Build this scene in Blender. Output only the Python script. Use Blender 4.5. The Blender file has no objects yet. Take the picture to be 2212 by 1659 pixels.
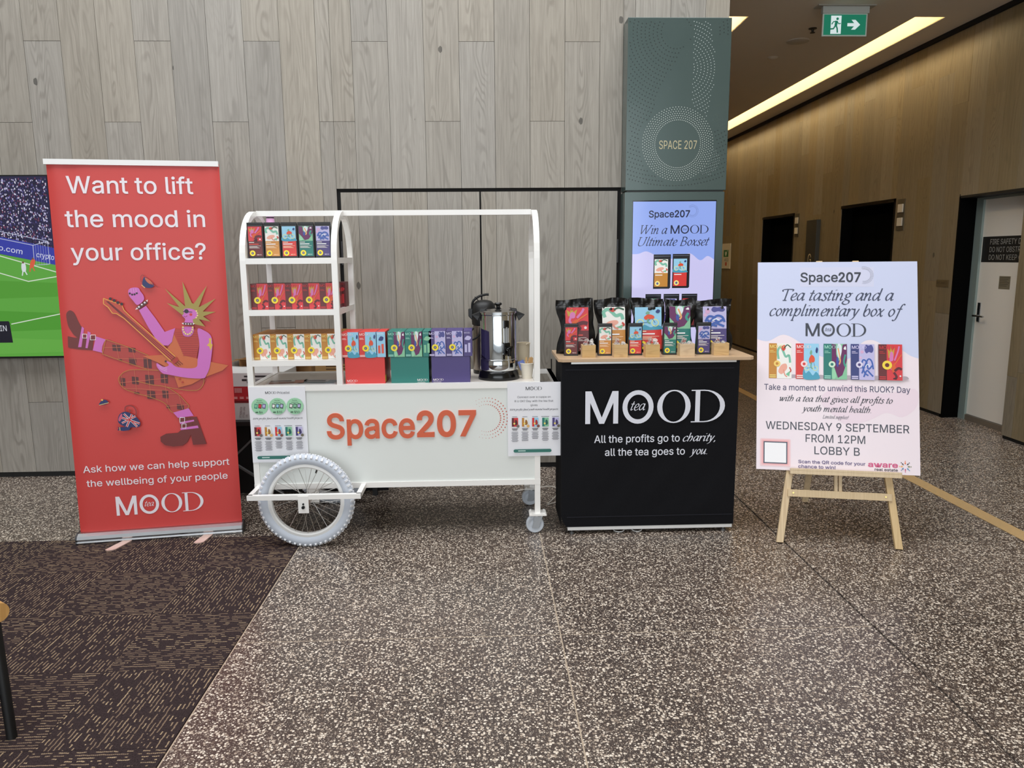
import bpy, bmesh, math, random
from mathutils import Vector, Matrix
from mathutils.geometry import tessellate_polygon
SC = bpy.context.scene
COL = SC.collection
PI = math.pi
# ------------------------------------------------------------------ camera
def add_camera():
    pitch, yaw, roll, fpx = 0.16646, 0.03547, -0.00866, 1624.47
    f = Vector((math.sin(yaw)*math.cos(pitch), math.cos(yaw)*math.cos(pitch), -math.sin(pitch)))
    r = Vector((math.cos(yaw), -math.sin(yaw), 0)); u = r.cross(f)
    r2 = r*math.cos(roll)+u*math.sin(roll); u2 = u*math.cos(roll)-r*math.sin(roll)
    m = Matrix((r2, u2, -f)).transposed().to_4x4(); m.translation = (0, 0, 1.5)
    cd = bpy.data.cameras.new('camera'); cd.sensor_fit = 'HORIZONTAL'; cd.sensor_width = 36
    cd.lens = 36*fpx/2212; cd.clip_start = 0.05; cd.clip_end = 200
    o = bpy.data.objects.new('camera', cd); COL.objects.link(o); o.matrix_world = m
    SC.camera = o
add_camera()
# ------------------------------------------------------------------ light
SC.view_settings.view_transform = 'Standard'; SC.view_settings.look = 'None'
SC.view_settings.gamma = 1; SC.view_settings.use_curve_mapping = False
SC.view_settings.exposure = 0.0
world = bpy.data.worlds.new('sky'); SC.world = world; world.use_nodes = True
bg = world.node_tree.nodes['Background']
bg.inputs[0].default_value = (0.86, 0.94, 1.0, 1); bg.inputs[1].default_value = 0.70
def area(name, loc, rot, sx, sy, power, col):
    l = bpy.data.lights.new(name, 'AREA'); l.shape = 'RECTANGLE'; l.size = sx; l.size_y = sy
    l.energy = power; l.color = col
    o = bpy.data.objects.new(name, l); COL.objects.link(o); o.location = loc; o.rotation_euler = rot
    return o
area('facade_daylight', (-1.5, -6.6, 2.6), (PI/2, 0, 0), 10, 4.2, 380, (0.93, 0.97, 1.0))
area('skylight_daylight', (-1.0, 2.6, 5.9), (0, 0, 0), 8, 4.5, 400, (0.97, 0.98, 1.0))
# ------------------------------------------------------------------ helpers
def lin(c):
    r = []
    for v in c[:3]:
        v = v/255.0
        r.append(v/12.92 if v <= 0.04045 else ((v+0.055)/1.055)**2.4)
    return (r[0], r[1], r[2], 1.0)
_mats = {}
def M(col, rough=0.5, metal=0.0, spec=0.5, emit=0.0, trans=0.0, alpha=1.0, coat=0.0, bump=0.0, bscale=200.0):
    key = (tuple(col), rough, metal, spec, emit, trans, alpha, coat, bump, bscale)
    if key in _mats: return _mats[key]
    m = bpy.data.materials.new('paint_%d_%d_%d' % tuple(int(v) for v in col[:3])); m.use_nodes = True
    nt = m.node_tree; p = nt.nodes['Principled BSDF']; L = lin(col)
    p.inputs['Base Color'].default_value = L if not emit else (0.01, 0.01, 0.01, 1)
    p.inputs['Roughness'].default_value = rough; p.inputs['Metallic'].default_value = metal
    p.inputs['Specular IOR Level'].default_value = spec
    if emit:
        p.inputs['Emission Color'].default_value = L; p.inputs['Emission Strength'].default_value = emit
    if trans: p.inputs['Transmission Weight'].default_value = trans
    if alpha < 1: p.inputs['Alpha'].default_value = alpha
    if coat: p.inputs['Coat Weight'].default_value = coat; p.inputs['Coat Roughness'].default_value = 0.08
    # slight procedural mottling of roughness on everything that is not a lamp
    tc = nt.nodes.new('ShaderNodeTexCoord'); nz = nt.nodes.new('ShaderNodeTexNoise')
    nz.inputs['Scale'].default_value = bscale if bump else 9.0; nz.inputs['Detail'].default_value = 3
    nt.links.new(tc.outputs['Object'], nz.inputs['Vector'])
    if bump:
        b = nt.nodes.new('ShaderNodeBump'); b.inputs['Strength'].default_value = bump; b.inputs['Distance'].default_value = 0.002
        nt.links.new(nz.outputs['Fac'], b.inputs['Height']); nt.links.new(b.outputs['Normal'], p.inputs['Normal'])
    else:
        mr = nt.nodes.new('ShaderNodeMapRange'); mr.inputs['To Min'].default_value = max(0, rough-0.04); mr.inputs['To Max'].default_value = min(1, rough+0.04)
        nt.links.new(nz.outputs['Fac'], mr.inputs['Value']); nt.links.new(mr.outputs['Result'], p.inputs['Roughness'])
    _mats[key] = m
    return m
def tag(o, label=None, cat=None, group=None, kind=None):
    if label: o['label'] = label
    if cat: o['category'] = cat
    if group: o['group'] = group
    if kind: o['kind'] = kind
    return o
def thing(name, label, cat, loc=(0, 0, 0), rotz=0.0, group=None, tilt=0.0):
    o = bpy.data.objects.new(name, None); COL.objects.link(o); o.empty_display_size = 0.05
    o.location = loc; o.rotation_euler = (tilt, 0, rotz)
    return tag(o, label, cat, group)
def copy_tree(o, parent=None):
    c = o.copy(); COL.objects.link(c); c.parent = parent
    for ch in list(o.children): copy_tree(ch, c)
    return c
def place(o, loc, rotz=None, label=None, group=None):
    o.location = loc
    if rotz is not None: o.rotation_euler.z = rotz
    if label: o['label'] = label
    if group: o['group'] = group
    return o
def spline(pts, n=6, closed=False):
    P = [Vector(p) for p in pts]; out = []; N = len(P)
    if N < 3 and not closed: return P
    rng = range(N) if closed else range(N-1)
    for i in rng:
        if closed: a, b, c, d = P[(i-1) % N], P[i], P[(i+1) % N], P[(i+2) % N]
        else: a, b, c, d = P[max(i-1, 0)], P[i], P[i+1], P[min(i+2, N-1)]
        for k in range(n):
            t = k/n
            out.append(0.5*((2*b)+(c-a)*t+(2*a-5*b+4*c-d)*t*t+(3*b-a-3*c+d)*t**3))
    if not closed: out.append(P[-1])
    return out
class MB:
    """collects simple shapes; build() links them as ONE mesh object"""
    def __init__(s, off=(0, 0, 0)):
        s.v = []; s.f = []; s.m = []; s.cur = 0; s.off = Vector(off)
    def add(s, vs, fs):
        n = len(s.v); s.v += [tuple(Vector(v)-s.off) for v in vs]
        s.f += [tuple(i+n for i in f) for f in fs]; s.m += [s.cur]*len(fs)
        return s
    def box(s, x0, x1, y0, y1, z0, z1):
        return s.add([(x0,y0,z0),(x1,y0,z0),(x1,y1,z0),(x0,y1,z0),(x0,y0,z1),(x1,y0,z1),(x1,y1,z1),(x0,y1,z1)],
                     [(0,3,2,1),(4,5,6,7),(0,1,5,4),(1,2,6,5),(2,3,7,6),(3,0,4,7)])
    def hexa(s, b, t):
        return s.add(list(b)+list(t), [(0,3,2,1),(4,5,6,7),(0,1,5,4),(1,2,6,5),(2,3,7,6),(3,0,4,7)])
    def bar(s, p, q, w, h, up=(0, 0, 1)):
        p, q = Vector(p), Vector(q); d = (q-p).normalized(); u = Vector(up)
        if abs(d.dot(u)) > 0.98: u = Vector((0, 1, 0))
        r = d.cross(u).normalized(); u = r.cross(d)
        c = [(-.5, -.5), (.5, -.5), (.5, .5), (-.5, .5)]
        return s.hexa([p+r*w*a+u*h*b for a, b in c], [q+r*w*a+u*h*b for a, b in c])
    def sweep(s, pts, ring, up=(0, 0, 1), closed=False, caps=True):
        P = [Vector(p) for p in pts]; N = len(P); vs = []; fs = []; k = len(ring)
        pr = None
        for i in range(N):
            a = P[(i-1) % N] if (closed or i) else P[i]; b = P[(i+1) % N] if (closed or i < N-1) else P[i]
            d = (b-a).normalized()
            if pr is None:
                u = Vector(up)
                if abs(d.dot(u)) > 0.95: u = Vector((1, 0, 0)) if abs(d.x) < .9 else Vector((0, 1, 0))
                r = d.cross(u).normalized()
            else:
                r = (pr-d*pr.dot(d)).normalized()
            pr = r; u = r.cross(d)
            vs += [P[i]+r*x+u*y for x, y in ring]
        for i in range(N if closed else N-1):
            j = (i+1) % N
            for q in range(k):
                q2 = (q+1) % k
                fs.append((i*k+q, i*k+q2, j*k+q2, j*k+q))
        if caps and not closed:
            fs.append(tuple(range(k))[::-1]); fs.append(tuple((N-1)*k+q for q in range(k)))
        return s.add(vs, fs)
    def tube(s, pts, r, seg=8, closed=False):
        return s.sweep(pts, [(r*math.cos(2*PI*i/seg), r*math.sin(2*PI*i/seg)) for i in range(seg)], closed=closed)
    def sqtube(s, pts, w, h, up=(0, 0, 1), closed=False):
        return s.sweep(pts, [(-w/2, -h/2), (w/2, -h/2), (w/2, h/2), (-w/2, h/2)], up=up, closed=closed)
    def lathe(s, prof, seg=24, c=(0, 0, 0), axis='Z', a0=0.0, a1=2*PI):
        vs = []; fs = []; n = len(prof); full = abs(a1-a0-2*PI) < 1e-6; R = seg if full else seg+1
        c = Vector(c)
        for i in range(R):
            a = a0+(a1-a0)*i/seg
            for r, z in prof:
                p = (r*math.cos(a), r*math.sin(a), z)
                if axis == 'Y': p = (p[0], p[2], p[1])
                if axis == 'X': p = (p[2], p[0], p[1])
                vs.append(c+Vector(p))
        for i in range(seg):
            j = (i+1) % R
            for k in range(n-1): fs.append((i*n+k, j*n+k, j*n+k+1, i*n+k+1))
        return s.add(vs, fs)
    def cyl(s, p, q, r, seg=12, r2=None):
        p, q = Vector(p), Vector(q); d = (q-p).normalized(); u = Vector((0, 0, 1)) if abs(d.z) < .9 else Vector((1, 0, 0))
        a = d.cross(u).normalized(); b = a.cross(d); r2 = r if r2 is None else r2
        vs = [p+(a*math.cos(2*PI*i/seg)+b*math.sin(2*PI*i/seg))*r for i in range(seg)]
        vs += [q+(a*math.cos(2*PI*i/seg)+b*math.sin(2*PI*i/seg))*r2 for i in range(seg)]
        fs = [(i, (i+1) % seg, seg+(i+1) % seg, seg+i) for i in range(seg)]
        fs += [tuple(range(seg))[::-1], tuple(range(seg, 2*seg))]
        return s.add(vs, fs)
    def grid(s, fn, nu, nv):
        vs = [fn(i/nu, j/nv) for j in range(nv+1) for i in range(nu+1)]; w = nu+1
        return s.add(vs, [(j*w+i, j*w+i+1, (j+1)*w+i+1, (j+1)*w+i) for j in range(nv) for i in range(nu)])
    def build(s, name, mats, parent=None, bevel=0.0, smooth=False, seg=2, solid=0.0, subd=0):
        me = bpy.data.meshes.new(name); me.from_pydata(s.v, [], s.f)
        for m in (mats if isinstance(mats, (list, tuple)) else [mats]): me.materials.append(m)
        if any(s.m): me.polygons.foreach_set('material_index', s.m)
        bm = bmesh.new(); bm.from_mesh(me); bmesh.ops.recalc_face_normals(bm, faces=bm.faces)
        if bevel: bmesh.ops.bevel(bm, geom=list(bm.edges), offset=bevel, segments=seg, affect='EDGES', profile=.6, clamp_overlap=True)
        if smooth:
            for f in bm.faces: f.smooth = True
            for e in bm.edges:
                if len(e.link_faces) == 2 and e.calc_face_angle(0) > 0.7: e.smooth = False
        bm.to_mesh(me); bm.free()
        o = bpy.data.objects.new(name, me); COL.objects.link(o)
        if parent: o.parent = parent
        if solid:
            md = o.modifiers.new('solid', 'SOLIDIFY'); md.thickness = solid; md.offset = 0
        if subd:
            md = o.modifiers.new('sub', 'SUBSURF'); md.levels = subd; md.render_levels = subd
        return o
def struct(o): o['kind'] = 'structure'; return o
SANS_SPACE = 221
SANS = {
 '!': (231, ['79,189 74,600 156,600 151,189', '116,-5 101,-3 89,2 78,10 69,22 63,34 62,48 63,62 69,75 78,86 89,95 101,100 116,102 130,100 143,95 154,86 162,75 167,62 169,48 167,34 162,22 154,10 143,2 130,-3']),
 '$': (527, ['238,-88 238,-9 222,-8 184,-1 150,11 121,27 96,47 75,71 60,98 50,128 45,161 123,161 127,139 134,120 146,103 160,89 177,78 196,69 218,63 238,59 238,276 217,282 171,298 132,318 102,341 79,369 66,402 61,439 64,472 73,501 88,528 109,552 133,571 162,587 195,599 230,606 238,606 238,688 288,688 288,607 306,606 341,599 373,587 401,571 425,552 445,529 460,504 469,476 473,446 398,446 391,474 377,497 356,516 330,530 300,538 288,539 288,336 367,311 387,302 405,292 423,280 439,267 453,251 465,233 474,213 480,189 482,163 479,132 470,102 456,75 436,50 411,30 381,12 347,0 307,-8 288,-9 288,-88', '238,350 238,538 218,535 197,528 179,519 164,507 152,493 143,478 137,461 136,443 138,424 144,407 154,393 168,382 183,372 200,363', '288,262 288,59 315,64 337,71 357,81 374,93 389,108 399,125 405,144 408,164 406,182 400,198 392,211 380,222 366,232 349,241']),
 '%': (797, ['207,333 183,335 161,341 142,350 126,363 112,378 102,395 94,415 90,435 88,457 88,486 90,508 94,529 102,548 113,565 126,580 143,593 162,602 183,608 207,610 231,608 253,602 272,593 288,580 301,565 311,548 319,529 323,508 325,486 325,457 323,435 319,415 311,395 301,378 287,363 271,350 253,341 231,335', '207,386 225,389 240,396 250,408 258,423 262,439 263,457 263,486 262,504 258,521 251,536 240,548 226,555 207,557 189,555 174,548 163,536 156,521 151,504 150,486 150,457 151,439 156,423 163,408 174,396 188,389', '591,-11 567,-9 545,-4 526,5 510,18 497,33 486,50 478,70 474,90 472,112 472,141 474,163 479,184 486,203 497,221 510,236 527,248 546,257 567,263 591,265 615,263 637,257 656,248 672,236 685,221 695,203 703,184 707,163 709,141 709,112 707,90 703,70 695,50 685,33 671,18 655,5 636,-4 615,-9', '591,41 609,43 624,51 634,62 642,77 646,94 648,112 648,141 646,159 642,176 635,191 624,203 610,210 591,213 573,210 558,203 547,191 540,176 535,159 534,141 534,112 535,94 540,77 547,62 558,51 572,43', '156,0 569,600 637,600 225,0']),
 '&': (528, ['232,-8 194,-6 161,2 130,14 104,30 81,50 64,73 51,99 43,127 40,157 42,181 47,204 56,223 68,242 82,260 100,277 160,324 127,366 114,386 103,406 95,426 91,447 89,470 91,495 97,519 107,540 121,559 138,575 158,588 182,598 208,604 236,606 264,604 290,598 313,588 333,575 350,560 364,542 374,522 380,500 382,477 381,459 377,442 372,426 364,411 355,397 344,383 302,346 258,313 386,157 396,179 405,205 410,234 412,265 481,265 479,229 475,197 468,170 459,146 448,126 432,102 516,0 429,0 387,50 372,36 347,20 320,8 290,-1 261,-6', '215,366 255,395 279,415 300,442 305,453 308,465 309,478 307,496 300,511 290,525 275,535 258,542 238,544 223,543 210,540 198,534 187,527 178,519 171,509 166,497 161,470 166,442 171,428 199,386', '344,102 203,272 182,257 160,239 142,222 130,206 121,190 116,173 114,155 116,136 121,119 129,103 140,89 153,77 169,68 187,60 206,56 228,55 251,56 274,61 296,70 317,81']),
 ',': (221, ['44,-141 80,84 161,84 99,-141']),
 '.': (221, ['112,-5 98,-3 86,2 74,10 65,22 60,34 58,48 60,63 65,75 74,87 86,95 98,101 112,102 127,101 139,95 151,87 159,75 165,63 166,48 165,34 159,22 151,10 139,2 127,-3']),
 '0': (534, ['267,-8 225,-4 187,8 153,28 124,56 100,91 81,134 70,170 63,210 58,253 56,300 58,346 63,390 71,429 82,466 101,508 125,543 154,571 187,592 225,604 267,608 310,604 347,592 381,571 410,543 434,508 453,466 464,429 472,390 476,346 478,300 476,253 472,210 464,170 453,134 434,91 410,56 381,28 348,8 310,-4', '267,58 295,62 320,71 342,87 361,109 377,136 389,170 398,208 404,251 406,300 404,348 398,392 389,430 377,464 361,491 342,513 320,529 295,539 267,542 239,539 214,529 192,513 173,491 158,464 145,430 136,392 131,348 129,300 131,251 136,208 145,170 158,136 173,109 192,87 214,71 239,62']),
 '1': (534, ['90,0 90,64 250,64 250,529 101,422 101,503 234,600 325,600 325,64 461,64 461,0']),
 '2': (534, ['75,0 75,56 276,270 333,333 358,368 373,402 378,438 376,459 371,477 363,494 352,508 338,520 322,530 304,536 285,541 264,542 241,540 221,536 203,528 187,517 174,504 164,488 156,469 151,449 150,427 77,427 80,461 88,493 102,522 120,547 142,568 169,585 198,598 231,606 265,608 300,606 332,598 361,586 386,569 408,549 426,525 439,499 447,470 449,439 448,417 444,396 438,375 428,353 414,330 396,305 315,212 180,71 180,67 459,67 459,0']),
 '3': (534, ['257,-8 221,-6 188,1 156,11 128,26 103,45 83,68 67,94 56,123 52,155 129,155 132,136 139,118 149,103 162,89 177,78 195,70 214,64 235,60 258,59 282,60 304,65 324,72 343,82 358,94 371,110 381,127 386,148 388,171 386,192 381,212 373,231 360,249 344,263 324,275 300,285 271,290 237,292 185,292 185,353 339,529 339,533 82,533 82,600 439,600 439,543 261,341 291,342 330,337 364,325 393,309 418,288 438,262 452,234 461,203 463,171 461,137 452,106 437,78 417,53 393,32 364,15 332,2 296,-6']),
 '5': (534, ['261,-8 226,-6 195,1 165,13 139,29 116,48 98,71 83,96 74,124 70,154 144,154 147,136 153,120 163,105 174,92 188,80 204,71 222,64 241,60 261,59 284,61 306,66 326,76 343,89 358,104 370,123 379,144 385,167 387,191 385,216 379,239 370,261 357,280 342,296 324,309 304,319 281,325 257,327 217,322 198,317 179,309 164,300 151,290 79,298 113,600 432,600 432,533 178,533 158,356 191,376 209,383 229,389 249,392 271,393 297,392 323,387 347,379 369,367 389,353 407,336 423,317 436,296 447,273 455,247 459,221 461,192 458,155 450,121 435,89 416,61 392,37 364,18 333,3 298,-5']),
 '6': (534, ['267,-8 231,-5 198,3 168,17 141,36 118,60 100,88 86,119 78,154 75,191 77,220 83,250 94,282 110,316 133,356 162,401 298,600 380,600 206,349 217,356 245,367 261,370 277,370 312,368 344,360 372,348 398,330 419,309 436,283 449,254 456,221 459,185 456,149 448,116 434,86 415,59 392,36 366,17 336,3 303,-5', '267,57 289,59 310,65 329,74 345,86 359,102 371,120 379,140 384,162 386,185 384,209 379,232 371,252 359,269 345,284 329,297 310,306 289,311 267,313 245,311 224,306 205,297 188,285 174,270 163,252 154,232 149,211 147,187 149,163 154,140 163,120 174,102 188,86 205,74 224,65 245,59']),
 '7': (534, ['114,0 381,529 381,533 73,533 73,600 461,600 461,529 194,0']),
 '9': (534, ['267,608 302,605 336,597 366,583 393,564 415,540 434,512 448,481 456,446 459,409 457,380 450,350 440,318 423,284 401,244 372,199 236,0 154,0 329,253 316,244 303,238 288,233 273,230 257,230 222,232 190,240 162,252 136,270 115,291 98,317 85,346 77,379 75,415 78,451 86,484 100,515 119,542 141,564 168,583 198,597 231,605', '267,543 245,541 224,535 205,526 189,514 175,498 163,480 155,460 149,438 148,415 149,391 155,369 163,349 175,331 189,316 205,303 224,294 245,289 267,287 289,289 310,294 329,303 345,315 359,330 371,348 379,368 384,390 386,413 384,437 379,460 371,480 359,498 345,514 329,526 310,535 289,541']),
 '?': (423, ['156,179 157,221 161,249 167,271 175,289 185,305 198,318 263,364 278,378 291,394 301,411 307,431 308,453 307,471 303,487 295,501 286,514 274,525 260,533 244,539 228,543 209,544 193,543 177,540 162,534 148,526 135,515 125,502 117,486 111,467 108,446 32,446 36,479 44,508 58,534 75,556 97,574 121,589 149,600 178,606 209,608 243,606 273,599 300,588 324,573 344,554 361,532 373,507 380,480 382,450 380,419 373,392 361,367 345,345 324,325 258,277 249,267 241,255 235,242 231,227 229,209 228,179', '193,-5 179,-3 166,2 155,10 146,22 141,34 139,48 141,62 146,75 155,86 166,95 179,100 193,102 207,100 220,95 231,86 240,75 245,62 247,48 245,34 240,22 231,10 220,2 207,-3']),
 'A': (566, ['19,0 238,600 326,600 546,0 466,0 406,168 159,168 100,0', '383,234 339,357 311,439 281,539 251,438 225,357 182,234']),
 'B': (538, ['71,0 71,600 284,600 324,598 358,591 388,579 413,563 433,544 449,521 460,496 467,470 470,441 468,417 464,396 456,378 446,362 434,348 420,337 405,328 389,320 371,314 371,309 390,306 409,300 428,290 446,276 461,259 475,240 485,217 491,190 493,161 491,131 484,104 472,79 455,56 433,37 406,21 374,9 335,2 291,0', '147,67 289,67 331,70 364,79 389,94 406,113 416,136 419,161 417,181 412,199 404,217 392,233 378,246 360,257 340,266 318,271 293,272 147,272', '147,337 281,337 302,338 322,342 340,349 356,359 370,371 381,385 390,401 395,419 396,439 393,464 384,486 369,506 347,521 318,530 283,533 147,533']),
 'C': (602, ['315,-8 278,-6 242,1 208,13 177,29 149,50 123,75 101,103 82,136 67,172 56,211 50,254 48,300 50,345 56,388 67,428 82,464 101,496 123,525 149,550 177,570 208,587 242,599 278,606 315,608 345,607 374,602 401,595 427,585 452,571 474,556 495,537 513,517 528,493 541,468 551,441 558,411 482,411 476,431 469,449 459,465 448,480 436,493 421,505 406,515 372,530 335,537 315,538 280,534 247,525 216,510 189,488 166,462 147,429 133,391 125,348 122,300 125,251 133,208 148,171 167,138 190,111 217,90 247,75 280,65 315,62 335,63 354,66 372,71 389,77 406,85 421,95 436,107 448,120 459,135 469,151 482,189 558,189 551,160 541,132 529,107 513,84 495,63 475,45 452,29 428,16 402,5 374,-2 345,-7']),
 'D': (592, ['258,0 71,0 71,600 266,600 308,598 347,591 383,580 416,564 454,537 486,503 511,461 526,426 536,388 542,346 544,301 542,256 536,214 526,175 511,140 492,108 470,80 444,56 414,36 380,20 343,9 302,2', '147,67 253,67 299,70 340,80 375,95 404,117 428,143 447,176 460,213 468,255 471,301 468,347 460,388 447,425 429,457 405,484 377,505 343,520 304,530 261,533 147,533']),
 'E': (494, ['71,0 71,600 439,600 439,533 147,533 147,337 419,337 419,270 147,270 147,67 443,67 443,0']),
 'F': (484, ['71,0 71,600 435,600 435,533 147,533 147,328 408,328 408,261 147,261 147,0']),
 'G': (614, ['317,-8 278,-6 242,1 208,13 176,30 148,50 122,75 100,104 82,136 67,172 56,212 50,254 48,300 50,345 56,388 67,428 82,464 100,496 122,525 147,550 176,570 207,587 240,599 275,606 312,608 343,606 373,602 401,594 428,583 453,570 476,553 496,535 514,514 530,491 543,466 552,440 559,411 481,411 474,430 466,448 457,464 434,492 420,504 405,514 389,522 372,529 353,534 334,537 313,538 278,535 246,525 216,510 189,489 166,462 147,429 133,391 125,348 122,300 125,251 133,209 148,171 167,138 190,111 217,90 248,75 281,66 317,62 349,65 379,72 407,84 431,100 451,121 467,145 480,173 487,205 489,235 333,235 333,302 564,302 564,236 560,189 550,146 532,107 508,73 479,45 444,22 405,5 363,-5']),
 'H': (610, ['71,0 71,600 147,600 147,341 463,341 463,600 539,600 539,0 463,0 463,273 147,273 147,0']),
 'I': (354, ['37,0 37,67 139,67 139,533 37,533 37,600 318,600 318,533 215,533 215,67 318,67 318,0']),
 'K': (550, ['146,285 164,308 206,358 429,600 529,600 287,340 529,0 439,0 233,289 147,197 147,0 71,0 71,600 147,600 147,394']),
 'L': (463, ['71,0 71,600 147,600 147,67 426,67 426,0']),
 'M': (741, ['71,0 71,600 179,600 327,221 353,145 371,85 403,187 562,600 670,600 670,0 595,0 598,516 538,343 403,0 337,0 201,343 141,513 144,343 144,0']),
 'N': (617, ['71,0 71,600 161,600 428,178 457,126 476,89 473,128 470,230 470,600 546,600 546,0 456,0 238,342 209,390 142,507 147,387 147,0']),
 'O': (629, ['315,-8 277,-6 242,1 209,13 177,29 149,50 124,75 101,103 82,136 67,172 56,211 50,254 48,300 50,345 56,388 67,428 82,464 101,496 124,525 149,550 177,570 209,587 242,599 277,606 315,608 352,606 388,599 421,587 452,570 481,550 506,525 528,496 547,464 562,428 573,388 579,345 581,300 579,254 573,211 562,172 547,136 528,103 506,75 481,50 452,29 421,13 388,1 352,-6', '315,62 350,65 382,74 412,90 439,111 462,137 482,170 496,208 505,251 507,300 505,348 496,392 482,430 462,463 439,489 412,510 382,526 350,535 315,538 280,535 248,525 217,510 190,489 167,462 148,430 133,392 125,348 122,300 125,251 133,208 148,170 167,138 190,111 217,90 248,75 280,65']),
 'P': (524, ['71,0 71,600 277,600 321,597 359,589 392,575 420,556 442,533 460,507 472,477 480,445 482,410 480,375 472,343 460,313 442,286 420,263 392,244 359,230 321,222 277,219 147,219 147,0', '147,286 274,286 304,288 329,293 350,302 368,314 382,329 393,346 400,366 405,387 406,410 405,433 400,454 393,474 382,491 368,505 350,517 329,526 303,531 274,533 147,533']),
 'Q': (629, ['289,188 369,188 432,105 439,111 462,137 482,170 496,208 505,251 507,300 505,348 496,392 482,430 462,463 439,489 412,510 382,526 350,535 315,538 280,535 248,525 217,510 190,489 167,462 148,430 133,392 125,348 122,300 125,251 133,208 148,170 167,138 190,111 217,90 248,75 280,65 315,62 350,65 377,73', '476,46 552,-56 473,-56 421,13 388,1 352,-6 315,-8 277,-6 242,1 209,13 177,29 149,50 124,75 101,103 82,136 67,172 56,211 50,254 48,300 50,345 56,388 67,428 82,464 101,496 124,525 149,550 177,570 209,587 242,599 277,606 315,608 352,606 388,599 421,587 452,570 481,550 506,525 528,496 547,464 562,428 573,388 579,345 581,300 579,254 573,211 562,172 547,136 528,103 506,75']),
 'R': (530, ['71,0 71,600 278,600 322,597 360,589 393,576 420,558 443,537 460,511 473,482 480,450 483,415 480,381 473,349 460,320 443,295 420,273 393,256 370,247 505,0 416,0 290,234 278,233 147,233 147,0', '147,301 275,301 305,302 330,307 351,315 369,325 383,339 394,354 401,373 406,393 407,415 406,438 401,459 394,477 383,494 369,507 351,518 329,527 304,532 275,533 147,533']),
 'S': (527, ['264,-10 222,-8 184,-1 150,11 121,27 96,47 75,71 60,98 50,128 45,161 123,161 127,139 134,120 146,103 160,89 177,78 196,69 218,63 240,59 264,58 290,59 315,64 337,71 357,81 374,93 389,108 399,125 405,144 408,164 406,182 400,198 392,211 380,222 366,232 349,241 289,262 217,282 171,298 132,318 102,341 79,369 66,402 61,439 64,472 73,501 88,528 109,552 133,571 162,587 195,599 230,606 268,608 306,606 341,599 373,587 401,571 425,552 445,529 460,504 469,476 473,446 398,446 391,474 377,497 356,516 330,530 300,538 265,541 241,539 218,535 197,528 179,519 164,507 152,493 143,478 137,461 136,443 138,424 144,407 154,393 168,382 183,372 200,363 250,346 312,329 367,311 387,302 405,292 423,280 439,267 453,251 465,233 474,213 480,189 482,163 479,132 470,102 456,75 436,50 411,30 381,12 347,0 307,-8']),
 'T': (529, ['37,533 37,600 492,600 492,533 303,533 303,0 227,0 227,533']),
 'U': (610, ['305,-10 260,-7 219,3 182,18 149,39 122,64 100,94 84,128 74,165 71,204 71,600 147,600 147,210 149,183 155,157 166,133 181,112 199,95 221,80 246,69 274,63 305,61 337,63 365,69 390,80 412,95 430,112 444,133 455,157 461,183 463,210 463,600 539,600 539,204 536,165 526,128 510,94 488,64 461,39 429,18 392,3 350,-7']),
 'W': (809, ['183,0 19,600 97,600 207,172 228,70 249,172 361,600 448,600 560,172 581,72 588,110 602,172 712,600 790,600 625,0 537,0 434,381 414,462 404,516 395,466 375,381 272,0']),
 'Y': (557, ['240,0 240,246 19,600 108,600 227,406 262,344 279,306 296,346 331,406 449,600 537,600 316,246 316,0']),
 'a': (459, ['188,-10 161,-8 135,-3 111,6 90,18 71,34 56,53 45,75 38,99 36,127 38,151 43,172 51,190 62,205 76,217 91,228 109,236 128,243 148,248 210,259 276,267 303,273 313,277 320,283 324,290 325,300 324,320 320,336 314,350 306,362 296,372 283,380 268,386 250,389 231,390 211,389 192,386 176,380 162,373 149,364 139,355 123,334 118,323 48,343 60,369 75,390 93,408 112,423 134,434 157,443 181,449 205,452 229,453 282,447 301,442 319,435 337,425 353,413 368,397 380,378 390,355 395,328 397,296 397,0 326,0 326,61 321,61 297,29 285,19 271,9 254,1 235,-5 213,-9', '226,55 249,61 269,69 286,81 300,94 311,110 319,127 323,144 325,163 325,224 306,215 273,207 207,198 158,187 144,181 132,173 122,164 114,153 110,140 108,124 110,109 114,96 120,85 129,76 140,68 153,62 168,57 184,54']),
 'b': (501, ['271,-10 245,-8 222,-3 203,4 187,14 174,25 162,37 139,69 132,69 132,0 62,0 62,600 134,600 134,377 139,377 162,408 173,419 186,430 202,440 221,447 244,452 270,453 306,450 339,441 369,425 396,404 418,377 436,345 450,308 458,268 460,223 458,178 450,137 436,100 418,68 396,41 369,19 339,3 306,-6', '260,55 286,58 309,65 330,77 347,94 361,114 372,138 381,164 385,193 387,223 385,254 381,282 373,308 362,331 347,351 330,367 310,379 286,387 260,389 234,387 210,380 190,368 173,352 159,333 147,310 139,284 134,255 133,223 135,192 139,162 148,136 159,112 173,93 191,77 211,65 234,58']),
 'c': (467, ['244,-10 206,-6 170,3 138,19 109,41 85,68 66,100 52,137 43,177 40,221 43,266 52,307 66,343 85,375 109,403 138,424 170,441 206,450 244,453 287,450 307,445 326,438 343,430 360,420 375,408 389,395 401,380 420,346 426,327 357,309 342,341 318,366 286,383 244,389 217,386 192,379 171,366 153,349 139,328 128,305 120,278 115,251 114,221 115,192 120,165 128,139 139,115 153,95 171,78 192,65 217,57 244,55 286,61 319,78 344,104 359,138 428,121 421,101 413,83 402,66 390,51 377,37 361,25 327,6 307,-1 287,-6 266,-9']),
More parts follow.
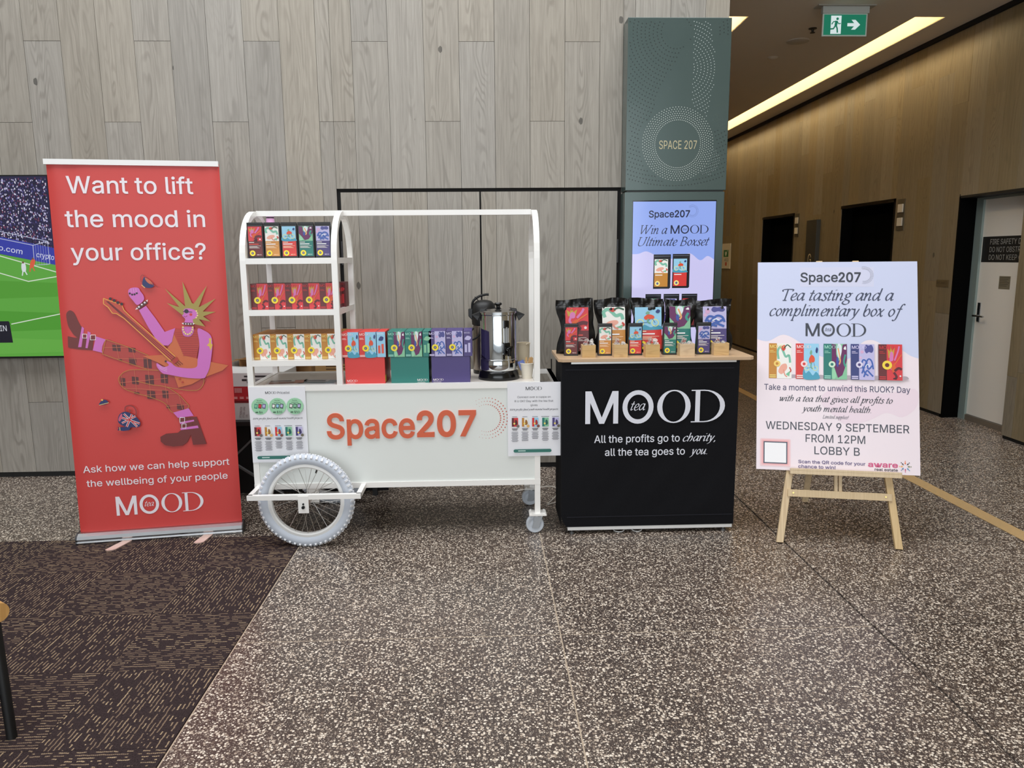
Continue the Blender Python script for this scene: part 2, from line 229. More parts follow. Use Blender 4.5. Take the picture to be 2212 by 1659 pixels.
 'd': (501, ['230,-10 194,-6 162,3 131,19 105,41 83,68 64,100 51,137 43,178 40,223 43,268 51,308 65,345 83,377 105,404 132,425 162,441 195,450 231,453 257,452 279,447 298,440 314,430 328,419 339,408 361,377 366,377 366,600 439,600 439,0 369,0 369,69 362,69 338,37 327,25 314,14 298,4 279,-3 256,-8', '241,55 267,58 290,65 310,77 328,93 342,112 353,136 361,162 366,192 368,223 366,255 361,284 353,310 342,333 328,352 311,368 290,380 267,387 241,389 215,387 191,379 171,367 153,351 139,331 128,308 120,282 115,254 114,223 115,193 120,164 128,138 139,114 154,94 171,77 192,65 215,58']),
 'e': (476, ['250,-10 209,-6 171,3 138,19 109,41 85,68 66,100 52,136 43,176 40,220 43,264 51,305 65,342 84,374 108,402 136,424 168,440 203,450 242,453 266,452 290,448 313,441 336,431 357,418 377,402 394,382 409,359 421,332 430,302 436,267 438,229 438,200 114,200 115,178 121,150 130,125 143,104 159,86 178,72 200,62 224,56 250,54 268,55 299,62 313,68 326,76 337,86 346,97 354,110 360,124 430,107 422,85 410,65 395,46 377,30 356,16 333,5 308,-3 280,-8', '114,261 364,261 364,267 359,293 351,317 340,338 326,356 310,370 290,381 267,387 242,389 216,387 193,381 173,370 155,355 140,338 128,318 120,296 115,273']),
 'f': (299, ['269,447 269,386 167,386 167,0 95,0 95,386 8,386 8,447 95,447 95,509 97,533 103,554 113,573 126,589 141,602 159,612 179,619 200,624 221,625 262,621 286,614 268,552 253,557 230,559 210,557 194,552 182,542 174,530 169,513 167,494 167,447']),
 'g': (501, ['244,-178 212,-176 184,-172 158,-165 135,-155 115,-143 97,-130 82,-115 70,-99 60,-82 120,-48 143,-78 154,-88 182,-104 200,-110 220,-114 244,-115 278,-112 308,-103 333,-89 352,-68 363,-41 367,-7 367,81 361,81 338,49 327,38 314,28 298,19 279,11 256,7 230,6 195,9 163,17 133,31 106,51 84,76 65,106 51,141 43,181 40,226 43,270 51,310 65,346 83,377 106,404 132,425 163,441 195,450 231,453 257,452 280,447 299,440 329,420 340,408 363,376 369,376 369,447 439,447 439,-10 436,-47 428,-79 413,-106 394,-128 370,-147 343,-160 312,-170 279,-176', '242,70 268,72 291,78 311,89 328,103 342,121 354,143 362,168 367,196 368,227 367,258 362,286 354,311 343,334 329,353 311,368 291,380 268,387 242,389 215,387 192,379 171,367 154,351 139,332 128,309 120,284 115,257 114,227 115,197 120,169 128,145 140,123 154,104 172,89 192,78 215,72']),
 'h': (484, ['134,267 134,0 62,0 62,600 134,600 134,371 136,376 156,406 179,427 206,442 236,450 268,453 297,451 324,445 348,435 369,420 387,401 402,378 413,351 419,319 421,283 421,0 349,0 349,277 346,310 337,337 322,359 302,375 277,385 248,388 227,387 208,382 190,374 174,364 160,350 149,333 141,314 136,292']),
 'i': (197, ['62,0 62,447 134,447 134,0', '99,522 86,524 74,528 63,536 55,546 50,557 49,570 50,583 55,594 63,604 74,612 86,616 99,618 112,616 124,612 134,604 142,594 147,583 149,570 147,557 142,546 134,536 124,528 112,524']),
 'k': (449, ['134,250 142,250 335,447 425,447 237,256 439,0 347,0 182,209 134,165 134,0 62,0 62,600 134,600']),
 'l': (223, ['164,-3 133,0 107,9 87,24 73,44 65,69 62,99 62,600 134,600 134,116 135,98 137,84 142,73 149,67 159,63 172,61 189,62 200,64 213,3 191,-1']),
 'm': (719, ['62,0 62,447 132,447 132,364 134,371 144,391 156,408 170,422 186,434 203,444 221,450 239,454 259,455 289,452 316,442 339,425 357,403 370,377 374,365 375,369 385,388 398,405 413,420 430,432 449,442 470,450 492,454 515,455 540,454 564,448 586,439 606,425 623,408 638,387 648,363 655,334 657,301 657,0 585,0 585,299 582,329 573,352 557,369 538,380 517,387 494,390 474,388 457,384 441,377 428,368 416,356 407,342 401,327 397,310 395,292 395,0 323,0 323,306 321,330 312,350 298,367 280,380 259,387 235,390 218,388 202,384 186,378 171,368 159,356 148,341 140,324 136,303 134,281 134,0']),
 'n': (483, ['134,267 134,0 62,0 62,447 132,447 132,366 136,376 156,406 179,427 206,442 236,450 268,453 297,451 324,445 348,435 369,420 387,401 402,378 413,351 419,319 421,283 421,0 349,0 349,277 346,310 337,337 322,359 302,375 277,385 248,388 227,387 208,382 190,374 174,364 160,350 149,333 141,314 136,292']),
 'o': (490, ['244,-10 206,-6 170,3 138,19 109,41 85,68 66,100 52,137 43,177 40,221 43,266 52,307 66,343 85,375 109,403 138,424 170,441 206,450 244,453 284,450 320,441 352,424 381,403 404,375 424,343 438,307 447,266 449,221 447,177 438,137 424,100 404,68 381,41 352,19 320,3 284,-6', '244,55 273,57 297,65 319,78 337,95 351,115 362,139 370,165 375,192 377,221 375,250 370,278 362,304 351,328 337,349 319,366 297,379 273,386 244,389 217,386 192,379 171,366 153,349 139,328 128,305 120,278 115,251 114,221 115,192 120,165 128,139 139,115 153,95 171,78 192,65 217,57']),
 'p': (501, ['62,-168 62,447 132,447 132,377 139,377 162,408 173,419 186,430 202,440 221,447 244,452 270,453 306,450 339,441 369,425 396,404 418,377 436,345 450,308 458,268 460,223 458,178 450,137 436,100 418,68 396,41 369,19 339,3 306,-6 271,-10 245,-8 223,-3 204,4 187,14 174,25 163,37 139,69 134,69 134,-168', '260,55 286,58 309,65 330,77 347,94 361,114 372,138 381,164 385,193 387,223 385,254 381,282 373,308 362,331 347,351 330,367 310,379 286,387 260,389 234,387 210,380 190,368 173,352 159,333 147,310 139,284 134,255 133,223 135,192 139,162 148,136 159,112 173,93 191,77 211,65 234,58']),
 'r': (306, ['62,0 62,447 132,447 132,379 136,379 147,400 161,418 180,433 202,445 225,452 251,454 287,453 287,380 271,383 244,384 224,383 205,378 188,371 172,361 159,349 148,334 140,318 136,300 134,279 134,0']),
 's': (430, ['215,-10 185,-8 157,-4 132,4 110,15 90,28 73,45 59,64 49,86 42,111 111,126 119,103 131,85 146,71 166,61 188,56 214,54 243,56 268,62 288,73 304,88 313,104 316,121 314,136 309,149 300,160 287,169 270,177 250,183 176,201 139,212 109,227 85,245 69,268 59,293 55,323 58,348 65,370 77,391 93,409 113,424 136,437 162,446 190,452 221,453 250,452 276,447 299,439 320,429 338,416 353,400 365,382 375,363 382,342 316,327 309,343 299,358 286,372 269,383 247,390 221,392 196,390 174,384 154,374 140,360 131,345 128,327 130,311 136,298 146,287 160,278 179,270 203,263 271,247 308,235 338,221 361,202 378,180 387,155 391,126 388,100 381,77 368,56 352,37 331,21 306,8 279,-2 248,-8']),
 't': (268, ['240,447 240,386 149,386 149,115 150,97 154,83 160,72 170,65 184,60 201,59 218,60 238,63 251,2 226,-3 199,-5 163,-1 133,9 109,25 91,48 80,76 77,110 77,386 8,386 8,447 77,447 77,556 149,556 149,447']),
 'u': (484, ['215,-6 186,-4 160,2 136,13 114,27 96,46 82,69 71,97 64,128 62,164 62,447 134,447 134,170 137,138 146,110 161,88 182,72 207,62 236,59 257,61 276,65 294,73 310,84 323,98 334,114 343,134 347,156 349,180 349,447 421,447 421,0 352,0 352,83 347,71 327,41 303,20 276,6 247,-3']),
 'v': (459, ['192,0 21,447 99,447 195,183 230,69 239,102 264,183 360,447 438,447 267,0']),
 'w': (669, ['162,0 27,447 103,447 157,252 181,161 200,77 219,159 243,252 297,447 373,447 426,252 450,160 468,78 487,159 511,252 566,447 642,447 507,0 434,0 359,265 335,364 326,331 310,265 234,0']),
 'x': (447, ['25,0 183,230 34,447 118,447 174,360 225,275 275,360 332,447 415,447 264,226 422,0 338,0 272,101 223,182 175,101 108,0']),
 'y': (459, ['56,-163 72,-101 110,-106 122,-105 134,-102 144,-96 154,-87 162,-76 170,-61 178,-42 192,-2 21,447 99,447 195,183 230,69 239,102 264,183 360,447 438,447 241,-68 231,-90 220,-110 208,-126 195,-140 180,-151 164,-160 147,-166 128,-170 108,-171 76,-169']),
}
# ------------------------------------------------------------------ lettering
_tc = {}
CAP = 1.0
FAT = 1.0
def fatten(P, d):
    """move an outline outwards along its corner normals (holes run the other way round)"""
    if abs(d) < 1e-6: return P
    P = [p for i, p in enumerate(P) if math.hypot(p[0]-P[i-1][0], p[1]-P[i-1][1]) > 7.0]
    n = len(P); out = []
    for i in range(n):
        a, b, c = P[i-1], P[i], P[(i+1) % n]
        e1 = (b[0]-a[0], b[1]-a[1]); e2 = (c[0]-b[0], c[1]-b[1]); l1 = math.hypot(*e1); l2 = math.hypot(*e2)
        n1 = (-e1[1]/l1, e1[0]/l1); n2 = (-e2[1]/l2, e2[0]/l2)
        m = (n1[0]+n2[0], n1[1]+n2[1]); q = 1+n1[0]*n2[0]+n1[1]*n2[1]
        k = d/max(q, .7)
        out.append((b[0]+FAT*m[0]*k, b[1]+FAT*m[1]*k))
    return out
def shoelace(P): return sum(P[i-1][0]*P[i][1]-P[i][0]*P[i-1][1] for i in range(len(P)))/2
def sans(s, bold=0.0, ext=0.0):
    """faces of a line of sans text, cap height 1, origin at left of the baseline; ext > 0 gives raised letters"""
    k = (s, bold, ext)
    if k in _tc: return _tc[k]
    vs = []; fs = []; x = 0
    for ch in s:
        if ch == ' ': x += SANS_SPACE; continue
        adv, cs = SANS[ch]
        C = [[tuple(int(v) for v in p.split(',')) for p in c.split()] for c in cs]
        C.sort(key=lambda c: -abs(shoelace(c))); sg = shoelace(C[0]) > 0
        outer = [c for c in C if (shoelace(c) > 0) == sg]; holes = [c for c in C if (shoelace(c) > 0) != sg]
        for oi, o in enumerate(outer):
            xs = [p[0] for p in o]; ys = [p[1] for p in o]
            mine = [h for h in holes if min(xs) <= h[0][0] <= max(xs) and min(ys) <= h[0][1] <= max(ys)]
            if oi == 0 and len(outer) == 1: mine = holes
            loops = [[((px+x)/600.0, py/600.0) for px, py in fatten(c, bold*600)] for c in [o]+mine]
            flat = [p for l in loops for p in l]
            tri = tessellate_polygon([[Vector((p[0], p[1], 0)) for p in l] for l in loops]); n0 = len(vs)
            if not ext:
                vs += [(p[0], p[1], .00004*oi) for p in flat]
                fs += [tuple(i+n0 for i in t) for t in tri]
            else:
                m = len(flat); vs += [(p[0], p[1], ext-.01*oi) for p in flat]+[(p[0], p[1], -ext) for p in flat]
                fs += [tuple(i+n0 for i in t) for t in tri]; q = n0
                for l in loops:
                    L = len(l); fs += [(q+i, q+(i+1) % L, q+(i+1) % L+m, q+i+m) for i in range(L)]; q += L
        x += adv
    _tc[k] = (vs, fs)
    return _tc[k]
# own italic letter shapes: pen strokes, x-height 1; a broad nib gives thick and thin
IT = {
'a': (.85, [[(.64,.84),(.46,1),(.2,.8),(.08,.38),(.2,.03),(.42,.18),(.6,.6),(.68,1)], [(.68,1),(.62,.3),(.67,.02),(.84,.18)]]),
'b': (.74, [[(.22,1.62),(.12,.75),(.12,.2),(.3,0),(.56,.22),(.64,.62),(.5,.97),(.3,.85),(.14,.5)]]),
'c': (.66, [[(.6,.8),(.48,.99),(.22,.8),(.1,.38),(.22,.03),(.42,.03),(.62,.22)]]),
'd': (.88, [[(.64,.84),(.46,1),(.2,.8),(.08,.38),(.2,.03),(.42,.18),(.6,.6)], [(.76,1.62),(.64,.4),(.68,.02),(.85,.18)]]),
'e': (.66, [[(.13,.42),(.42,.5),(.58,.76),(.45,.99),(.22,.82),(.1,.38),(.22,.03),(.42,.03),(.62,.22)]]),
'f': (.5, [[(.78,1.48),(.64,1.62),(.47,1.35),(.33,.5),(.2,-.3),(.02,-.56),(-.13,-.44)], [(.1,.97),(.62,.97)]]),
'g': (.76, [[(.6,.86),(.4,1),(.18,.75),(.26,.42),(.48,.46),(.6,.76),(.44,.99)], [(.26,.44),(.14,.26),(.3,.12),(.6,-.04),(.6,-.36),(.3,-.52),(.0,-.36),(.1,-.06),(.34,.1)], [(.56,.9),(.8,.98)]]),
'h': (.8, [[(.24,1.62),(.1,0)], [(.13,.35),(.3,.8),(.5,.99),(.62,.72),(.56,.25),(.4,.0)]]),
'i': (.42, [[(.06,.78),(.2,.98),(.15,.3),(.19,.02),(.37,.18)], [(.27,1.42),(.3,1.36)]]),
'j': (.4, [[(.08,.78),(.22,.98),(.13,.1),(.04,-.38),(-.2,-.55)], [(.28,1.42),(.31,1.36)]]),
'l': (.4, [[(.26,1.62),(.13,.3),(.17,.02),(.34,.18)]]),
'm': (1.24, [[(.02,.78),(.14,.98),(.08,0)], [(.1,.35),(.28,.82),(.44,.98),(.52,.78),(.46,0)], [(.48,.35),(.68,.82),(.86,.98),(.94,.75),(.89,.25),(.94,.02),(1.12,.18)]]),
'n': (.82, [[(.02,.78),(.14,.98),(.08,0)], [(.1,.35),(.3,.84),(.48,.98),(.57,.75),(.52,.25),(.57,.02),(.75,.18)]]),
'o': (.74, [[(.4,1),(.18,.78),(.1,.36),(.3,0),(.55,.24),(.62,.66),(.4,1)]]),
'p': (.76, [[(.02,.78),(.16,.98),(.0,-.6)], [(.12,.35),(.3,.85),(.5,.98),(.63,.7),(.55,.25),(.35,0),(.1,.16)], [(-.13,-.6),(.15,-.6)]]),
'r': (.56, [[(.02,.78),(.14,.98),(.08,0)], [(.1,.4),(.28,.85),(.44,.98),(.56,.88)]]),
's': (.58, [[(.53,.8),(.36,1),(.18,.82),(.3,.56),(.46,.3),(.36,.02),(.16,.0),(.04,.2)]]),
't': (.44, [[(.3,1.36),(.14,.3),(.18,.02),(.37,.18)], [(.0,.97),(.46,.97)]]),
'u': (.82, [[(.04,.78),(.16,.98),(.1,.3),(.18,.02),(.38,.2),(.58,.7)], [(.64,1),(.58,.25),(.63,.02),(.79,.18)]]),
'v': (.66, [[(.02,.82),(.14,.98),(.2,.5),(.22,.02),(.45,.4),(.58,.98)]]),
'w': (1.06, [[(.02,.82),(.14,.98),(.18,.5),(.2,.02),(.42,.4),(.54,.98),(.56,.5),(.58,.02),(.82,.4),(.96,.98)]]),
'x': (.66, [[(.04,.82),(.18,.98),(.4,.02),(.58,.15)], [(.6,.95),(.0,.03)]]),
'y': (.7, [[(.04,.82),(.16,.98),(.2,.5),(.26,.05)], [(.62,.98),(.4,.3),(.18,-.3),(-.1,-.55)]]),
'T': (1.0, [[(.55,1.48),(.47,0)], [(.06,1.2),(.1,1.46),(1.04,1.48),(1.04,1.24)], [(.28,0),(.68,0)]]),
'L': (.95, [[(.28,1.48),(.22,0)], [(.08,0),(.86,0),(.94,.32)], [(.12,1.48),(.5,1.48)]]),
'W': (1.7, [[(.12,1.48),(.3,0)], [(.3,0),(.85,1.3)], [(.78,1.48),(.98,0)], [(.98,0),(1.6,1.48)], [(0,1.48),(.34,1.48)], [(.66,1.48),(1,1.48)], [(1.42,1.48),(1.74,1.48)]]),
'U': (1.25, [[(.24,1.48),(.16,.5),(.28,.06),(.55,0),(.85,.18),(1.0,.7),(1.08,1.48)], [(.08,1.48),(.46,1.48)], [(.92,1.48),(1.24,1.48)]]),
'B': (1.05, [[(.3,1.48),(.22,0)], [(.14,1.48),(.6,1.48),(.84,1.22),(.66,.84),(.3,.78)], [(.3,.78),(.72,.74),(.9,.4),(.66,.04),(.1,0)]]),
'1': (.66, [[(.18,1.1),(.36,1.3),(.32,0)], [(.14,0),(.5,0)]]),
'0': (.82, [[(.42,1.3),(.16,1),(.1,.4),(.32,0),(.62,.3),(.68,.9),(.42,1.3)]]),
'%': (1.15, [[(.28,1.3),(.1,1.0),(.26,.72),(.44,1.0),(.28,1.3)], [(.95,1.3),(.2,0)], [(.84,.6),(.66,.3),(.82,0),(1,.3),(.84,.6)]]),
'.': (.36, [[(.12,.08),(.15,.02)]]), ',': (.36, [[(.16,.1),(.16,-.02),(.06,-.24)]]),
'!': (.42, [[(.28,1.48),(.18,.42)], [(.13,.08),(.16,.02)]]),
}
def italic(s, wt=0.13):
    vs = []; fs = []; x = 0.0; nib = math.radians(32)
    for ch in s:
        if ch == ' ': x += .42; continue
        adv, strokes = IT[ch]
        for sk, st in enumerate(strokes):
            dy = (.00003, .00007, .00011)[sk % 3]
            P = [Vector((p[0]+0.22*p[1]+x, p[1], 0)) for p in st]
            P = spline(P, 5) if len(P) > 2 else P
            n0 = len(vs); N = len(P)
            for i in range(N):
                d = (P[min(i+1, N-1)]-P[max(i-1, 0)])
                d = d.normalized() if d.length > 1e-9 else Vector((1, 0, 0))
                a = math.atan2(d.y, d.x)
                w = 0.028+wt*0.5*abs(math.sin(a-nib))
                if N == 2 and (P[1]-P[0]).length < .15: w = .1
                nrm = Vector((-d.y, d.x, 0))
                vs.append(tuple((P[i]+nrm*w)[:2])+(dy,)); vs.append(tuple((P[i]-nrm*w)[:2])+(dy,))
            for i in range(N-1): fs.append((n0+2*i, n0+2*i+1, n0+2*i+3, n0+2*i+2))
        x += adv
    return vs, fs
class Print:
    """flat printing on a face: coloured shapes in the local x,z plane facing -y, one mesh with many inks"""
    def __init__(s, eps=0.00025, rough=0.5, emit=0.0, base=0.0004):
        s.v = []; s.f = []; s.m = []; s.mats = []; s.eps = eps; s.layer = 0; s.rough = rough; s.emit = emit; s.base = base
    def ink(s, col):
        m = M(col, s.rough, emit=s.emit)
        if m not in s.mats: s.mats.append(m)
        return s.mats.index(m)
    def raw(s, vs, fs, col, up=True):
        if up: s.layer += 1
        y = -(s.base+s.layer*s.eps); n = len(s.v); k = s.ink(col)
        s.v += [(v[0], y-(v[2] if len(v) > 2 else 0), v[1]) for v in vs]; s.f += [tuple(i+n for i in f) for f in fs]; s.m += [k]*len(fs)
        return s
    def poly(s, pts, col, up=True): return s.raw(pts, [tuple(range(len(pts)))], col, up)
    def blob(s, pts, col, up=True):
        P = spline([(p[0], p[1], 0) for p in pts], 4, closed=True)
        return s.poly([(p.x, p.y) for p in P], col, up)
    def rect(s, x0, z0, x1, z1, col, up=True): return s.poly([(x0, z0), (x1, z0), (x1, z1), (x0, z1)], col, up)
    def rrect(s, x0, z0, x1, z1, r, col, up=True, n=5):
        pts = []
        for cx, cz, a in ((x1-r, z0+r, -PI/2), (x1-r, z1-r, 0), (x0+r, z1-r, PI/2), (x0+r, z0+r, PI)):
            for i in range(n+1): t = a+i/n*PI/2; pts.append((cx+r*math.cos(t), cz+r*math.sin(t)))
        return s.poly(pts, col, up)
    def disc(s, cx, cz, r, col, up=True, n=20, rz=None):
        rz = rz or r
        return s.poly([(cx+r*math.cos(2*PI*i/n), cz+rz*math.sin(2*PI*i/n)) for i in range(n)], col, up)
    def ring(s, cx, cz, rx, rz, ix, iz, col, up=True, n=32):
        vs = []; 
        for i in range(n):
            a = 2*PI*i/n; vs += [(cx+rx*math.cos(a), cz+rz*math.sin(a)), (cx+ix*math.cos(a), cz+iz*math.sin(a))]
        return s.raw(vs, [(2*i, 2*((i+1) % n), 2*((i+1) % n)+1, 2*i+1) for i in range(n)], col, up)
    def stroke(s, pts, w, col, smooth=True, closed=False, up=True, w2=None):
        P = [Vector((p[0], p[1], 0)) for p in pts]
        if smooth and len(P) > 2: P = spline(P, 5, closed)
        N = len(P); vs = []
        for i in range(N):
            a = P[(i-1) % N] if (closed or i) else P[i]; b = P[(i+1) % N] if (closed or i < N-1) else P[i]
            d = (b-a); d = d.normalized() if d.length > 0 else Vector((1, 0, 0)); nn = Vector((-d.y, d.x, 0))
            t = i/max(N-1, 1); ww = (w if w2 is None else w+(w2-w)*t)/2
            vs += [(P[i]+nn*ww)[:2], (P[i]-nn*ww)[:2]]
        R = N if closed else N-1
        return s.raw(vs, [(2*i, 2*i+1, 2*((i+1) % N)+1, 2*((i+1) % N)) for i in range(R)], col, up)
    def text(s, t, x, z, h, col, w=None, font='sans', bold=0.0, align='L', rot=0.0, up=True):
        """h = cap height (sans) or x-height (italic); w = exact width wanted"""
        if font == 'sans':
            vs, fs = sans(t, bold); k = h/CAP
        else:
            vs, fs = italic(t, 0.13+bold); k = h
        x0 = min(v[0] for v in vs); x1 = max(v[0] for v in vs)
        kx = k if w is None else w/(x1-x0)
        W = (x1-x0)*kx; ox = {'L': 0, 'C': -W/2, 'R': -W}[align]
        ca, sa = math.cos(rot), math.sin(rot)
        out = []
        for v in vs:
            a = (v[0]-x0)*kx+ox; b = v[1]*k
            out.append((x+a*ca-b*sa, z+a*sa+b*ca)+tuple(v[2:]))
        return s.raw(out, fs, col, up)
    def mood(s, x, z, w, col, h=None, tea=True, teacol=None):
        h = h or w*.235; s.layer += 1
        t = .15*h
        mw = .235*w
        c = mw/2; d = t*1.22; zi = h*(1-t/(c-t*.5)); zn = h*.5*t/(c+.5*t-d)
        s.poly([(x+a, z+b) for a, b in [(0,0),(t,0),(t,zi),(c-t*.5,0),(c+t*.5,0),(mw-t,zi),(mw-t,0),(mw,0),(mw,h),(mw-d,h),(c,zn),(d,h),(0,h)]], col, False)
        rx = .111*w
        s.ring(x+.376*w, z+h/2, rx, h*.515, rx-t*.98, h*.515-t*.9, col, False)
        rx = .12*w
        s.ring(x+.633*w, z+h/2, rx, h*.51, rx-t*1.05, h*.51-t*.25, col, False)
        L0 = s.layer
        # serif D
        dx = x+.757*w; k = .243*w
        s.poly([(dx, z), (dx+.4*k, z), (dx+.4*k, z+t*.22), (dx, z+t*.22)], col, False)
        s.poly([(dx, z+h-t*.22), (dx+.4*k, z+h-t*.22), (dx+.4*k, z+h), (dx, z+h)], col, False)
        s.layer += .25
        s.poly([(dx+.12*k, z), (dx+.12*k+t*.95, z), (dx+.12*k+t*.95, z+h), (dx+.12*k, z+h)], col, False)
        s.layer += .25
        vs = []; n = 14
        for i in range(n+1):
            a = -PI/2+PI*i/n
            vs += [(dx+.38*k+.62*k*math.cos(a), z+h/2+h/2*math.sin(a)), (dx+.38*k+(.62*k-t*1.0)*math.cos(a), z+h/2+(h/2-t*.22)*math.sin(a))]
        s.raw(vs, [(2*i, 2*i+2, 2*i+3, 2*i+1) for i in range(n)], col, False)
        if tea: s.text('tea', x+.376*w, z+h*.40, h*.2, teacol or col, font='it', align='C', w=.108*w, bold=-.05, up=False)
        return s
    def dots(s, cx, cz, radii, n, r, col, a0=0.0, a1=2*PI, up=True, fade=False, k=6):
        if up: s.layer += 1
        for j, R in enumerate(radii):
            for i in range(n):
                a = a0+(a1-a0)*(i+.5*(j % 2))/n
                rr = r*(1 if not fade else max(.25, math.sin(PI*(i+.5)/n))**.7)
                s.disc(cx+R*math.cos(a), cz+R*math.sin(a), rr, col, False, k)
        return s
    def build(s, name, parent=None, loc=(0, 0, 0), rot=None):
        if not s.f: return None
        me = bpy.data.meshes.new(name); me.from_pydata(s.v, [], s.f)
        for m in s.mats: me.materials.append(m)
        me.polygons.foreach_set('material_index', s.m)
        o = bpy.data.objects.new(name, me); COL.objects.link(o); o.parent = parent; o.location = loc
        if rot: o.rotation_euler = rot
        return o
# ------------------------------------------------------------------ procedural surface materials
def newmat(name):
    m = bpy.data.materials.new(name); m.use_nodes = True
    nt = m.node_tree; return m, nt, nt.nodes['Principled BSDF']
def nd(nt, t, ins=None, **kw):
    n = nt.nodes.new('ShaderNode'+t)
    for k, v in kw.items(): setattr(n, k, v)
    for k, v in (ins or {}).items():
        if hasattr(v, 'is_output') or hasattr(v, 'node'): nt.links.new(v, n.inputs[k])
        else: n.inputs[k].default_value = v
    return n
def ramp(nt, fac, stops, interp='LINEAR'):
    n = nt.nodes.new('ShaderNodeValToRGB'); cr = n.color_ramp; cr.interpolation = interp
    while len(cr.elements) < len(stops): cr.elements.new(0.5)
    for e, (p, c) in zip(cr.elements, stops): e.position = p; e.color = c
    nt.links.new(fac, n.inputs[0]); return n.outputs[0]
def mth(nt, op, a, b=None, c=None):
    n = nt.nodes.new('ShaderNodeMath'); n.operation = op
    for i, v in enumerate((a, b, c)):
        if v is None: continue
        if hasattr(v, 'node'): nt.links.new(v, n.inputs[i])
        else: n.inputs[i].default_value = v
    return n.outputs[0]
def mixc(nt, fac, a, b, mode='MIX'):
    n = nt.nodes.new('ShaderNodeMix'); n.data_type = 'RGBA'; n.blend_type = mode
    for i, v in ((0, fac), (6, a), (7, b)):
        if hasattr(v, 'node'): nt.links.new(v, n.inputs[i])
        else: n.inputs[i].default_value = v
    return n.outputs[2]
def wood_mat(name, c_lo, c_hi, c_line, rough=0.5, wx=1.0, var=0.16, vert='Z', knots=True, along=1.0):
    m, nt, p = newmat(name)
    tc = nd(nt, 'TexCoord'); oi = nd(nt, 'ObjectInfo')
    rnd = oi.outputs['Random']
    off = nd(nt, 'CombineXYZ', {'X': mth(nt, 'MULTIPLY', rnd, 37.0), 'Y': mth(nt, 'MULTIPLY', rnd, 11.0), 'Z': mth(nt, 'MULTIPLY', rnd, 53.0)})
    pos = nd(nt, 'VectorMath', {0: tc.outputs['Object'], 1: off.outputs[0]}, operation='ADD')
    a = 1.0*along
    def mp(sx, sy, sz):
        sc = {'Z': (sx, sy, sz*a), 'X': (sz*a, sx, sy), 'Y': (sx, sz*a, sy)}[vert]
        return nd(nt, 'VectorMath', {0: pos.outputs[0], 1: sc}, operation='MULTIPLY').outputs[0]
    fine = nd(nt, 'TexNoise', {'Vector': mp(90*wx, 90*wx, 3.0), 'Scale': 1.0, 'Detail': 4.0, 'Roughness': .65}).outputs['Fac']
    mid = nd(nt, 'TexNoise', {'Vector': mp(14*wx, 14*wx, 1.1), 'Scale': 1.0, 'Detail': 3.0}).outputs['Fac']
    low = nd(nt, 'TexNoise', {'Vector': mp(6.5*wx, 6.5*wx, 1.05), 'Scale': 1.0, 'Detail': 2.5, 'Roughness': .4, 'Distortion': .25}).outputs['Fac']
    cont = mth(nt, 'SINE', mth(nt, 'MULTIPLY', low, 120.0))
    sx = nd(nt, 'SeparateXYZ', {'Vector': tc.outputs['Object']})
    across = mth(nt, 'ABSOLUTE', mth(nt, 'ADD', mth(nt, 'ADD', sx.outputs[{'Z': 0, 'X': 2, 'Y': 0}[vert]], sx.outputs[1] if vert != 'Y' else 0.0), mth(nt, 'MULTIPLY', mth(nt, 'SUBTRACT', mth(nt, 'FRACT', mth(nt, 'MULTIPLY', rnd, 17.0)), .5), .06)))
    heart = nd(nt, 'MapRange', {'Value': across, 'From Min': .018, 'From Max': .075, 'To Min': 1.0, 'To Max': .22}).outputs[0]
    contm = mth(nt, 'MULTIPLY', mth(nt, 'MULTIPLY', mth(nt, 'SMOOTH_MAX', cont, 0.0, 0.25), heart), nd(nt, 'MapRange', {'Value': mid, 'From Min': .36, 'From Max': .58}).outputs[0])
    base = ramp(nt, fine, [(.3, lin(c_lo)), (.72, lin(c_hi))])
    base = mixc(nt, mth(nt, 'MULTIPLY', contm, .62), base, lin(c_line))
    base = mixc(nt, nd(nt, 'MapRange', {'Value': mid, 'From Min': .35, 'From Max': .7, 'To Max': .35}).outputs[0], base, lin(c_hi))
    if knots:
        vo = nd(nt, 'TexVoronoi', {'Vector': mp(3.0, 3.0, 1.7), 'Scale': 1.0})
        k = mth(nt, 'LESS_THAN', mth(nt, 'ADD', vo.outputs['Distance'], mth(nt, 'MULTIPLY', fine, .05)), .066)
        base = mixc(nt, mth(nt, 'MULTIPLY', k, .75), base, lin([v*.55 for v in c_line]))
    bright = nd(nt, 'MapRange', {'Value': rnd, 'To Min': 1-var, 'To Max': 1+var*.6}).outputs[0]
    hsv = nd(nt, 'HueSaturation', {'Color': base, 'Value': bright, 'Saturation': nd(nt, 'MapRange', {'Value': mth(nt, 'FRACT', mth(nt, 'MULTIPLY', rnd, 7.3)), 'To Min': .7, 'To Max': 1.1}).outputs[0]})
    nt.links.new(hsv.outputs[0], p.inputs['Base Color'])
    p.inputs['Roughness'].default_value = rough
    b = nd(nt, 'Bump', {'Height': fine, 'Strength': .12, 'Distance': .002}); nt.links.new(b.outputs[0], p.inputs['Normal'])
    return m
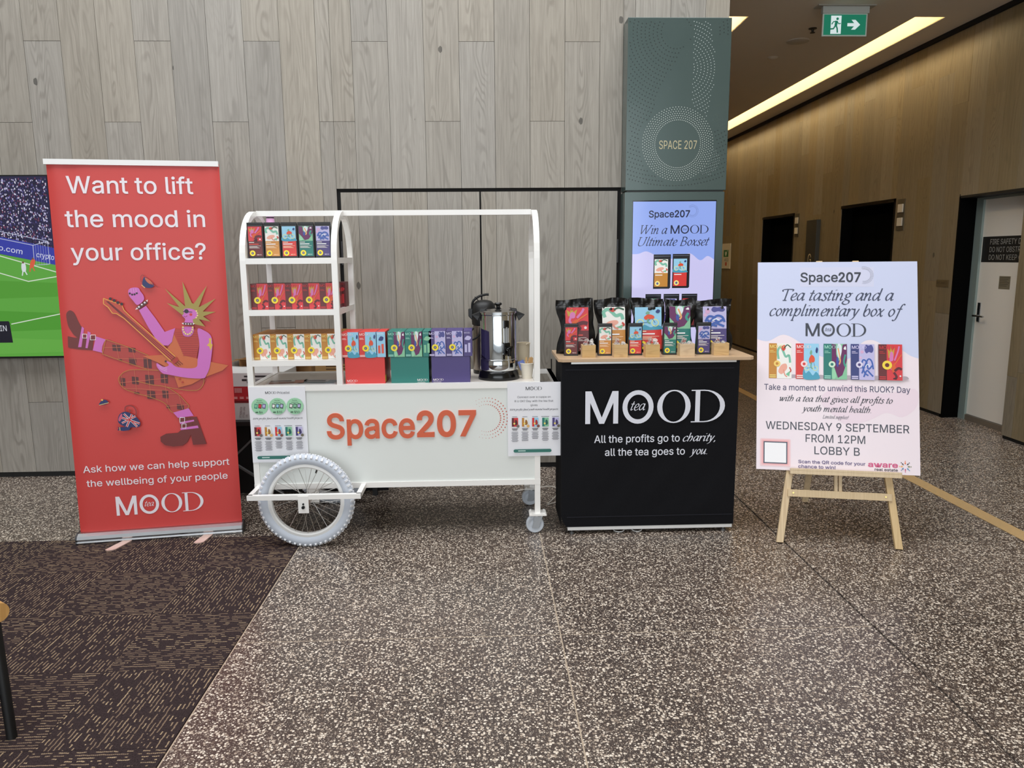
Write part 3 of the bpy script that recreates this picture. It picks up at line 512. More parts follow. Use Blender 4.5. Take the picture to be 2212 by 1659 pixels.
def terrazzo():
    m, nt, p = newmat('terrazzo')
    tc = nd(nt, 'TexCoord'); P = nd(nt, 'NewGeometry').outputs['Position']
    def chips(scale, lo, hi):
        v = nd(nt, 'TexVoronoi', {'Vector': P, 'Scale': scale})
        sep = nd(nt, 'SeparateColor', {'Color': v.outputs['Color']})
        thr = nd(nt, 'MapRange', {'Value': sep.outputs[0], 'To Min': lo, 'To Max': hi}).outputs[0]
        mask = mth(nt, 'LESS_THAN', v.outputs['Distance'], thr)
        col = ramp(nt, sep.outputs[1], [(0, lin((62,52,48))), (.16, lin((120,104,92))), (.34, lin((172,155,138))), (.6, lin((214,198,180))), (1, lin((238,226,210)))])
        return mask, col
    big = nd(nt, 'TexNoise', {'Vector': P, 'Scale': 1.3, 'Detail': 3.0}).outputs['Fac']
    matrix = ramp(nt, big, [(.3, lin((58,48,44))), (.7, lin((76,64,58)))])
    m2, c2 = chips(240.0, .12, .5); m1, c1 = chips(112.0, .2, .6)
    col = mixc(nt, mth(nt, 'MULTIPLY', m2, .55), matrix, c2)
    col = mixc(nt, m1, col, c1)
    nt.links.new(col, p.inputs['Base Color'])
    p.inputs['Specular IOR Level'].default_value = .5
    r = nd(nt, 'MapRange', {'Value': big, 'To Min': .24, 'To Max': .42}).outputs[0]; nt.links.new(r, p.inputs['Roughness'])
    return m
def carpet_mat():
    m, nt, p = newmat('carpet_pile')
    tc = nd(nt, 'TexCoord'); oi = nd(nt, 'ObjectInfo')
    s = nd(nt, 'SeparateXYZ', {'Vector': tc.outputs['Object']}); x, y = s.outputs[0], s.outputs[1]
    wob = nd(nt, 'TexNoise', {'Vector': tc.outputs['Object'], 'Scale': 60.0, 'Detail': 1.0}).outputs['Fac']
    rows = mth(nt, 'ADD', mth(nt, 'MULTIPLY', y, 70.0), mth(nt, 'MULTIPLY', wob, .5)); rid = mth(nt, 'FLOOR', rows); fr = mth(nt, 'FRACT', rows)
    line = mth(nt, 'MULTIPLY', mth(nt, 'GREATER_THAN', fr, .28), mth(nt, 'LESS_THAN', fr, .6))
    rr = nd(nt, 'TexWhiteNoise', {'W': mth(nt, 'ADD', rid, mth(nt, 'MULTIPLY', oi.outputs['Random'], 911.0))}, noise_dimensions='1D').outputs['Value']
    v = nd(nt, 'CombineXYZ', {'X': mth(nt, 'ADD', mth(nt, 'MULTIPLY', x, 34.0), mth(nt, 'MULTIPLY', rr, 90.0)), 'Y': mth(nt, 'MULTIPLY', rid, 3.7), 'Z': mth(nt, 'MULTIPLY', oi.outputs['Random'], 70.0)})
    n = nd(nt, 'TexNoise', {'Vector': v.outputs[0], 'Scale': 1.0, 'Detail': 1.0}).outputs['Fac']
    patch = nd(nt, 'TexNoise', {'Vector': tc.outputs['Object'], 'Scale': 12.0, 'Detail': 2.0}).outputs['Fac']
    on = mth(nt, 'GREATER_THAN', mth(nt, 'ADD', n, mth(nt, 'MULTIPLY', patch, .22)), mth(nt, 'ADD', mth(nt, 'MULTIPLY', rr, .1), .545))
    dot = mth(nt, 'GREATER_THAN', mth(nt, 'FRACT', mth(nt, 'ADD', mth(nt, 'MULTIPLY', x, 165.0), mth(nt, 'MULTIPLY', rr, 7.0))), .22)
    mask = mth(nt, 'MULTIPLY', mth(nt, 'MULTIPLY', line, on), dot)
    fz = nd(nt, 'TexNoise', {'Vector': tc.outputs['Object'], 'Scale': 260.0, 'Detail': 2.0}).outputs['Fac']
    base = ramp(nt, fz, [(.3, lin((40,32,33))), (.7, lin((66,54,54)))])
    tan = ramp(nt, rr, [(.3, lin((140,118,98))), (1, lin((190,165,132)))])
    nt.links.new(mixc(nt, mth(nt, 'MULTIPLY', mask, .9), base, tan), p.inputs['Base Color'])
    p.inputs['Roughness'].default_value = .95; p.inputs['Specular IOR Level'].default_value = .1
    b = nd(nt, 'Bump', {'Height': fz, 'Strength': .5, 'Distance': .003}); nt.links.new(b.outputs[0], p.inputs['Normal'])
    return m
WOOD_F = wood_mat('oak_board_grey', (136,129,118), (166,159,147), (103,95,84), .45, var=.09)
WOOD_R = wood_mat('oak_board_tan', (122,108,82), (144,129,101), (98,83,60), .5, var=.17)
BAMBOO = wood_mat('bamboo', (204,174,126), (224,196,148), (184,148,100), .45, wx=1.5, var=.06, knots=False)
PINE = wood_mat('pine', (200,162,104), (220,184,126), (178,136,82), .5, wx=1.3, var=.06, vert='X', knots=False, along=2)
TOPWOOD = wood_mat('beech_laminate', (190,162,132), (204,176,146), (174,144,114), .4, wx=1.0, var=.02, vert='X', knots=False)
WHITE = M((240,238,234), .35); WHITEP = M((232,234,230), .5); BLACK = M((14,14,15), .45); STEEL = M((170,172,174), .28, 1.0)
ALU = M((185,187,190), .3, 1.0); PAPER = M((238,238,243), .6); DARK = M((28,28,30), .5)
def line_part(name, parent, loc, rot, args, base=.0004, rough=.5, **kw):
    """one line of lettering as a part of its own"""
    pr = Print(rough=rough, base=base); pr.text(*args, **kw); return pr.build(name, parent, loc, rot)
# ================================================================== THE SETTING
random.seed(7)
WY = 5.26          # front wall face
WX = 4.23          # corridor wall face
WEND = 1.65        # end of the front wall
CZ = 3.47          # corridor ceiling
def plank_columns(cols, zlo, ztop, holes, joints):
    """cut columns of boards around openings -> (u0,u1,z0,z1,hole or None)"""
    out = []
    for k, (a, b) in cols:
        cuts = [a]+sorted(u for h in holes for u in (h[0], h[1]) if a+.002 < u < b-.002)+[b]
        for u0, u1 in zip(cuts[:-1], cuts[1:]):
            mid = (u0+u1)/2; zb = zlo
            for h in holes:
                if h[0] < mid < h[1]: zb = h[2]
            js = [zb]+[z for z in sorted(joints(k)) if zb+.03 < z < ztop-.03]+[ztop]
            for z0, z1 in zip(js[:-1], js[1:]): out.append((u0, u1, z0, z1))
    return out
_pm = {}
def plank(parent, axis, u0, u1, z0, z1, mat, face, thick=.012, gap=.0022):
    w = round(u1-u0-gap, 4); h = round(z1-z0-gap, 4); key = (axis, w, h, mat.name)
    if key not in _pm:
        b = MB()
        if axis == 'X': b.box(-w/2, w/2, 0, thick, -h/2, h/2)
        else: b.box(0, thick, -w/2, w/2, -h/2, h/2)
        o = b.build('plank', mat, parent); _pm[key] = o.data
    else:
        o = bpy.data.objects.new('plank', _pm[key]); COL.objects.link(o); o.parent = parent
    jit = random.uniform(-.0006, .0006)
    c = (u0+u1)/2; zc = (z0+z1)/2
    loc = Vector((c, face+jit, zc)) if axis == 'X' else Vector((face+jit, c, zc))
    o.location = loc-parent.location
    return o
BACK = M((16,14,13), .8)
# ---- front wall with flush cupboard doors
wall_front = struct(MB().box(-8, WEND, WY+.02, WY+.2, 0, 6).build('wall_front', BACK))
def jf(k):
    t = k % 3
    return ((2.402, .535), (2.905, 1.035), (3.40, 1.72))[t]
cols = [(k, (-2.9465+.2335*(k-1), -2.9465+.2335*k)) for k in range(-3, 22)]
cols = [(k, (a, min(b, WEND))) for k, (a, b) in cols if a < WEND-.01]
for u0, u1, z0, z1 in plank_columns(cols, .036, 3.6, [(-.986, .945, 1.967)], jf):
    plank(wall_front, 'X', u0, u1, z0, z1, WOOD_F, WY)
MB().box(WEND-.012, WEND, WY+.012, 8.5, .036, 6).build('end_board', WOOD_F, wall_front)
MB().box(-8, -3.885, WY, WY+.02, .036, 3.6).build('far_boarding', WOOD_F, wall_front)
MB().box(-8, WEND, WY, WY+.02, 3.6, 6).build('upper_boarding', WOOD_F, wall_front)
for n, (a, b) in enumerate(((-.962, -.0235), (-.0145, .921))):
    d = struct(MB().box(a+.004, b-.004, WY+.013, WY+.019, .036, 1.943).build('door_%d' % (n+1), BACK))
    for k, (u0, u1) in cols:
        u0, u1 = max(u0, a), min(u1, b)
        if u1-u0 > .02: plank(d, 'X', u0, u1, .036, 1.945, WOOD_F, WY+.001)
d = MB().box(.9225, .9315, WY+.004, WY+.016, 1.46, 1.62).build('hinge', M((48,48,50), .4), bpy.data.objects['door_2'])
d = MB().box(-.9735, -.9645, WY+.004, WY+.016, 1.46, 1.62).build('hinge', M((48,48,50), .4), bpy.data.objects['door_1'])
struct(MB().box(-8, WEND, WY+.008, WY+.02, 0, .036).build('baseboard_front', M((10,10,10), .6)))
# ---- corridor side wall with lifts and fire door
wall_right = struct(MB().box(WX+.014, WX+.02, 6.71, 7.76, 0, CZ+.3).box(WX+.014, WX+.02, 8.96, 10.31, 0, CZ+.3).box(WX+.014, WX+.02, 11.51, 14.6, 0, CZ+.3)
    .box(WX+.014, WX+.02, -7, 5.88, 0, 6).box(WX+.014, WX+.02, 5.88, 6.71, 2.0, CZ+.3).box(WX+.014, WX+.02, 7.76, 8.96, 2.06, CZ+.3).box(WX+.014, WX+.02, 10.31, 11.51, 2.06, CZ+.3)
    .box(WX+.02, WX+.025, -7, 6.71, CZ+.2, 6).build('wall_right', BACK))
H_R = [(5.88, 6.71, 2.005), (7.76, 8.96, 2.065), (10.31, 11.51, 2.065)]
cols_r = [(k, (3.66+.2335*k, 3.66+.2335*(k+1))) for k in range(0, 43)]
random.seed(3); jr = {k: random.uniform(0, 1.8) for k in range(60)}
for u0, u1, z0, z1 in plank_columns(cols_r, .03, CZ-.038, H_R, lambda k: (jr[k]+.1, jr[k]+1.95)):
    plank(wall_right, 'Y', u0, u1, z0, z1, WOOD_R, WX, gap=.0012)
MB().box(WX, WX+.014, -7, 3.66, .03, 6).box(WX, WX+.014, 3.66, 5.2, CZ-.038, 6).build('near_boarding', WOOD_R, wall_right)
struct(MB().box(WX+.012, WX+.014, -7, 5.75, 0, .03).box(WX+.006, WX+.014, 6.71, 7.76, 0, .03).box(WX+.006, WX+.014, 8.96, 10.31, 0, .03).box(WX+.006, WX+.014, 11.51, 14.5, 0, .03).build('baseboard_right', M((12,11,10), .6)))
struct(MB().box(WX-.03, WX+.014, 5.3, 14.5, CZ-.036, CZ+.02).build('trim_1', M((8,8,8), .7)))
struct(MB().box(1.45, WX+1, 14.5, 14.7, 0, 4).build('wall_end', M((120,104,80), .6)))
struct(MB().box(1.45, WEND-.002, 8.5, 14.5, 0, 3.8).build('wall_inner', M((120,104,80), .6)))
struct(MB().box(WEND, WX+.02, WY+.02, WY+.2, CZ+.25, 6).build('wall_bulkhead', M((150,142,130), .6)))
# lifts
def lift(n, y0, y1):
    fr = M((70,70,68), .3, 1.0)
    d = struct(MB().box(WX+.16, WX+.18, y0-.05, y1+.05, 0, 2.15).build('door_%d' % n, M((2,2,2), .9, spec=.02)))
    ym = (y0+y1)/2
    for a, b in ((y0, ym-.003), (ym+.003, y1)):
        MB().box(WX+.13, WX+.16, a, b, .01, 2.05).build('door_leaf', M((3,3,3), .9, spec=.04), d)
    MB().box(WX-.004, WX+.16, y0, y0+.03, 0, 2.06).build('door_jamb', fr, d)
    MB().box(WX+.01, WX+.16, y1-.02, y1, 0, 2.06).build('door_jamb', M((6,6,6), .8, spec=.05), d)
    MB().box(WX-.004, WX+.16, y0, y1, 2.03, 2.062).build('door_head', fr, d)
lift(4, 7.76, 8.96); lift(5, 10.31, 11.51)
# fire door in its reveal
fd = struct(MB().box(WX+.17, WX+.21, 5.80, 6.60, .055, 1.965).build('door_3', M((226,222,214), .45)))
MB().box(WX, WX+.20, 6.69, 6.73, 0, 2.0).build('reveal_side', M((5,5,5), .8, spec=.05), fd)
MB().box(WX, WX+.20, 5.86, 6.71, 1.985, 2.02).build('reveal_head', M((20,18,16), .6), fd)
MB().box(WX+.03, WX+.20, 5.86, 5.88, 0, 2.0).build('reveal_side', M((90,80,66), .6), fd)
MB().box(WX+.15, WX+.22, 6.60, 6.69, 0, 1.985).build('steel_jamb', M((150,165,160), .4, .3), fd)
MB().box(WX+.15, WX+.22, 5.78, 6.60, 1.965, 1.985).build('steel_head', M((150,160,156), .4, .3), fd)
MB().box(WX+.155, WX+.21, 5.80, 6.69, .0, .05).build('kick_plate', M((150,140,126), .4, .6), fd)
MB().box(WX+.162, WX+.17, 6.535, 6.572, .90, 1.07).build('handle_plate', STEEL, fd, bevel=.003)
hd = MB().cyl((WX+.165, 6.552, .955), (WX+.115, 6.552, .955), .009).cyl((WX+.118, 6.56, .955), (WX+.118, 6.42, .955), .008).build('lever_handle', STEEL, fd, smooth=True)
pr = Print(rough=.6)
pr.rect(0, 1.425, .72, 1.645, (22,22,22)); g = (150,150,146)
pr.text('FIRE SAFETY DOOR', .10, 1.578, .044, g, w=.50, bold=.012); pr.text('DO NOT OBSTRUCT', .10, 1.512, .044, g, w=.49); pr.text('DO NOT KEEP OPEN', .10, 1.446, .044, g, w=.51)
pr.build('door_lettering', fd, (WX+.17, 6.59, 0), (0, 0, -PI/2))
pr = Print(rough=.6); pr.rect(.26, 1.20, .40, 1.31, (120,112,92)); pr.layer += 1
for i in range(6): pr.rect(.27, 1.295-i*.014, .27+.12*(1-.12*(i % 3)), 1.2995-i*.014, (70,64,52), False)
pr.build('door_notice', fd, (WX+.17, 6.59, 0), (0, 0, -PI/2))
# ---- ceiling with light slots
S1, S2 = (2.04, 2.24), (3.66, 3.92)
cm = M((222,214,202), .8)
cb = MB()
for a, b in ((WEND, S1[0]), (S1[1], S2[0]), (S2[1], WX-.03)): cb.box(a, b, WY, 14.5, CZ, CZ+.26)
for a, b in (S1, S2): cb.box(a, b, WY, 6.63, CZ, CZ+.26).box(a, b, 6.63, 14.5, CZ+.24, CZ+.26)
struct(cb.build('ceiling', cm))
WARM = M((255,226,172), .5, emit=19.0)
for nm, (a, b) in (('above the left of the corridor', S1), ('running along the timber lift wall', S2)):
    t = thing('ceiling_light', 'long recessed warm light slot '+nm, 'light', (a, 10.5, CZ), group='corridor light slots')
    MB().box(0, .008, -3.87, 3.99, .10, .19).build('lamp_strip', WARM, t)
    MB().box(0, .03, -3.87, 3.99, .19, .21).build('shelf', M((235,230,220), .6), t)
    MB().box(b-a-.004, b-a, -3.87, 3.99, .004, .23).build('reflector', M((232,206,162), .6), t)
# ---- floor
TERR = terrazzo()
floor = struct(MB().box(-8, 4.6, -7, 14.6, -.1, -.006).build('floor', M((52,44,39), .8)))
xs = [-7.425, -6.14, -4.855, -3.57, -2.285, -1.0, .287, 1.572, 2.83]; ys = [-7, -4.475, -2.045, .385, 2.815, 5.245, 7.675, 10.105, 12.535, 14.5]
def slab(x0, x1, y0, y1):
    g = .0026
    MB(off=floor.location).box(x0+(g if abs(x0-1.572) > .01 else .005), x1-(g if abs(x1-1.572) > .01 else .005), y0+g, y1-g, -.03, 0).build('floor_slab', TERR, floor)
for i in range(len(xs)-1):
    for j in range(len(ys)-1):
        y0 = ys[j]
        if xs[i] < -1.01:
            if ys[j+1] < 3.98: continue
            y0 = max(y0, 3.985)
        slab(xs[i], xs[i+1], y0, ys[j+1])
for j in range(len(ys)-1): slab(2.93, 4.5, ys[j], ys[j+1])
st = M((196,178,156), .4, .3)
for x in (-1.0, .287): MB().box(x-.0025, x+.0025, -7, 5.24, -.02, -.0002).build('joint_strip', st, floor)
for y in (2.815,): MB().box(-1, 1.566, y-.002, y+.002, -.02, -.0004).build('joint_strip', st, floor)
struct(MB().box(2.832, 2.928, -7, 14.5, -.02, .0006).build('trim_2', M((196,164,116), .5, bump=.2, bscale=300)))
# carpet tiles, quarter-turned
CARP = carpet_mat()
carpet = struct(MB().box(-8, -1.003, -7, 3.985, -.05, -.004).build('floor_carpet', M((30,25,25), .9)))
cx = [-1.004, -1.42]+[-1.42-.457*i for i in range(1, 9)]; cy = [3.984, 3.534]+[3.534-.457*i for i in range(1, 8)]
tile = None
for i in range(len(cx)-1):
    for j in range(len(cy)-1):
        x1, x0, y1, y0 = cx[i], cx[i+1], cy[j], cy[j+1]
        turn = (i+j) % 2
        w, h = x1-x0-.001, y1-y0-.001
        if turn: w, h = h, w
        key = ('tile', round(w, 3), round(h, 3))
        if key not in _pm:
            o = MB().box(-w/2, w/2, -h/2, h/2, -.004, .003).build('carpet_tile', CARP, carpet); _pm[key] = o.data
        else:
            o = bpy.data.objects.new('carpet_tile', _pm[key]); COL.objects.link(o); o.parent = carpet
        o.location = ((x0+x1)/2, (y0+y1)/2, 0); o.rotation_euler.z = PI/2*turn
MB().box(-8, cx[-1], -7, 3.984, -.004, .003).box(cx[-1], -1.004, -7, cy[-1], -.004, .003).build('carpet_beyond', CARP, carpet)
# ---- the rest of the lobby, out of view: side wall, glazed front, skylight frame
struct(MB().box(-8.2, -8, -7, 5.5, 0, 6).build('wall_left', M((168,160,150), .7)))
wb = MB()
for i in range(9): wb.box(-8+i*1.52, -7.88+i*1.52, -7.1, -6.9, 0, 6)
for z in (0, 2.4, 4.4): wb.box(-8, 4.3, -7.08, -6.92, z, z+.14)
struct(wb.build('window_1', M((40,42,44), .5)))
cb = MB().box(-8, 4.3, 4.9, 5.5, 6, 6.2).box(-8, 4.3, -7, -.2, 6, 6.2).box(-8, -5.2, -.2, 4.9, 6, 6.2).box(3.2, 4.3, -.2, 4.9, 6, 6.2)
for i in range(1, 5): cb.box(-5.2+1.68*i-.06, -5.2+1.68*i+.06, -.2, 4.9, 6, 6.2)
struct(cb.build('ceiling_lobby', M((190,188,184), .8)))
# ---- small fittings of the corridor
t = thing('exit_sign', 'green illuminated exit sign with running man and arrow', 'exit sign', (2.93, 6.35, CZ))
MB().box(-.235, .235, -.04, .06, -.008, 0).build('ceiling_plate', M((170,168,160), .5), t)
MB().box(-.19, .19, -.02, .02, -.06, -.008).build('housing', M((190,195,192), .4), t, bevel=.003)
MB().box(-.183, .183, -.006, .006, -.232, -.058).build('light_panel', M((214,228,222), .3), t, bevel=.002)
pr = Print(emit=.85, rough=.3); gr = (22,120,92); wh = (225,240,240)
pr.rect(-.172, -.222, .172, -.068, gr)
pr.rect(-.115, -.214, -.03, -.076, wh)
pr.disc(-.062, -.1, .0105, gr)
pr.stroke([(-.068,-.115),(-.074,-.15)], .022, gr); pr.stroke([(-.07,-.118),(-.095,-.123),(-.108,-.142)], .008, gr, False)
pr.stroke([(-.066,-.12),(-.05,-.138),(-.034,-.135)], .008, gr, False)
pr.stroke([(-.075,-.148),(-.092,-.175),(-.13,-.178)], .012, gr, False); pr.stroke([(-.073,-.148),(-.062,-.172),(-.058,-.205)], .012, gr, False)
pr.poly([(.02,-.157),(.02,-.133),(.075,-.133),(.052,-.108),(.085,-.108),(.125,-.145),(.085,-.182),(.052,-.182),(.075,-.157)], wh)
pr.build('sign_face', t, (0, -.006, 0))
t = thing('sprinkler_head', 'small dark sprinkler head hanging from the corridor ceiling', 'sprinkler', (2.925, 6.95, CZ))
MB().lathe([(0,0),(.035,0),(.035,-.006),(.012,-.008),(.01,-.03),(0,-.03)], 16).build('body', M((70,66,60), .4, .7), t, smooth=True)
MB().lathe([(0,-.036),(.022,-.036),(.022,-.039),(0,-.039)], 12).bar((.009,0,-.028),(.009,0,-.036),.003,.003).bar((-.009,0,-.028),(-.009,0,-.036),.003,.003).build('deflector', M((60,56,50), .4, .7), t)
tag(MB(off=(2.955,7.34,CZ)).lathe([(0,CZ-.016),(.07,CZ-.016),(.1,CZ-.008),(.105,CZ),(0,CZ)], 28, (2.955,7.34,0)).build('ceiling_speaker', M((196,188,174), .6), smooth=True), 'round flat ceiling speaker beyond the exit sign', 'speaker').location = (2.955,7.34,CZ)
tag(MB(off=(2.94,7.93,CZ)).lathe([(0,CZ-.02),(.02,CZ-.02),(.05,CZ-.006),(.055,CZ),(0,CZ)], 24, (2.94,7.93,0)).build('smoke_detector', M((200,192,178), .6), smooth=True), 'small round detector farther along the corridor ceiling', 'detector').location = (2.94,7.93,CZ)
def on_wall(y, z, x=WX): return (x, y, z)
for nm, yy, a, b in (('lift_call_panel', 10.215, 'beside the farther lift opening', 0), ('lift_call_panel', 7.65, 'beside the nearer lift opening', 0)):
    t = thing(nm, 'slim grey lift call panel with two square buttons '+a, 'call panel', on_wall(yy, 1.74), -PI/2, 'lift call panels')
    MB().box(-.068, .068, -.006, 0, 0, .31).build('plate', M((110,102,86), .4, .5), t)
    for z in (.075, .21):
        bt = MB().box(-.04, .05, -.018, -.006, z-.032, z+.05).build('button', M((214,206,190), .5), t, bevel=.003)
t = thing('level_sign', 'tall dark grey sign blade with letter G between the lifts', 'sign', on_wall(9.64, .75), -PI/2)
MB().box(-.15, .15, -.05, 0, 0, 1.19).build('blade', M((62,62,58), .4), t, bevel=.002)
pr = Print(); pr.text('G', -.06, .63, .135, (196,184,156), w=.1); pr.build('lettering', t, (0, -.05, 0))
t = thing('defibrillator_sign', 'white sign with green heart symbol and AED lettering', 'sign', on_wall(13.15, 1.28), -PI/2)
MB().box(-.22, .22, -.012, 0, 0, .43).build('panel', M((214,206,188), .5), t)
pr = Print(); pr.rect(-.13, .2, .13, .32, (30,110,62)); pr.blob([(-.01,.215),(.045,.262),(.03,.295),(-.0,.28),(-.03,.295),(-.06,.262)], (220,228,214))
pr.stroke([(.1,.305),(.06,.305)], .008, (220,228,214)); pr.stroke([(.08,.32),(.08,.288)], .008, (220,228,214))
pr.text('AED', -.08, .125, .05, (60,90,70), w=.22); pr.rect(-.03, .05, .06, .11, (190,90,70)); pr.build('print', t, (0, -.012, 0))
t = thing('wall_plaque', 'small tactile exit level plaque beside the fire door', 'plaque', on_wall(6.85, 1.2), -PI/2)
MB().box(-.095, .095, -.004, 0, 0, .065).build('plate', M((104,88,62), .5), t)
pr = Print(); pr.text('Exit Level G', -.085, .026, .026, (58,48,34), w=.15); pr.build('lettering', t, (0, -.004, 0))
# ================================================================== PRINTED PACK ART
FL = {  # strip colour, art background, seal centre, words
 'red':    dict(strip=(104,40,44), bg=(216,60,66), name='maroon and red', logo=(200,56,60)),
 'gold':   dict(strip=(196,134,52), bg=(240,238,232), name='ochre and white', logo=(240,214,120)),
 'coral':  dict(strip=(216,62,58), bg=(152,206,234), name='coral red and sky blue', logo=(250,220,215)),
 'teal':   dict(strip=(38,122,112), bg=(134,196,156), name='teal and purple', logo=(160,220,200)),
 'purple': dict(strip=(76,64,122), bg=(192,186,226), name='violet and lilac', logo=(214,206,240)),
}
ORDER = ['red', 'gold', 'coral', 'teal', 'purple']
def art(pr, fl, x, z, w, h):
    """the little picture of each blend, in a w x h field"""
    q = lambda L: [(x+a*w, z+b*h) for a, b in L]
    k = min(w, h)
    pr.rect(x, z, x+w, z+h, FL[fl]['bg'])
    if fl == 'red':
        pr.poly(q([(.12,.62),(.05,.9),(.2,.8),(.28,.97),(.36,.8),(.52,.92),(.44,.66)]), (196,160,60))
        pr.blob(q([(.2,.55),(.4,.55),(.42,.74),(.3,.8),(.2,.72)]), (214,120,180))
        pr.stroke(q([(.24,.6),(.18,.4),(.35,.3),(.55,.34)]), .1*k, (214,120,180))
        pr.stroke(q([(.5,.55),(.72,.8),(.8,.95)]), .1*k, (214,120,180))
        pr.stroke(q([(.3,.3),(.95,.72)]), .05*k, (226,120,50)); pr.poly(q([(.25,.36),(.5,.5),(.58,.34),(.4,.2)]), (220,96,44))
        pr.stroke(q([(.5,.26),(.75,.34),(.96,.3)]), .16*k, (96,34,44)); pr.stroke(q([(.45,.22),(.62,.1),(.5,.04)]), .15*k, (96,34,44))
        pr.stroke(q([(.4,.05),(.62,.04)]), .08*k, (60,24,34)); pr.disc(x+.86*w, z+.12*h, .06*k, (240,220,220))
    elif fl == 'gold':
        pr.stroke(q([(.12,.55),(.06,.78),(.25,.9),(.42,.78),(.6,.62),(.82,.66),(.9,.45)]), .15*k, (126,190,166))
        pr.blob(q([(.1,.2),(.3,.38),(.62,.42),(.7,.3),(.5,.18),(.3,.12)]), (236,170,150)); pr.stroke(q([(.45,.25),(.55,.1),(.7,.05)]), .08*k, (228,150,130))
        pr.blob(q([(.3,.88),(.5,.96),(.6,.86),(.44,.78)]), (214,70,60)); pr.stroke(q([(.5,.86),(.7,.96),(.95,.88)]), .07*k, (44,90,66))
        pr.stroke(q([(.86,.32),(.95,.22),(.8,.16)]), .08*k, (206,70,56)); pr.poly(q([(.6,.12),(.9,.22),(.84,.06)]), (120,190,150))
    elif fl == 'coral':
        pr.blob(q([(0,0),(1,0),(1,.12),(.8,.2),(.6,.1),(.35,.22),(.12,.16),(0,.3)]), (74,158,186))
        pr.ring(x+.2*w, z+.3*h, .17*k, .17*k, .13*k, .13*k, (226,228,150)); pr.ring(x+.76*w, z+.3*h, .17*k, .17*k, .13*k, .13*k, (226,228,150))
        pr.stroke(q([(.2,.3),(.45,.32),(.62,.55),(.76,.3)]), .03*k, (58,110,160), False)
        pr.blob(q([(.34,.55),(.5,.68),(.7,.62),(.72,.5),(.55,.46),(.4,.44)]), (224,84,50)); pr.stroke(q([(.5,.48),(.48,.35),(.58,.28)]), .07*k, (110,170,140))
        pr.blob(q([(.4,.72),(.48,.82),(.56,.76),(.5,.68)]), (120,170,140)); pr.blob(q([(.78,.8),(.86,.9),(.95,.84),(.9,.74),(.82,.74)]), (44,62,120))
    elif fl == 'teal':
        pr.poly(q([(0,1),(.28,.98),(.3,.7),(.45,.5),(.6,.62),(.72,.98),(1,1),(1,.55),(.85,.3),(.7,.12),(.4,.04),(.2,.3),(0,.5)]), (104,38,92))
        pr.blob(q([(.34,.8),(.42,1.0),(.62,.96),(.66,.8),(.58,.66),(.46,.6)]), (224,232,236)); pr.stroke(q([(.42,.88),(.5,.7),(.56,.52),(.48,.42)]), .08*k, (236,170,110))
        pr.blob(q([(.32,.6),(.42,.62),(.46,.46),(.4,.34),(.3,.44)]), (62,78,160)); pr.stroke(q([(.9,.7),(.8,.5),(.9,.36)]), .12*k, (60,150,136))
        pr.blob(q([(.78,.86),(.9,.94),(.94,.84)]), (240,240,240)); pr.blob(q([(0,.16),(.14,.34),(.3,.1),(.1,0)]), (150,210,170))
    else:
        pr.blob(q([(.36,.84),(.44,.98),(.62,.96),(.82,.98),(.94,.86),(.84,.76),(.64,.78),(.48,.74)]), (78,80,146)); pr.disc(x+.2*w, z+.78*h, .11*k, (214,170,206)); pr.disc(x+.1*w, z+.62*h, .08*k, (220,180,214))
        for L in ([(.1,.32),(.25,.55),(.48,.5),(.6,.3),(.85,.4)], [(.18,.18),(.38,.4),(.6,.58),(.82,.52),(.92,.3)], [(.3,.08),(.5,.26),(.72,.18),(.9,.1)], [(.2,.4),(.36,.2),(.6,.12)]):
            pr.stroke(q(L), .1*k, (64,98,176))
        pr.stroke(q([(.4,.36),(.56,.44),(.7,.36)]), .05*k, (232,240,250))
def seal(pr, x, z, r):
    pr.disc(x, z, r, (246,222,60)); pr.disc(x, z, r*.45, (92,92,84)); pr.disc(x, z, r*.22, (150,140,190))
BW, BH, BD = .089, .134, .045
def box_print(fl):
    pr = Print(rough=.4); f = FL[fl]
    pr.rect(0, 0, BW, BH, f['strip']); art(pr, fl, BW*.36, 0, BW*.64, BH)
    pr.mood(.004, BH-.0185, .055, f['logo'], h=.0125, tea=False)
    pr.rect(.004, BH-.034, .022, BH-.032, f['logo']); pr.rect(.004, BH-.039, .026, BH-.037, f['logo'], False)
    pr.rect(.003, .009, .029, .0125, f['logo']); pr.rect(.003, .003, .029, .0065, f['logo'], False)
    seal(pr, BW*.38, BH*.36, .0175)
    return pr
def side_print(fl):
    pr = Print(rough=.4); f = FL[fl]
    pr.rect(0, 0, BD, BH, f['strip'] if fl != 'coral' else (152,206,234)); pr.text('MOOD', .004, BH-.014, .0085, f['logo'] if fl != 'coral' else (240,250,255), w=.03)
    pr.rect(.006, .02, .018, .062, f['bg'] if fl != 'coral' else (224,90,70)); pr.rect(.024, .02, .036, .07, f['bg'] if fl != 'coral' else (224,90,70), False)
    if fl == 'coral': pr.blob([(.01,.09),(.02,.11),(.036,.105),(.03,.088)], (44,62,120))
    else: pr.blob([(.006,.09),(.02,.108),(.04,.1),(.03,.085)], f['bg'])
    return pr
_tb = {}
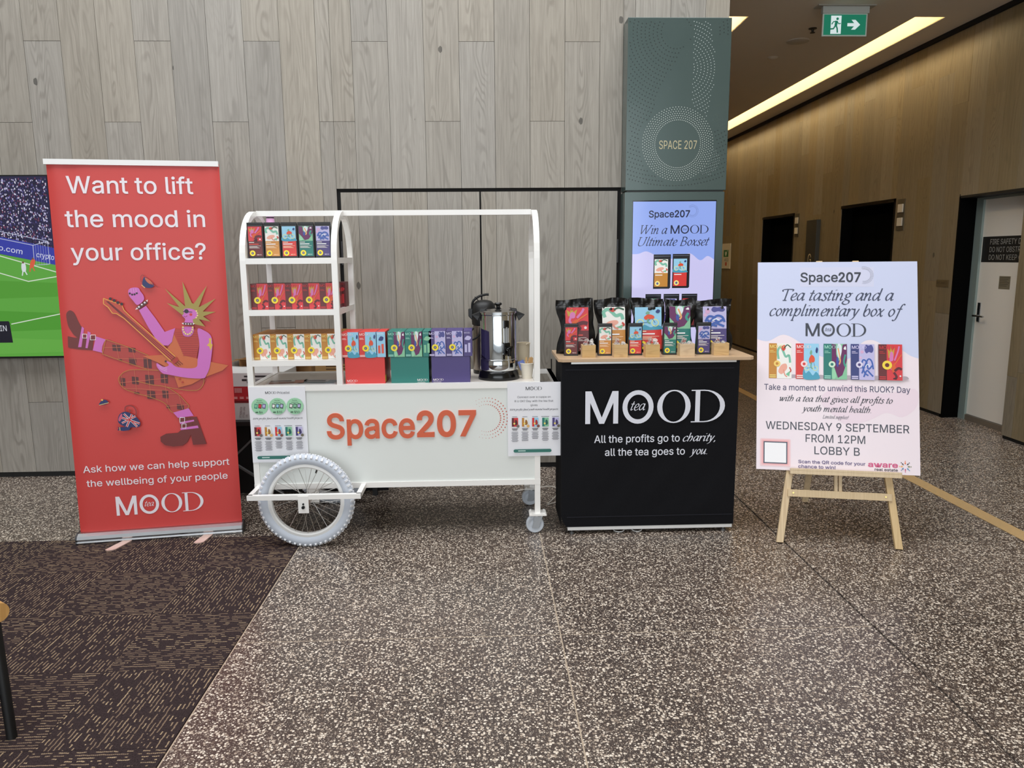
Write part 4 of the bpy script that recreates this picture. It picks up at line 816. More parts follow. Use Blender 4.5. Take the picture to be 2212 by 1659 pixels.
def tea_box(fl, loc, rotz, label, group=None):
    if fl not in _tb:
        o = MB().box(0, BW, 0, BD, 0, BH).build('tea_box', M(FL[fl]['strip'], .42)); 
        box_print(fl).build('front_print', o)
        side_print(fl).build('side_print', o, (BW, 0, 0), (0, 0, PI/2))
        side_print(fl).build('side_print', o, (0, BD, 0), (0, 0, -PI/2))
        MB().box(.004, BW-.004, .003, BD-.003, BH, BH+.0008).build('lid_flap', M([min(255, v*1.06) for v in FL[fl]['strip']], .4), o)
        tag(o, label, 'tea box', group); _tb[fl] = o
    else:
        o = copy_tree(_tb[fl]); o['label'] = label
        if group: o['group'] = group
        elif 'group' in o: del o['group']
    o.location = loc; o.rotation_euler.z = rotz
    return o
# pouches -------------------------------------------------------------------
PBLK = M((20,20,21), .42)
def pouch_label(fl, w, h, artf=.49):
    pr = Print(rough=.4); f = FL[fl]
    pr.rect(0, 0, w, h*(1-artf), f['strip'] if fl != 'gold' else (206,142,68)); art(pr, fl, 0, h*(1-artf), w, h*artf)
    k = h/.14; y = h*(1-artf)
    tx = (240,232,226) if fl in ('red','teal','purple') else (250,226,190)
    pr.rect(.05*w, y-.0075*k, .42*w, y-.0045*k, tx); pr.rect(.05*w, y-.0165*k, .74*w, y-.0125*k, (250,250,250) if fl != 'red' else (226,84,72), False)
    pr.layer += 1
    for i in range(4): pr.rect(.05*w, y-.0235*k-i*.0032*k, w*(.9-.09*((i*7) % 4)), y-.0222*k-i*.0032*k, tx, False)
    seal(pr, .27*w, .105*h, .0135*k); pr.mood(.6*w, .035*h, .32*w, tx, tea=False)
    return pr
def small_pouch(fl, w, h, d, label, group):
    me = MB()
    me.hexa([(-w/2,0,0),(w/2,0,0),(w/2,d,0),(-w/2,d,0)], [(-w/2,.002,h*.93),(w/2,.002,h*.93),(w/2,d*.42,h*.93),(-w/2,d*.42,h*.93)])
    me.hexa([(-w/2,.002,h*.93),(w/2,.002,h*.93),(w/2,d*.42,h*.93),(-w/2,d*.42,h*.93)], [(-w/2,.003,h),(w/2,.003,h),(w/2,.008,h),(-w/2,.008,h)])
    o = tag(me.build('tea_pouch', PBLK, bevel=.0018), label, 'tea pouch', group)
    pouch_label(fl, w*.84, h*.83).build('label_print', o, (-w*.42, -.0004, h*.055), (-.0122*.1, 0, 0))
    MB().box(-w*.49, w*.49, .0004, .0024, h*.90, h*.925).build('zip_fold', M((34,34,35), .35), o)
    return o
def big_pouch(fl, w, h, seed, label, group, rotz=0.0, lab=(.66, .8)):
    random.seed(seed); ph = [random.uniform(0, 6) for _ in range(8)]
    def prof(v):
        return .012+.05*min(1, v/.08)*(1-v)**.8 if v < .86 else .004+.012*(1-v)
    def wid(v):
        return w/2*(1-.10*math.sin(PI*min(1, max(0, (v-.18)/.55)))+.02*math.sin(9*v+ph[0]))
    def side(sg):
        def fn(u, v):
            e = (2*u-1); x = e*wid(v)
            d = prof(v)*(1-abs(e)**3*.82)
            inlab = max(0.0, abs(e)-.62)/.38
            wr = (.007*math.sin(11*v+4*e+ph[1])+.005*math.sin(23*v-9*e+ph[2])+.004*math.sin(17*e+ph[3]+5*v))*(inlab if v < .8 else 1.0)*(.2+min(1, v*3))
            if v > .86: wr += .004*math.sin(14*u+ph[4])
            zz = h*v+.006*math.sin(5*u+ph[5])*max(0, (v-.85)/.15)
            return (x+(.01*math.sin(6*v+ph[6]) if abs(e) > .8 else 0), sg*d+wr*.9+.004*math.sin(8*u+ph[7])*max(0, (v-.8)/.2), zz)
        return fn
    b = MB(); b.grid(side(-1), 22, 26)
    f = MB(); f.grid(side(1), 22, 26)
    b.add(f.v, [q[::-1] for q in f.f])
    o = b.build('large_tea_pouch', M((22,22,23), .33, bump=.5, bscale=38), None, smooth=True)
    for e in o.data.edges: e.use_edge_sharp = False
    tag(o, label, 'tea pouch', group); o.rotation_euler.z = rotz
    lw, lh = w*lab[0], h*lab[1]
    z0 = h*.06; t = math.atan2(prof(.08)-prof(.85), .77*h)
    pouch_label(fl, lw, lh, .53).build('label_print', o, (-lw/2, -prof(.08)-.0045, z0), (-t, 0, 0))
    MB().grid(lambda u, v: (side(-1)(u, .875+.02*v)[0], side(-1)(u, .875+.02*v)[1]-.0012, side(-1)(u, .875+.02*v)[2]), 22, 1).build('zip_strip', M((40,40,41), .3), o, solid=.001)
    return o
# ================================================================== THE CART
T = .03
cart = thing('vendor_cart', 'white steel market cart with arched canopy frame and bicycle wheels', 'cart', (-.48, 4.2, 0))
CO = cart.location
cw = M((244,242,238), .3, coat=.3)
def part(b, name, mat, parent=cart, **k): return b.build(name, mat, parent, **k)
X0, X1, Y0, Y1 = -1.25, .29, 3.95, 4.45
def hoop(x, zb0, zb1):
    yc = (Y0+Y1)/2; R = (Y1-Y0)/2-T/2
    pts = [(x, Y0+T/2, zb0), (x, Y0+T/2, 1.49)]
    pts += [(x, yc-R*math.cos(a), 1.495+(R+.012)*math.sin(a)) for a in [PI*i/20 for i in range(0, 21)]]
    pts += [(x, Y1-T/2, 1.49), (x, Y1-T/2, zb1)]
    return MB(CO).sweep(pts, [(-T/2,-T/2),(T/2,-T/2),(T/2,T/2),(-T/2,T/2)], up=(0,1,0))
part(hoop(X0+T/2, .28, .28), 'hoop', cw); part(hoop(-.77, .845, .845), 'hoop', cw); part(hoop(X1-T/2, .116, .116), 'hoop', cw)
part(MB(CO).box(X0+T, X1-T, 4.2-T/2, 4.2+T/2, 1.731, 1.759), 'ridge_rail', cw)
def frame(z, xa, xb, ya, yb, name, t=T, h=T):
    b = MB(CO).box(xa, xb, ya, ya+t, z-h, z).box(xa, xb, yb-t, yb, z-h, z).box(xa, xa+t, ya+t, yb-t, z-h, z).box(xb-t, xb, ya+t, yb-t, z-h, z)
    return part(b, name, cw)
for z in (1.508, 1.243, .978):
    sh = frame(z, X0+.001, -.756, Y0+.001, Y1-.001, 'shelf_frame')
    s2 = MB(CO).box(X0+T, -.785, Y0+T, Y1-T, z-.008, z-.001).build('shelf_board', WHITEP, sh)
frame(.845, X0-.001, X1+.001, Y0-.001, Y1+.001, 'deck_frame'); frame(.308, X0-.001, X1+.001, Y0-.001, Y1+.001, 'base_frame')
part(MB(CO).box(X0+T, X1-T, Y0+T, Y1-T, .832, .842), 'worktop', M((236,228,218), .3))
part(MB(CO).box(X0+T, X1-T, Y0+.006, Y0+.016, .308, .815), 'front_panel', M((228,232,228), .5))
part(MB(CO).box(X0+T, X1-T, Y1-.016, Y1-.006, .308, .815), 'back_panel', WHITEP)
for x in (X0+.008, X1-.018): part(MB(CO).box(x, x+.01, Y0+T, Y1-T, .308, .815), 'side_panel', WHITEP)
part(MB(CO).box(X0+T, X1-T, Y0+T, Y1-T, .281, .289), 'floor_panel', WHITEP)
part(MB(CO).sqtube([(X1, Y0+T/2, .83), (.378, Y0+T/2, .83), (.378, Y1-T/2, .83), (X1, Y1-T/2, .83)], .026, .026), 'push_handle', cw)
part(MB(CO).box(X1, .391, Y0+.002, Y0+.028, .817, .843).box(.365, .391, Y0+.002, Y1-.002, .817, .843).box(X1, .391, Y1-.028, Y1-.002, .817, .843), 'handle_sleeve', cw)
# raised lettering on the front panel
def letters3d(txt, x, z, h, depth, col, w, bold, name, parent, y):
    vs, fs = sans(txt, bold, .5)
    x0 = min(v[0] for v in vs); x1 = max(v[0] for v in vs); kx = w/(x1-x0); kz = h/CAP
    b = MB(parent.location); b.add([(x+(v[0]-x0)*kx, y-depth/2-v[2]*depth, z+v[1]*kz) for v in vs], fs)
    return b.build(name, M(col, .45), parent)
OR = (214,98,64)
letters3d('Space', -.851, .555, .131, .008, OR, .468, .032, 'raised_lettering', cart, Y0+.006)
letters3d('207', -.372, .560, .131, .008, OR, .318, .05, 'raised_lettering', cart, Y0+.006)
pr = Print()
pr.dots(.003, .651, (.075, .093, .111), 26, .0040, (206,96,84), -PI*.62, PI*.72, fade=True)
pr.build('dot_ring_print', cart, (-CO.x, Y0+.006-CO.y, 0))['kind'] = 'stuff'
# wheels
def wheel(y, far=False):
    cx, cz, R = -.950, .25, .25; tm = M((196,203,214), .55)
    ty = MB(CO)
    prof = [(.222+.028*math.cos(2*PI*i/14), .026*math.sin(2*PI*i/14)) for i in range(15)]
    w = ty.lathe(prof, 56, (cx, y, cz), axis='Y').build('wheel', tm, cart, smooth=True)
    tr = MB(CO)
    for i in range(54):
        a = 2*PI*i/54
        for sgn in (-1, 0, 1):
            aa = a+(.5*2*PI/54 if sgn == 0 else 0)
            rr = .2465 if sgn == 0 else .2395; hw = .006; yo = sgn*.0175; hl = .0065 if sgn == 0 else .0105
            rad = Vector((math.cos(aa), 0, math.sin(aa))); tan = Vector((-math.sin(aa), 0, math.cos(aa))); nrm = Vector((0, sgn*.75, 0))
            c = Vector((cx, y+yo, cz))+rad*rr; up = (rad+nrm).normalized(); sd = tan.cross(up)
            tr.hexa([c-tan*hw-sd*hl-up*.002, c+tan*hw-sd*hl-up*.002, c+tan*hw+sd*hl-up*.002, c-tan*hw+sd*hl-up*.002],
                    [c-tan*hw*.8-sd*hl*.9+up*.0065, c+tan*hw*.8-sd*hl*.9+up*.0065, c+tan*hw*.8+sd*hl*.9+up*.0065, c-tan*hw*.8+sd*hl*.9+up*.0065])
    o = tr.build('tread', M((226,228,232), .6), w); o['kind'] = 'stuff'
    MB(CO).lathe([(.199,-.014),(.199,.014),(.186,.017),(.179,.012),(.179,-.012),(.186,-.017),(.199,-.014)], 56, (cx, y, cz), axis='Y').build('rim', M((232,232,230), .35), w, smooth=True)
    MB(CO).lathe([(0,-.034),(.007,-.034),(.007,-.028),(.021,-.026),(.021,-.022),(.011,-.018),(.011,.018),(.021,.022),(.021,.026),(0,.03)], 20, (cx, y, cz), axis='Y').build('hub', M((200,180,170), .3, .8), w, smooth=True)
    if not far:
        sp = None
        for i in range(32):
            a = 2*PI*i/32; sg = 1 if i % 2 else -1; a2 = a+(.9 if (i//2) % 2 else -.9)
            MB(CO).cyl((cx+.02*math.cos(a2), y+sg*.023, cz+.02*math.sin(a2)), (cx+.181*math.cos(a), y+sg*.004, cz+.181*math.sin(a)), .0013, 5).build('spoke', M((196,194,190), .3, 1.0), w)
        MB(CO).cyl((cx+.063, y, cz+.168), (cx+.056, y, cz+.148), .005).build('valve_cap', M((16,16,16), .5), w)
        MB(CO).box(cx-.027, cx+.027, 3.764, 3.768, .205, .296).build('axle_plate', cw, w)
        MB(CO).cyl((cx, 3.764, .238), (cx, 3.752, .238), .008).cyl((cx, 3.764, .254), (cx, 3.76, .254), .005).build('axle_nut', M((30,30,32), .4, .6), w)
wheel(3.838); wheel(4.545, True)
part(MB(CO).box(-.975, -.91, Y0+.001, Y0+.012, .20, .30), 'axle_bracket', cw)
def guard(ya, yb):
    lo, hi = min(ya, yb), max(ya, yb)
    return MB(CO).box(-1.238, -.655, ya-.0125, ya+.0125, .276, .301).box(-1.238, -1.213, lo, hi, .276, .301).box(-.68, -.655, lo, hi, .276, .301)
part(guard(3.78, 3.949), 'wheel_guard', cw); part(guard(4.62, 4.451), 'wheel_guard', cw)
# castors
def castor(x, y):
    c = part(MB(CO).box(x-.047, x+.047, y-.04, y+.04, .106, .116), 'castor_plate', cw)
    for a in (-.037, .037):
        for b in (-.03, .03): MB(CO).cyl((x+a, y+b, .112), (x+a, y+b, .122), .006, 8).build('bolt', cw, c)
    MB(CO).lathe([(0,.106),(.03,.106),(.03,.098),(0,.098)], 16, (x, y, 0)).hexa([(x-.03,y-.022,.03),(x+.005,y-.022,.03),(x+.005,y-.018,.03),(x-.03,y-.018,.03)], [(x-.02,y-.022,.1),(x+.028,y-.022,.1),(x+.028,y-.018,.1),(x-.02,y-.018,.1)]).hexa([(x-.03,y+.018,.03),(x+.005,y+.018,.03),(x+.005,y+.022,.03),(x-.03,y+.022,.03)], [(x-.02,y+.018,.1),(x+.028,y+.018,.1),(x+.028,y+.022,.1),(x-.02,y+.022,.1)]).build('fork', M((176,182,188), .3, .8), c)
    MB(CO).lathe([(0,-.015),(.02,-.015),(.024,-.012),(.03,-.012),(.036,-.016),(.046,-.016),(.05,-.01),(.05,.01),(.046,.016),(.036,.016),(.03,.012),(0,.012)], 28, (x-.014, y, .05), axis='Y').build('castor_wheel', M((196,202,210), .5), c, smooth=True)
castor(X1-T/2, Y0+T/2); castor(X1-T/2, Y1-T/2)
# ------------------------------------------------------------------ goods on the shelves
POS = ['leftmost', 'second from left', 'middle', 'fourth from left', 'rightmost']; ROW = ['front', 'second', 'third', 'fourth', 'fifth', 'sixth']
proto = {}
for i, fl in enumerate(ORDER):
    p = small_pouch(fl, .083, .182, .055, 'black pouch with %s label on the cart top shelf' % FL[fl]['name'], 'black pouches on the cart top shelf')
    p.location = (-1.177+.0866*i, 3.995, 1.508)
for r, n in ((0, 5), (1, 5), (2, 5)):
    for i in range(n):
        lab = 'maroon and red tea box, %s in front on the middle shelf' % POS[i] if r == 0 else 'maroon tea box, %s in the %s row, middle cart shelf' % (POS[i], ROW[r])
        tea_box('red', (-1.218+.0893*i, 3.995+.047*r, 1.243), 0, lab, 'tea boxes on the middle cart shelf' if r == 0 else 'rear tea boxes on the middle cart shelf')
for r in (0, 1):
    tea_box('red', (-.848+.047*r, 4.245, 1.243), -PI/2, 'maroon tea box turned sideways, %s of two at the middle shelf rear' % ('left' if r == 0 else 'right'), 'sideways tea boxes on the middle cart shelf')
for r in range(6):
    for i in range(5):
        lab = 'ochre and white tea box, %s in front on the lowest shelf' % POS[i] if r == 0 else 'ochre tea box, %s in the %s row on the lowest cart shelf' % (POS[i], ROW[r])
        tea_box('gold', (-1.222+.0893*i, 3.995+.047*r, .978), 0, lab, 'tea boxes on the lowest cart shelf' if r == 0 else 'rear tea boxes on the lowest cart shelf')
# pink bottle behind the pouches
t = thing('drink_bottle', 'pale pink bottle top showing behind the pouches on the top shelf', 'bottle', (-1.178, 4.3, 1.508))
MB().lathe([(0,0),(.034,0),(.036,.004),(.036,.15),(.03,.185),(.022,.2),(.021,.22),(0,.22)], 28).build('body', M((226,170,214), .4), t, smooth=True)
MB().lathe([(0,.238),(.0195,.238),(.0205,.234),(.0205,.221),(0,.221)], 24).build('cap', M((206,168,206), .4), t, smooth=True)
MB().lathe([(.0212,.224),(.0212,.216),(.0205,.216)], 24).build('collar', M((40,34,40), .4), t)
# cartons with boxes on the worktop
WTZ = .842
for fl, xa, xb, ya, side, num in (('coral', -.745, -.535, 3.985, 'left', 0), ('teal', -.503, -.302, 3.985, 'right', 0), ('purple', -.287, -.083, 3.985, 'left', 0)):
    w = xb-xa; f = FL[fl]; nm = {'coral': 'red', 'teal': 'teal', 'purple': 'violet'}[fl]
    cr = tag(MB().box(0, w, 0, .235, 0, .142).build('display_carton', M(f['strip'], .45)), 'plain %s display carton carrying tea boxes on the worktop' % nm, 'carton', 'display cartons on the worktop')
    cr.location = (xa, ya, WTZ)
    pr = Print(); pr.mood(.008 if side == 'left' else w-.062, .012, .054, (240,228,226), h=.0115, tea=False); pr.rect(.008 if side == 'left' else w-.062, .005, (.05 if side == 'left' else w-.02), .0065, (240,228,226)); pr.build('lettering', cr)
    if fl == 'coral':
        pr = Print(); pr.rect(.0, .01, .04, .045, (236,220,60)); pr.build('sticker', cr, (w, .0, 0), (0, 0, PI/2))
    MB().box(.002, w-.002, .002, .233, .142, .1432).build('lid', M([v*.96 for v in f['strip']], .5), cr)
    zt = WTZ+.1435; x0 = xa-.012
    for r in range(4):
        for i in range(2):
            lab = ('%s tea box, %s front on the %s carton' % (f['name'], ('left' if i == 0 else 'centre'), nm)) if r == 0 else '%s tea box, %s of the %s row on the %s carton' % (f['name'], ('left' if i == 0 else 'right'), ROW[r], nm)
            tea_box(fl, (x0+.0915*i, ya-.002+.047*r, zt), 0, lab, ('front' if r == 0 else 'rear')+' tea boxes on the %s carton' % nm)
    for r in range(2):
        lab = '%s tea box turned sideways, %s on the %s carton' % (f['name'], 'front' if r == 0 else 'rear', nm)
        tea_box(fl, (x0+.1845, ya-.002+.0915*r+BW, zt), -PI/2, lab, 'sideways tea boxes on the worktop cartons')
# leaflets lying on the deck under the shelves
random.seed(5)
for nm, x, y, rz, c1, c2, lab in (('leaflet', -1.08, 4.08, .15, (232,228,226), (150,96,78), 'glossy leaflet with brown photograph lying left on the cart deck'), ('leaflet', -.90, 4.075, -.1, (236,236,240), (120,140,150), 'white leaflet with blue heading lying right on the cart deck')):
    o = tag(MB().box(-.105, .105, -.074, .074, 0, .0012).build(nm, M(c1, .3)), lab, 'leaflet', 'leaflets on the cart deck'); o.location = (x, y, .8425); o.rotation_euler.z = rz
    pr = Print(rough=.3); pr.rect(-.09, -.06, .05, .0, c2); pr.rect(-.09, .02, .02, .05, [v*.7 for v in c2]); pr.rect(.04, -.06, .09, .05, [min(255, v*1.3) for v in c2]); pr.build('print', o, (0, 0, .0012), (-PI/2, 0, 0))
# price list and poster taped to the cart
def pack_icon(pr, fl, x, z, w, h, badge=None):
    f = FL[fl]; pr.rect(x, z, x+w, z+h, f['bg']); pr.rect(x, z, x+w*.36, z+h, f['strip']); pr.blob([(x+.5*w, z+.2*h), (x+.9*w, z+.3*h), (x+.8*w, z+.7*h), (x+.55*w, z+.75*h)], [v*.8 for v in f['strip']])
    pr.disc(x+.4*w, z+.35*h, w*.15, (246,226,120))
    if badge: pr.disc(x+w*.98, z+.06*h, w*.24, badge)
def poster_body(pr, zt, W):
    for i, fl in enumerate(ORDER):
        x = .018+i*.0545; pack_icon(pr, fl, x+.004, zt-.048, .034, .048, [(120,110,104), (226,180,110), (130,80,70), None, (110,104,84)][i])
        pr.layer += 1; nmw = (.026, .026, .03, .042, .036)[i]
        pr.rect(x+.02-nmw/2, zt+.005, x+.02+nmw/2, zt+.0075, (96,96,104), False)
        pr.rect(x+.004, zt-.062, x+.036, zt-.0585, (40,40,46), False); pr.rect(x+.008, zt-.068, x+.032, zt-.0645, (40,40,46), False)
        for k in range((11, 10, 8, 10, 9)[i]):
            ww = .0165+.003*math.sin(k*2.3+i); pr.rect(x+.02-ww, zt-.0795-k*.0052, x+.02+ww, zt-.0772-k*.0052, (120,120,128), False)
    pr.rrect(.03, .022, W-.05, .04, .0089, (50,116,106)); pr.rect(.055, .029, .095, .0335, (214,236,230))
t = tag(MB().box(0, .297, -.0015, 0, 0, .41).build('price_list', PAPER), 'white price list sheet taped to the left of the cart front', 'poster'); t.location = (-1.25, Y0-.002, .43)
pr = Print(); ink = (50,48,54)
pr.mood(.088, .372, .058, ink, h=.0135, tea=False); pr.text('Pricelist', .152, .372, .0125, ink, w=.064)
for i, (cx, p1, p2, fls) in enumerate(((.056, 'Boxes', '$6', ('teal','red','purple')), (.149, 'Pouches', '$30', ('gold','coral','purple')), (.241, 'Pouches', '$50', ('gold','teal','purple')))):
    pr.disc(cx, .306, .0445, (160,214,174)); pr.text(p1.lower() if False else p1, cx, .334, .007, (44,70,54), align='C', w=.026)
    pr.rect(cx-.018, .3255, cx+.018, .328, (90,130,104))
    for j, fl in enumerate(fls):
        a = cx-.03+j*.021; f = FL[fl]; pr.poly([(a, .297), (a+.016, .294), (a+.02, .318), (a+.003, .321)], f['strip'] if i == 0 else (30,40,50)); pr.poly([(a+.003, .301), (a+.014, .299), (a+.017, .315), (a+.005, .317)], f['bg'])
    pr.rect(cx-.024, .272, cx-.01, .278, (60,90,70)); pr.text(p2, cx-.005, .27, .011, (34,44,38), w=.018 if i == 0 else .028)
pr.text('100% profits fund youth mental health projects', .148, .2375, .0068, (74,72,80), font='it', align='C', w=.262)
poster_body(pr, .196, .297); pr.build('print', t, (0, -.0015, 0))
t = tag(MB().box(0, .285, -.0015, 0, 0, .405).build('info_poster', PAPER), 'white tea information sheet taped to the right of the cart front', 'poster'); t.location = (.115, Y0-.002, .44)
pr = Print()
pr.mood(.098, .362, .086, ink, h=.0185)
pr.text('Connect over a cuppa on', .142, .32, .0105, (70,68,74), w=.178, align='C'); pr.text('R U OK? Day with the tea that', .142, .298, .0105, (70,68,74), w=.207, align='C'); pr.text('gives', .142, .276, .0105, (70,68,74), w=.037, align='C')
pr.text('100% profits fund youth mental health projects.', .142, .253, .0066, (74,72,80), font='it', align='C', w=.26)
poster_body(pr, .212, .285); pr.build('print', t, (0, -.0015, 0))
# ------------------------------------------------------------------ urn, airpot, cups
CHROME = M((205,208,210), .08, 1.0); BRUSH = M((150,142,134), .3, 1.0); GBLK = M((10,10,11), .18)
t = thing('water_urn', 'polished steel hot water urn with black base, tap and gauge', 'urn', (.074, 4.118, WTZ))
MB().lathe([(0,.0),(.112,.0),(.115,.006),(.106,.045),(.1,.05),(0,.05)], 40).build('base', GBLK, t, smooth=True)
MB().lathe([(.1,.05),(.1025,.054),(.1025,.108),(.1,.112),(.1015,.114),(.1015,.116),(.1,.118),(.1,.352),(.1035,.356),(.1035,.364),(0,.364)], 48).build('body', CHROME, t, smooth=True)
MB().lathe([(.1035,.364),(.102,.371),(.06,.381),(0,.385)], 40).build('lid', M((190,190,190), .18, 1.0), t, smooth=True)
MB().lathe([(0,.418),(.017,.417),(.021,.412),(.02,.405),(.011,.4),(.01,.392),(.02,.384),(0,.383)], 24).build('lid_knob', GBLK, t, smooth=True)
for s in (-1, 1):
    MB().hexa([(s*.10,-.016,.345),(s*.112,-.016,.318),(s*.112,.016,.318),(s*.10,.016,.345)], [(s*.09,-.02,.376),(s*.145,-.016,.352),(s*.145,.016,.352),(s*.09,.02,.376)]).hexa([(s*.10,-.016,.345),(s*.112,-.016,.345),(s*.112,.016,.345),(s*.10,.016,.345)], [(s*.06,-.014,.39),(s*.10,-.014,.384),(s*.10,.014,.384),(s*.06,.014,.39)]).build('side_handle', M((16,16,17), .4), t, bevel=.003)
ga = math.radians(-68)
gx, gy = .1*math.cos(ga), .1*math.sin(ga)
def gpt(r, z, da=0): return ((.1+r)*math.cos(ga+da), (.1+r)*math.sin(ga+da), z)
MB().bar(gpt(.006,.285), gpt(.006,.327), .03, .016, up=(math.cos(ga), math.sin(ga), 0)).build('gauge_cap', GBLK, t, bevel=.005)
MB().cyl(gpt(.008,.20), gpt(.008,.292), .0075).build('gauge_tube', M((210,214,216), .05, trans=.6), t, smooth=True)
MB().bar(gpt(.002,.19), gpt(.002,.30), .022, .004, up=(math.cos(ga), math.sin(ga), 0)).build('gauge_back', CHROME, t)
MB().bar(gpt(.008,.145), gpt(.008,.208), .038, .024, up=(math.cos(ga), math.sin(ga), 0)).build('tap_body', GBLK, t, bevel=.005)
MB().cyl(gpt(.012,.178), gpt(.052,.172), .0125).cyl(gpt(.046,.178), gpt(.046,.14), .0105).bar(gpt(.046,.18), gpt(.078,.192), .016, .008).build('tap_spout', GBLK, t, smooth=True)
MB().bar(gpt(.0035,.07,.85), gpt(.0035,.102,.85), .02, .006, up=(math.cos(ga+.85), math.sin(ga+.85), 0)).build('switch', GBLK, t, bevel=.002)
pr = Print(rough=.3); pr.text('Gas', -.018, .078, .009, (90,90,92), w=.02); pr.build('maker_lettering', t, ((.1035)*math.cos(-1.4), (.1035)*math.sin(-1.4), 0), (0, 0, .17))
t = thing('airpot', 'brushed steel pump airpot with black domed lid behind the urn', 'airpot', (-.005, 4.325, WTZ))
MB().lathe([(0,0),(.064,0),(.066,.008),(.066,.02),(0,.02)], 32).build('base', GBLK, t, smooth=True)
MB().lathe([(.063,.02),(.064,.024),(.064,.27),(.056,.285),(0,.285)], 36).build('body', BRUSH, t, smooth=True)
MB().lathe([(.058,.275),(.068,.282),(.07,.30),(.07,.36),(.064,.395),(.045,.414),(.02,.421),(0,.422)], 36).build('lid', M((20,20,21), .42), t, smooth=True)
MB().tube(spline([(-.066,-.01,.36),(-.062,-.015,.41),(-.03,-.02,.44),(.01,-.02,.452),(.03,-.02,.452)], 6), .007, 8).tube([(-.05,-.02,.44),(-.03,-.02,.418)], .003, 6).build('pump_lever', M((20,20,21), .4), t, smooth=True)
MB().hexa([(-.088,-.02,.33),(-.06,-.02,.30),(-.06,.02,.30),(-.088,.02,.33)], [(-.088,-.02,.372),(-.06,-.02,.372),(-.06,.02,.372),(-.088,.02,.372)]).build('spout_housing', M((20,20,21), .4), t, bevel=.004)
MB().tube(spline([(-.06,-.05,.265),(-.085,-.06,.23),(-.07,-.066,.20),(-.03,-.07,.225),(-.02,-.066,.27)], 5), .006, 8).build('carry_handle', M((18,18,19), .4), t, smooth=True)
CUP = M((232,224,208), .6)
def cup(name, label, loc, h, r0, r1, mat):
    o = tag(MB().lathe([(0,.004),(r0*.9,.004),(r0,0),(r1,h),(r1+.0022,h+.001),(r1+.0022,h-.003),(r1+.0004,h-.003),(r1-.001,h-.001),(r0-.0012,.006),(0,.006)], 36).build(name, mat, smooth=True), label, 'cup'); o.location = loc; return o
c = cup('paper_cup', 'white paper cup holding wooden stirrers on the worktop', (.229, 4.10, WTZ), .086, .0275, .0385, CUP)
MB().lathe([(.0393,.083),(.0411,.0855),(.0393,.088)], 36).build('rolled_rim', M((240,234,220), .5), c, smooth=True)
c2 = cup('paper_jug', 'tall beige paper beaker with a pinched lip behind the stirrer cup', (.217, 4.235, WTZ), .182, .031, .036, M((206,192,166), .65))
MB().hexa([(.012,-.0395,.176),(.036,-.026,.176),(.034,-.024,.178),(.012,-.036,.178)], [(.024,-.037,.183),(.037,-.026,.183),(.036,-.024,.184),(.02,-.036,.184)]).build('lip', M((224,212,188), .6), c2)
random.seed(11)
for i in range(6):
    a = random.uniform(0, 6.28); r = .016
    b = MB(); pts = [(-.0045,0),(.0045,0),(.0055,.09),(.0045,.1),(0,.103),(-.0045,.1),(-.0055,.09)]
    b.add([(x, -.0008, z) for x, z in pts]+[(x, .0008, z) for x, z in pts], [tuple(range(7)), tuple(range(13, 6, -1))]+[(k, (k+1) % 7, 7+(k+1) % 7, 7+k) for k in range(7)])
    o = b.build('wooden_stirrer', M((214,172,118), .6)); tag(o, 'wooden stirrer standing in the white paper cup', 'stirrer', 'stirrers in the paper cup')
    o.location = (.229+.006+r*math.cos(a)*.6, 4.10+r*math.sin(a)*.6, WTZ+.016); o.rotation_euler = (random.uniform(-.12,.12), random.uniform(-.05,.22), random.uniform(-.6,.6))
o = tag(MB().grid(lambda u, v: (-.018+.036*u, .003*math.sin(6*u+3*v), .05*v), 8, 8).build('sugar_sachet', M((110,126,190), .4), solid=.001), 'small blue sachet tucked in the white paper cup', 'sachet'); o.location = (.211, 4.092, WTZ+.052); o.rotation_euler = (-.1, -.35, .2)
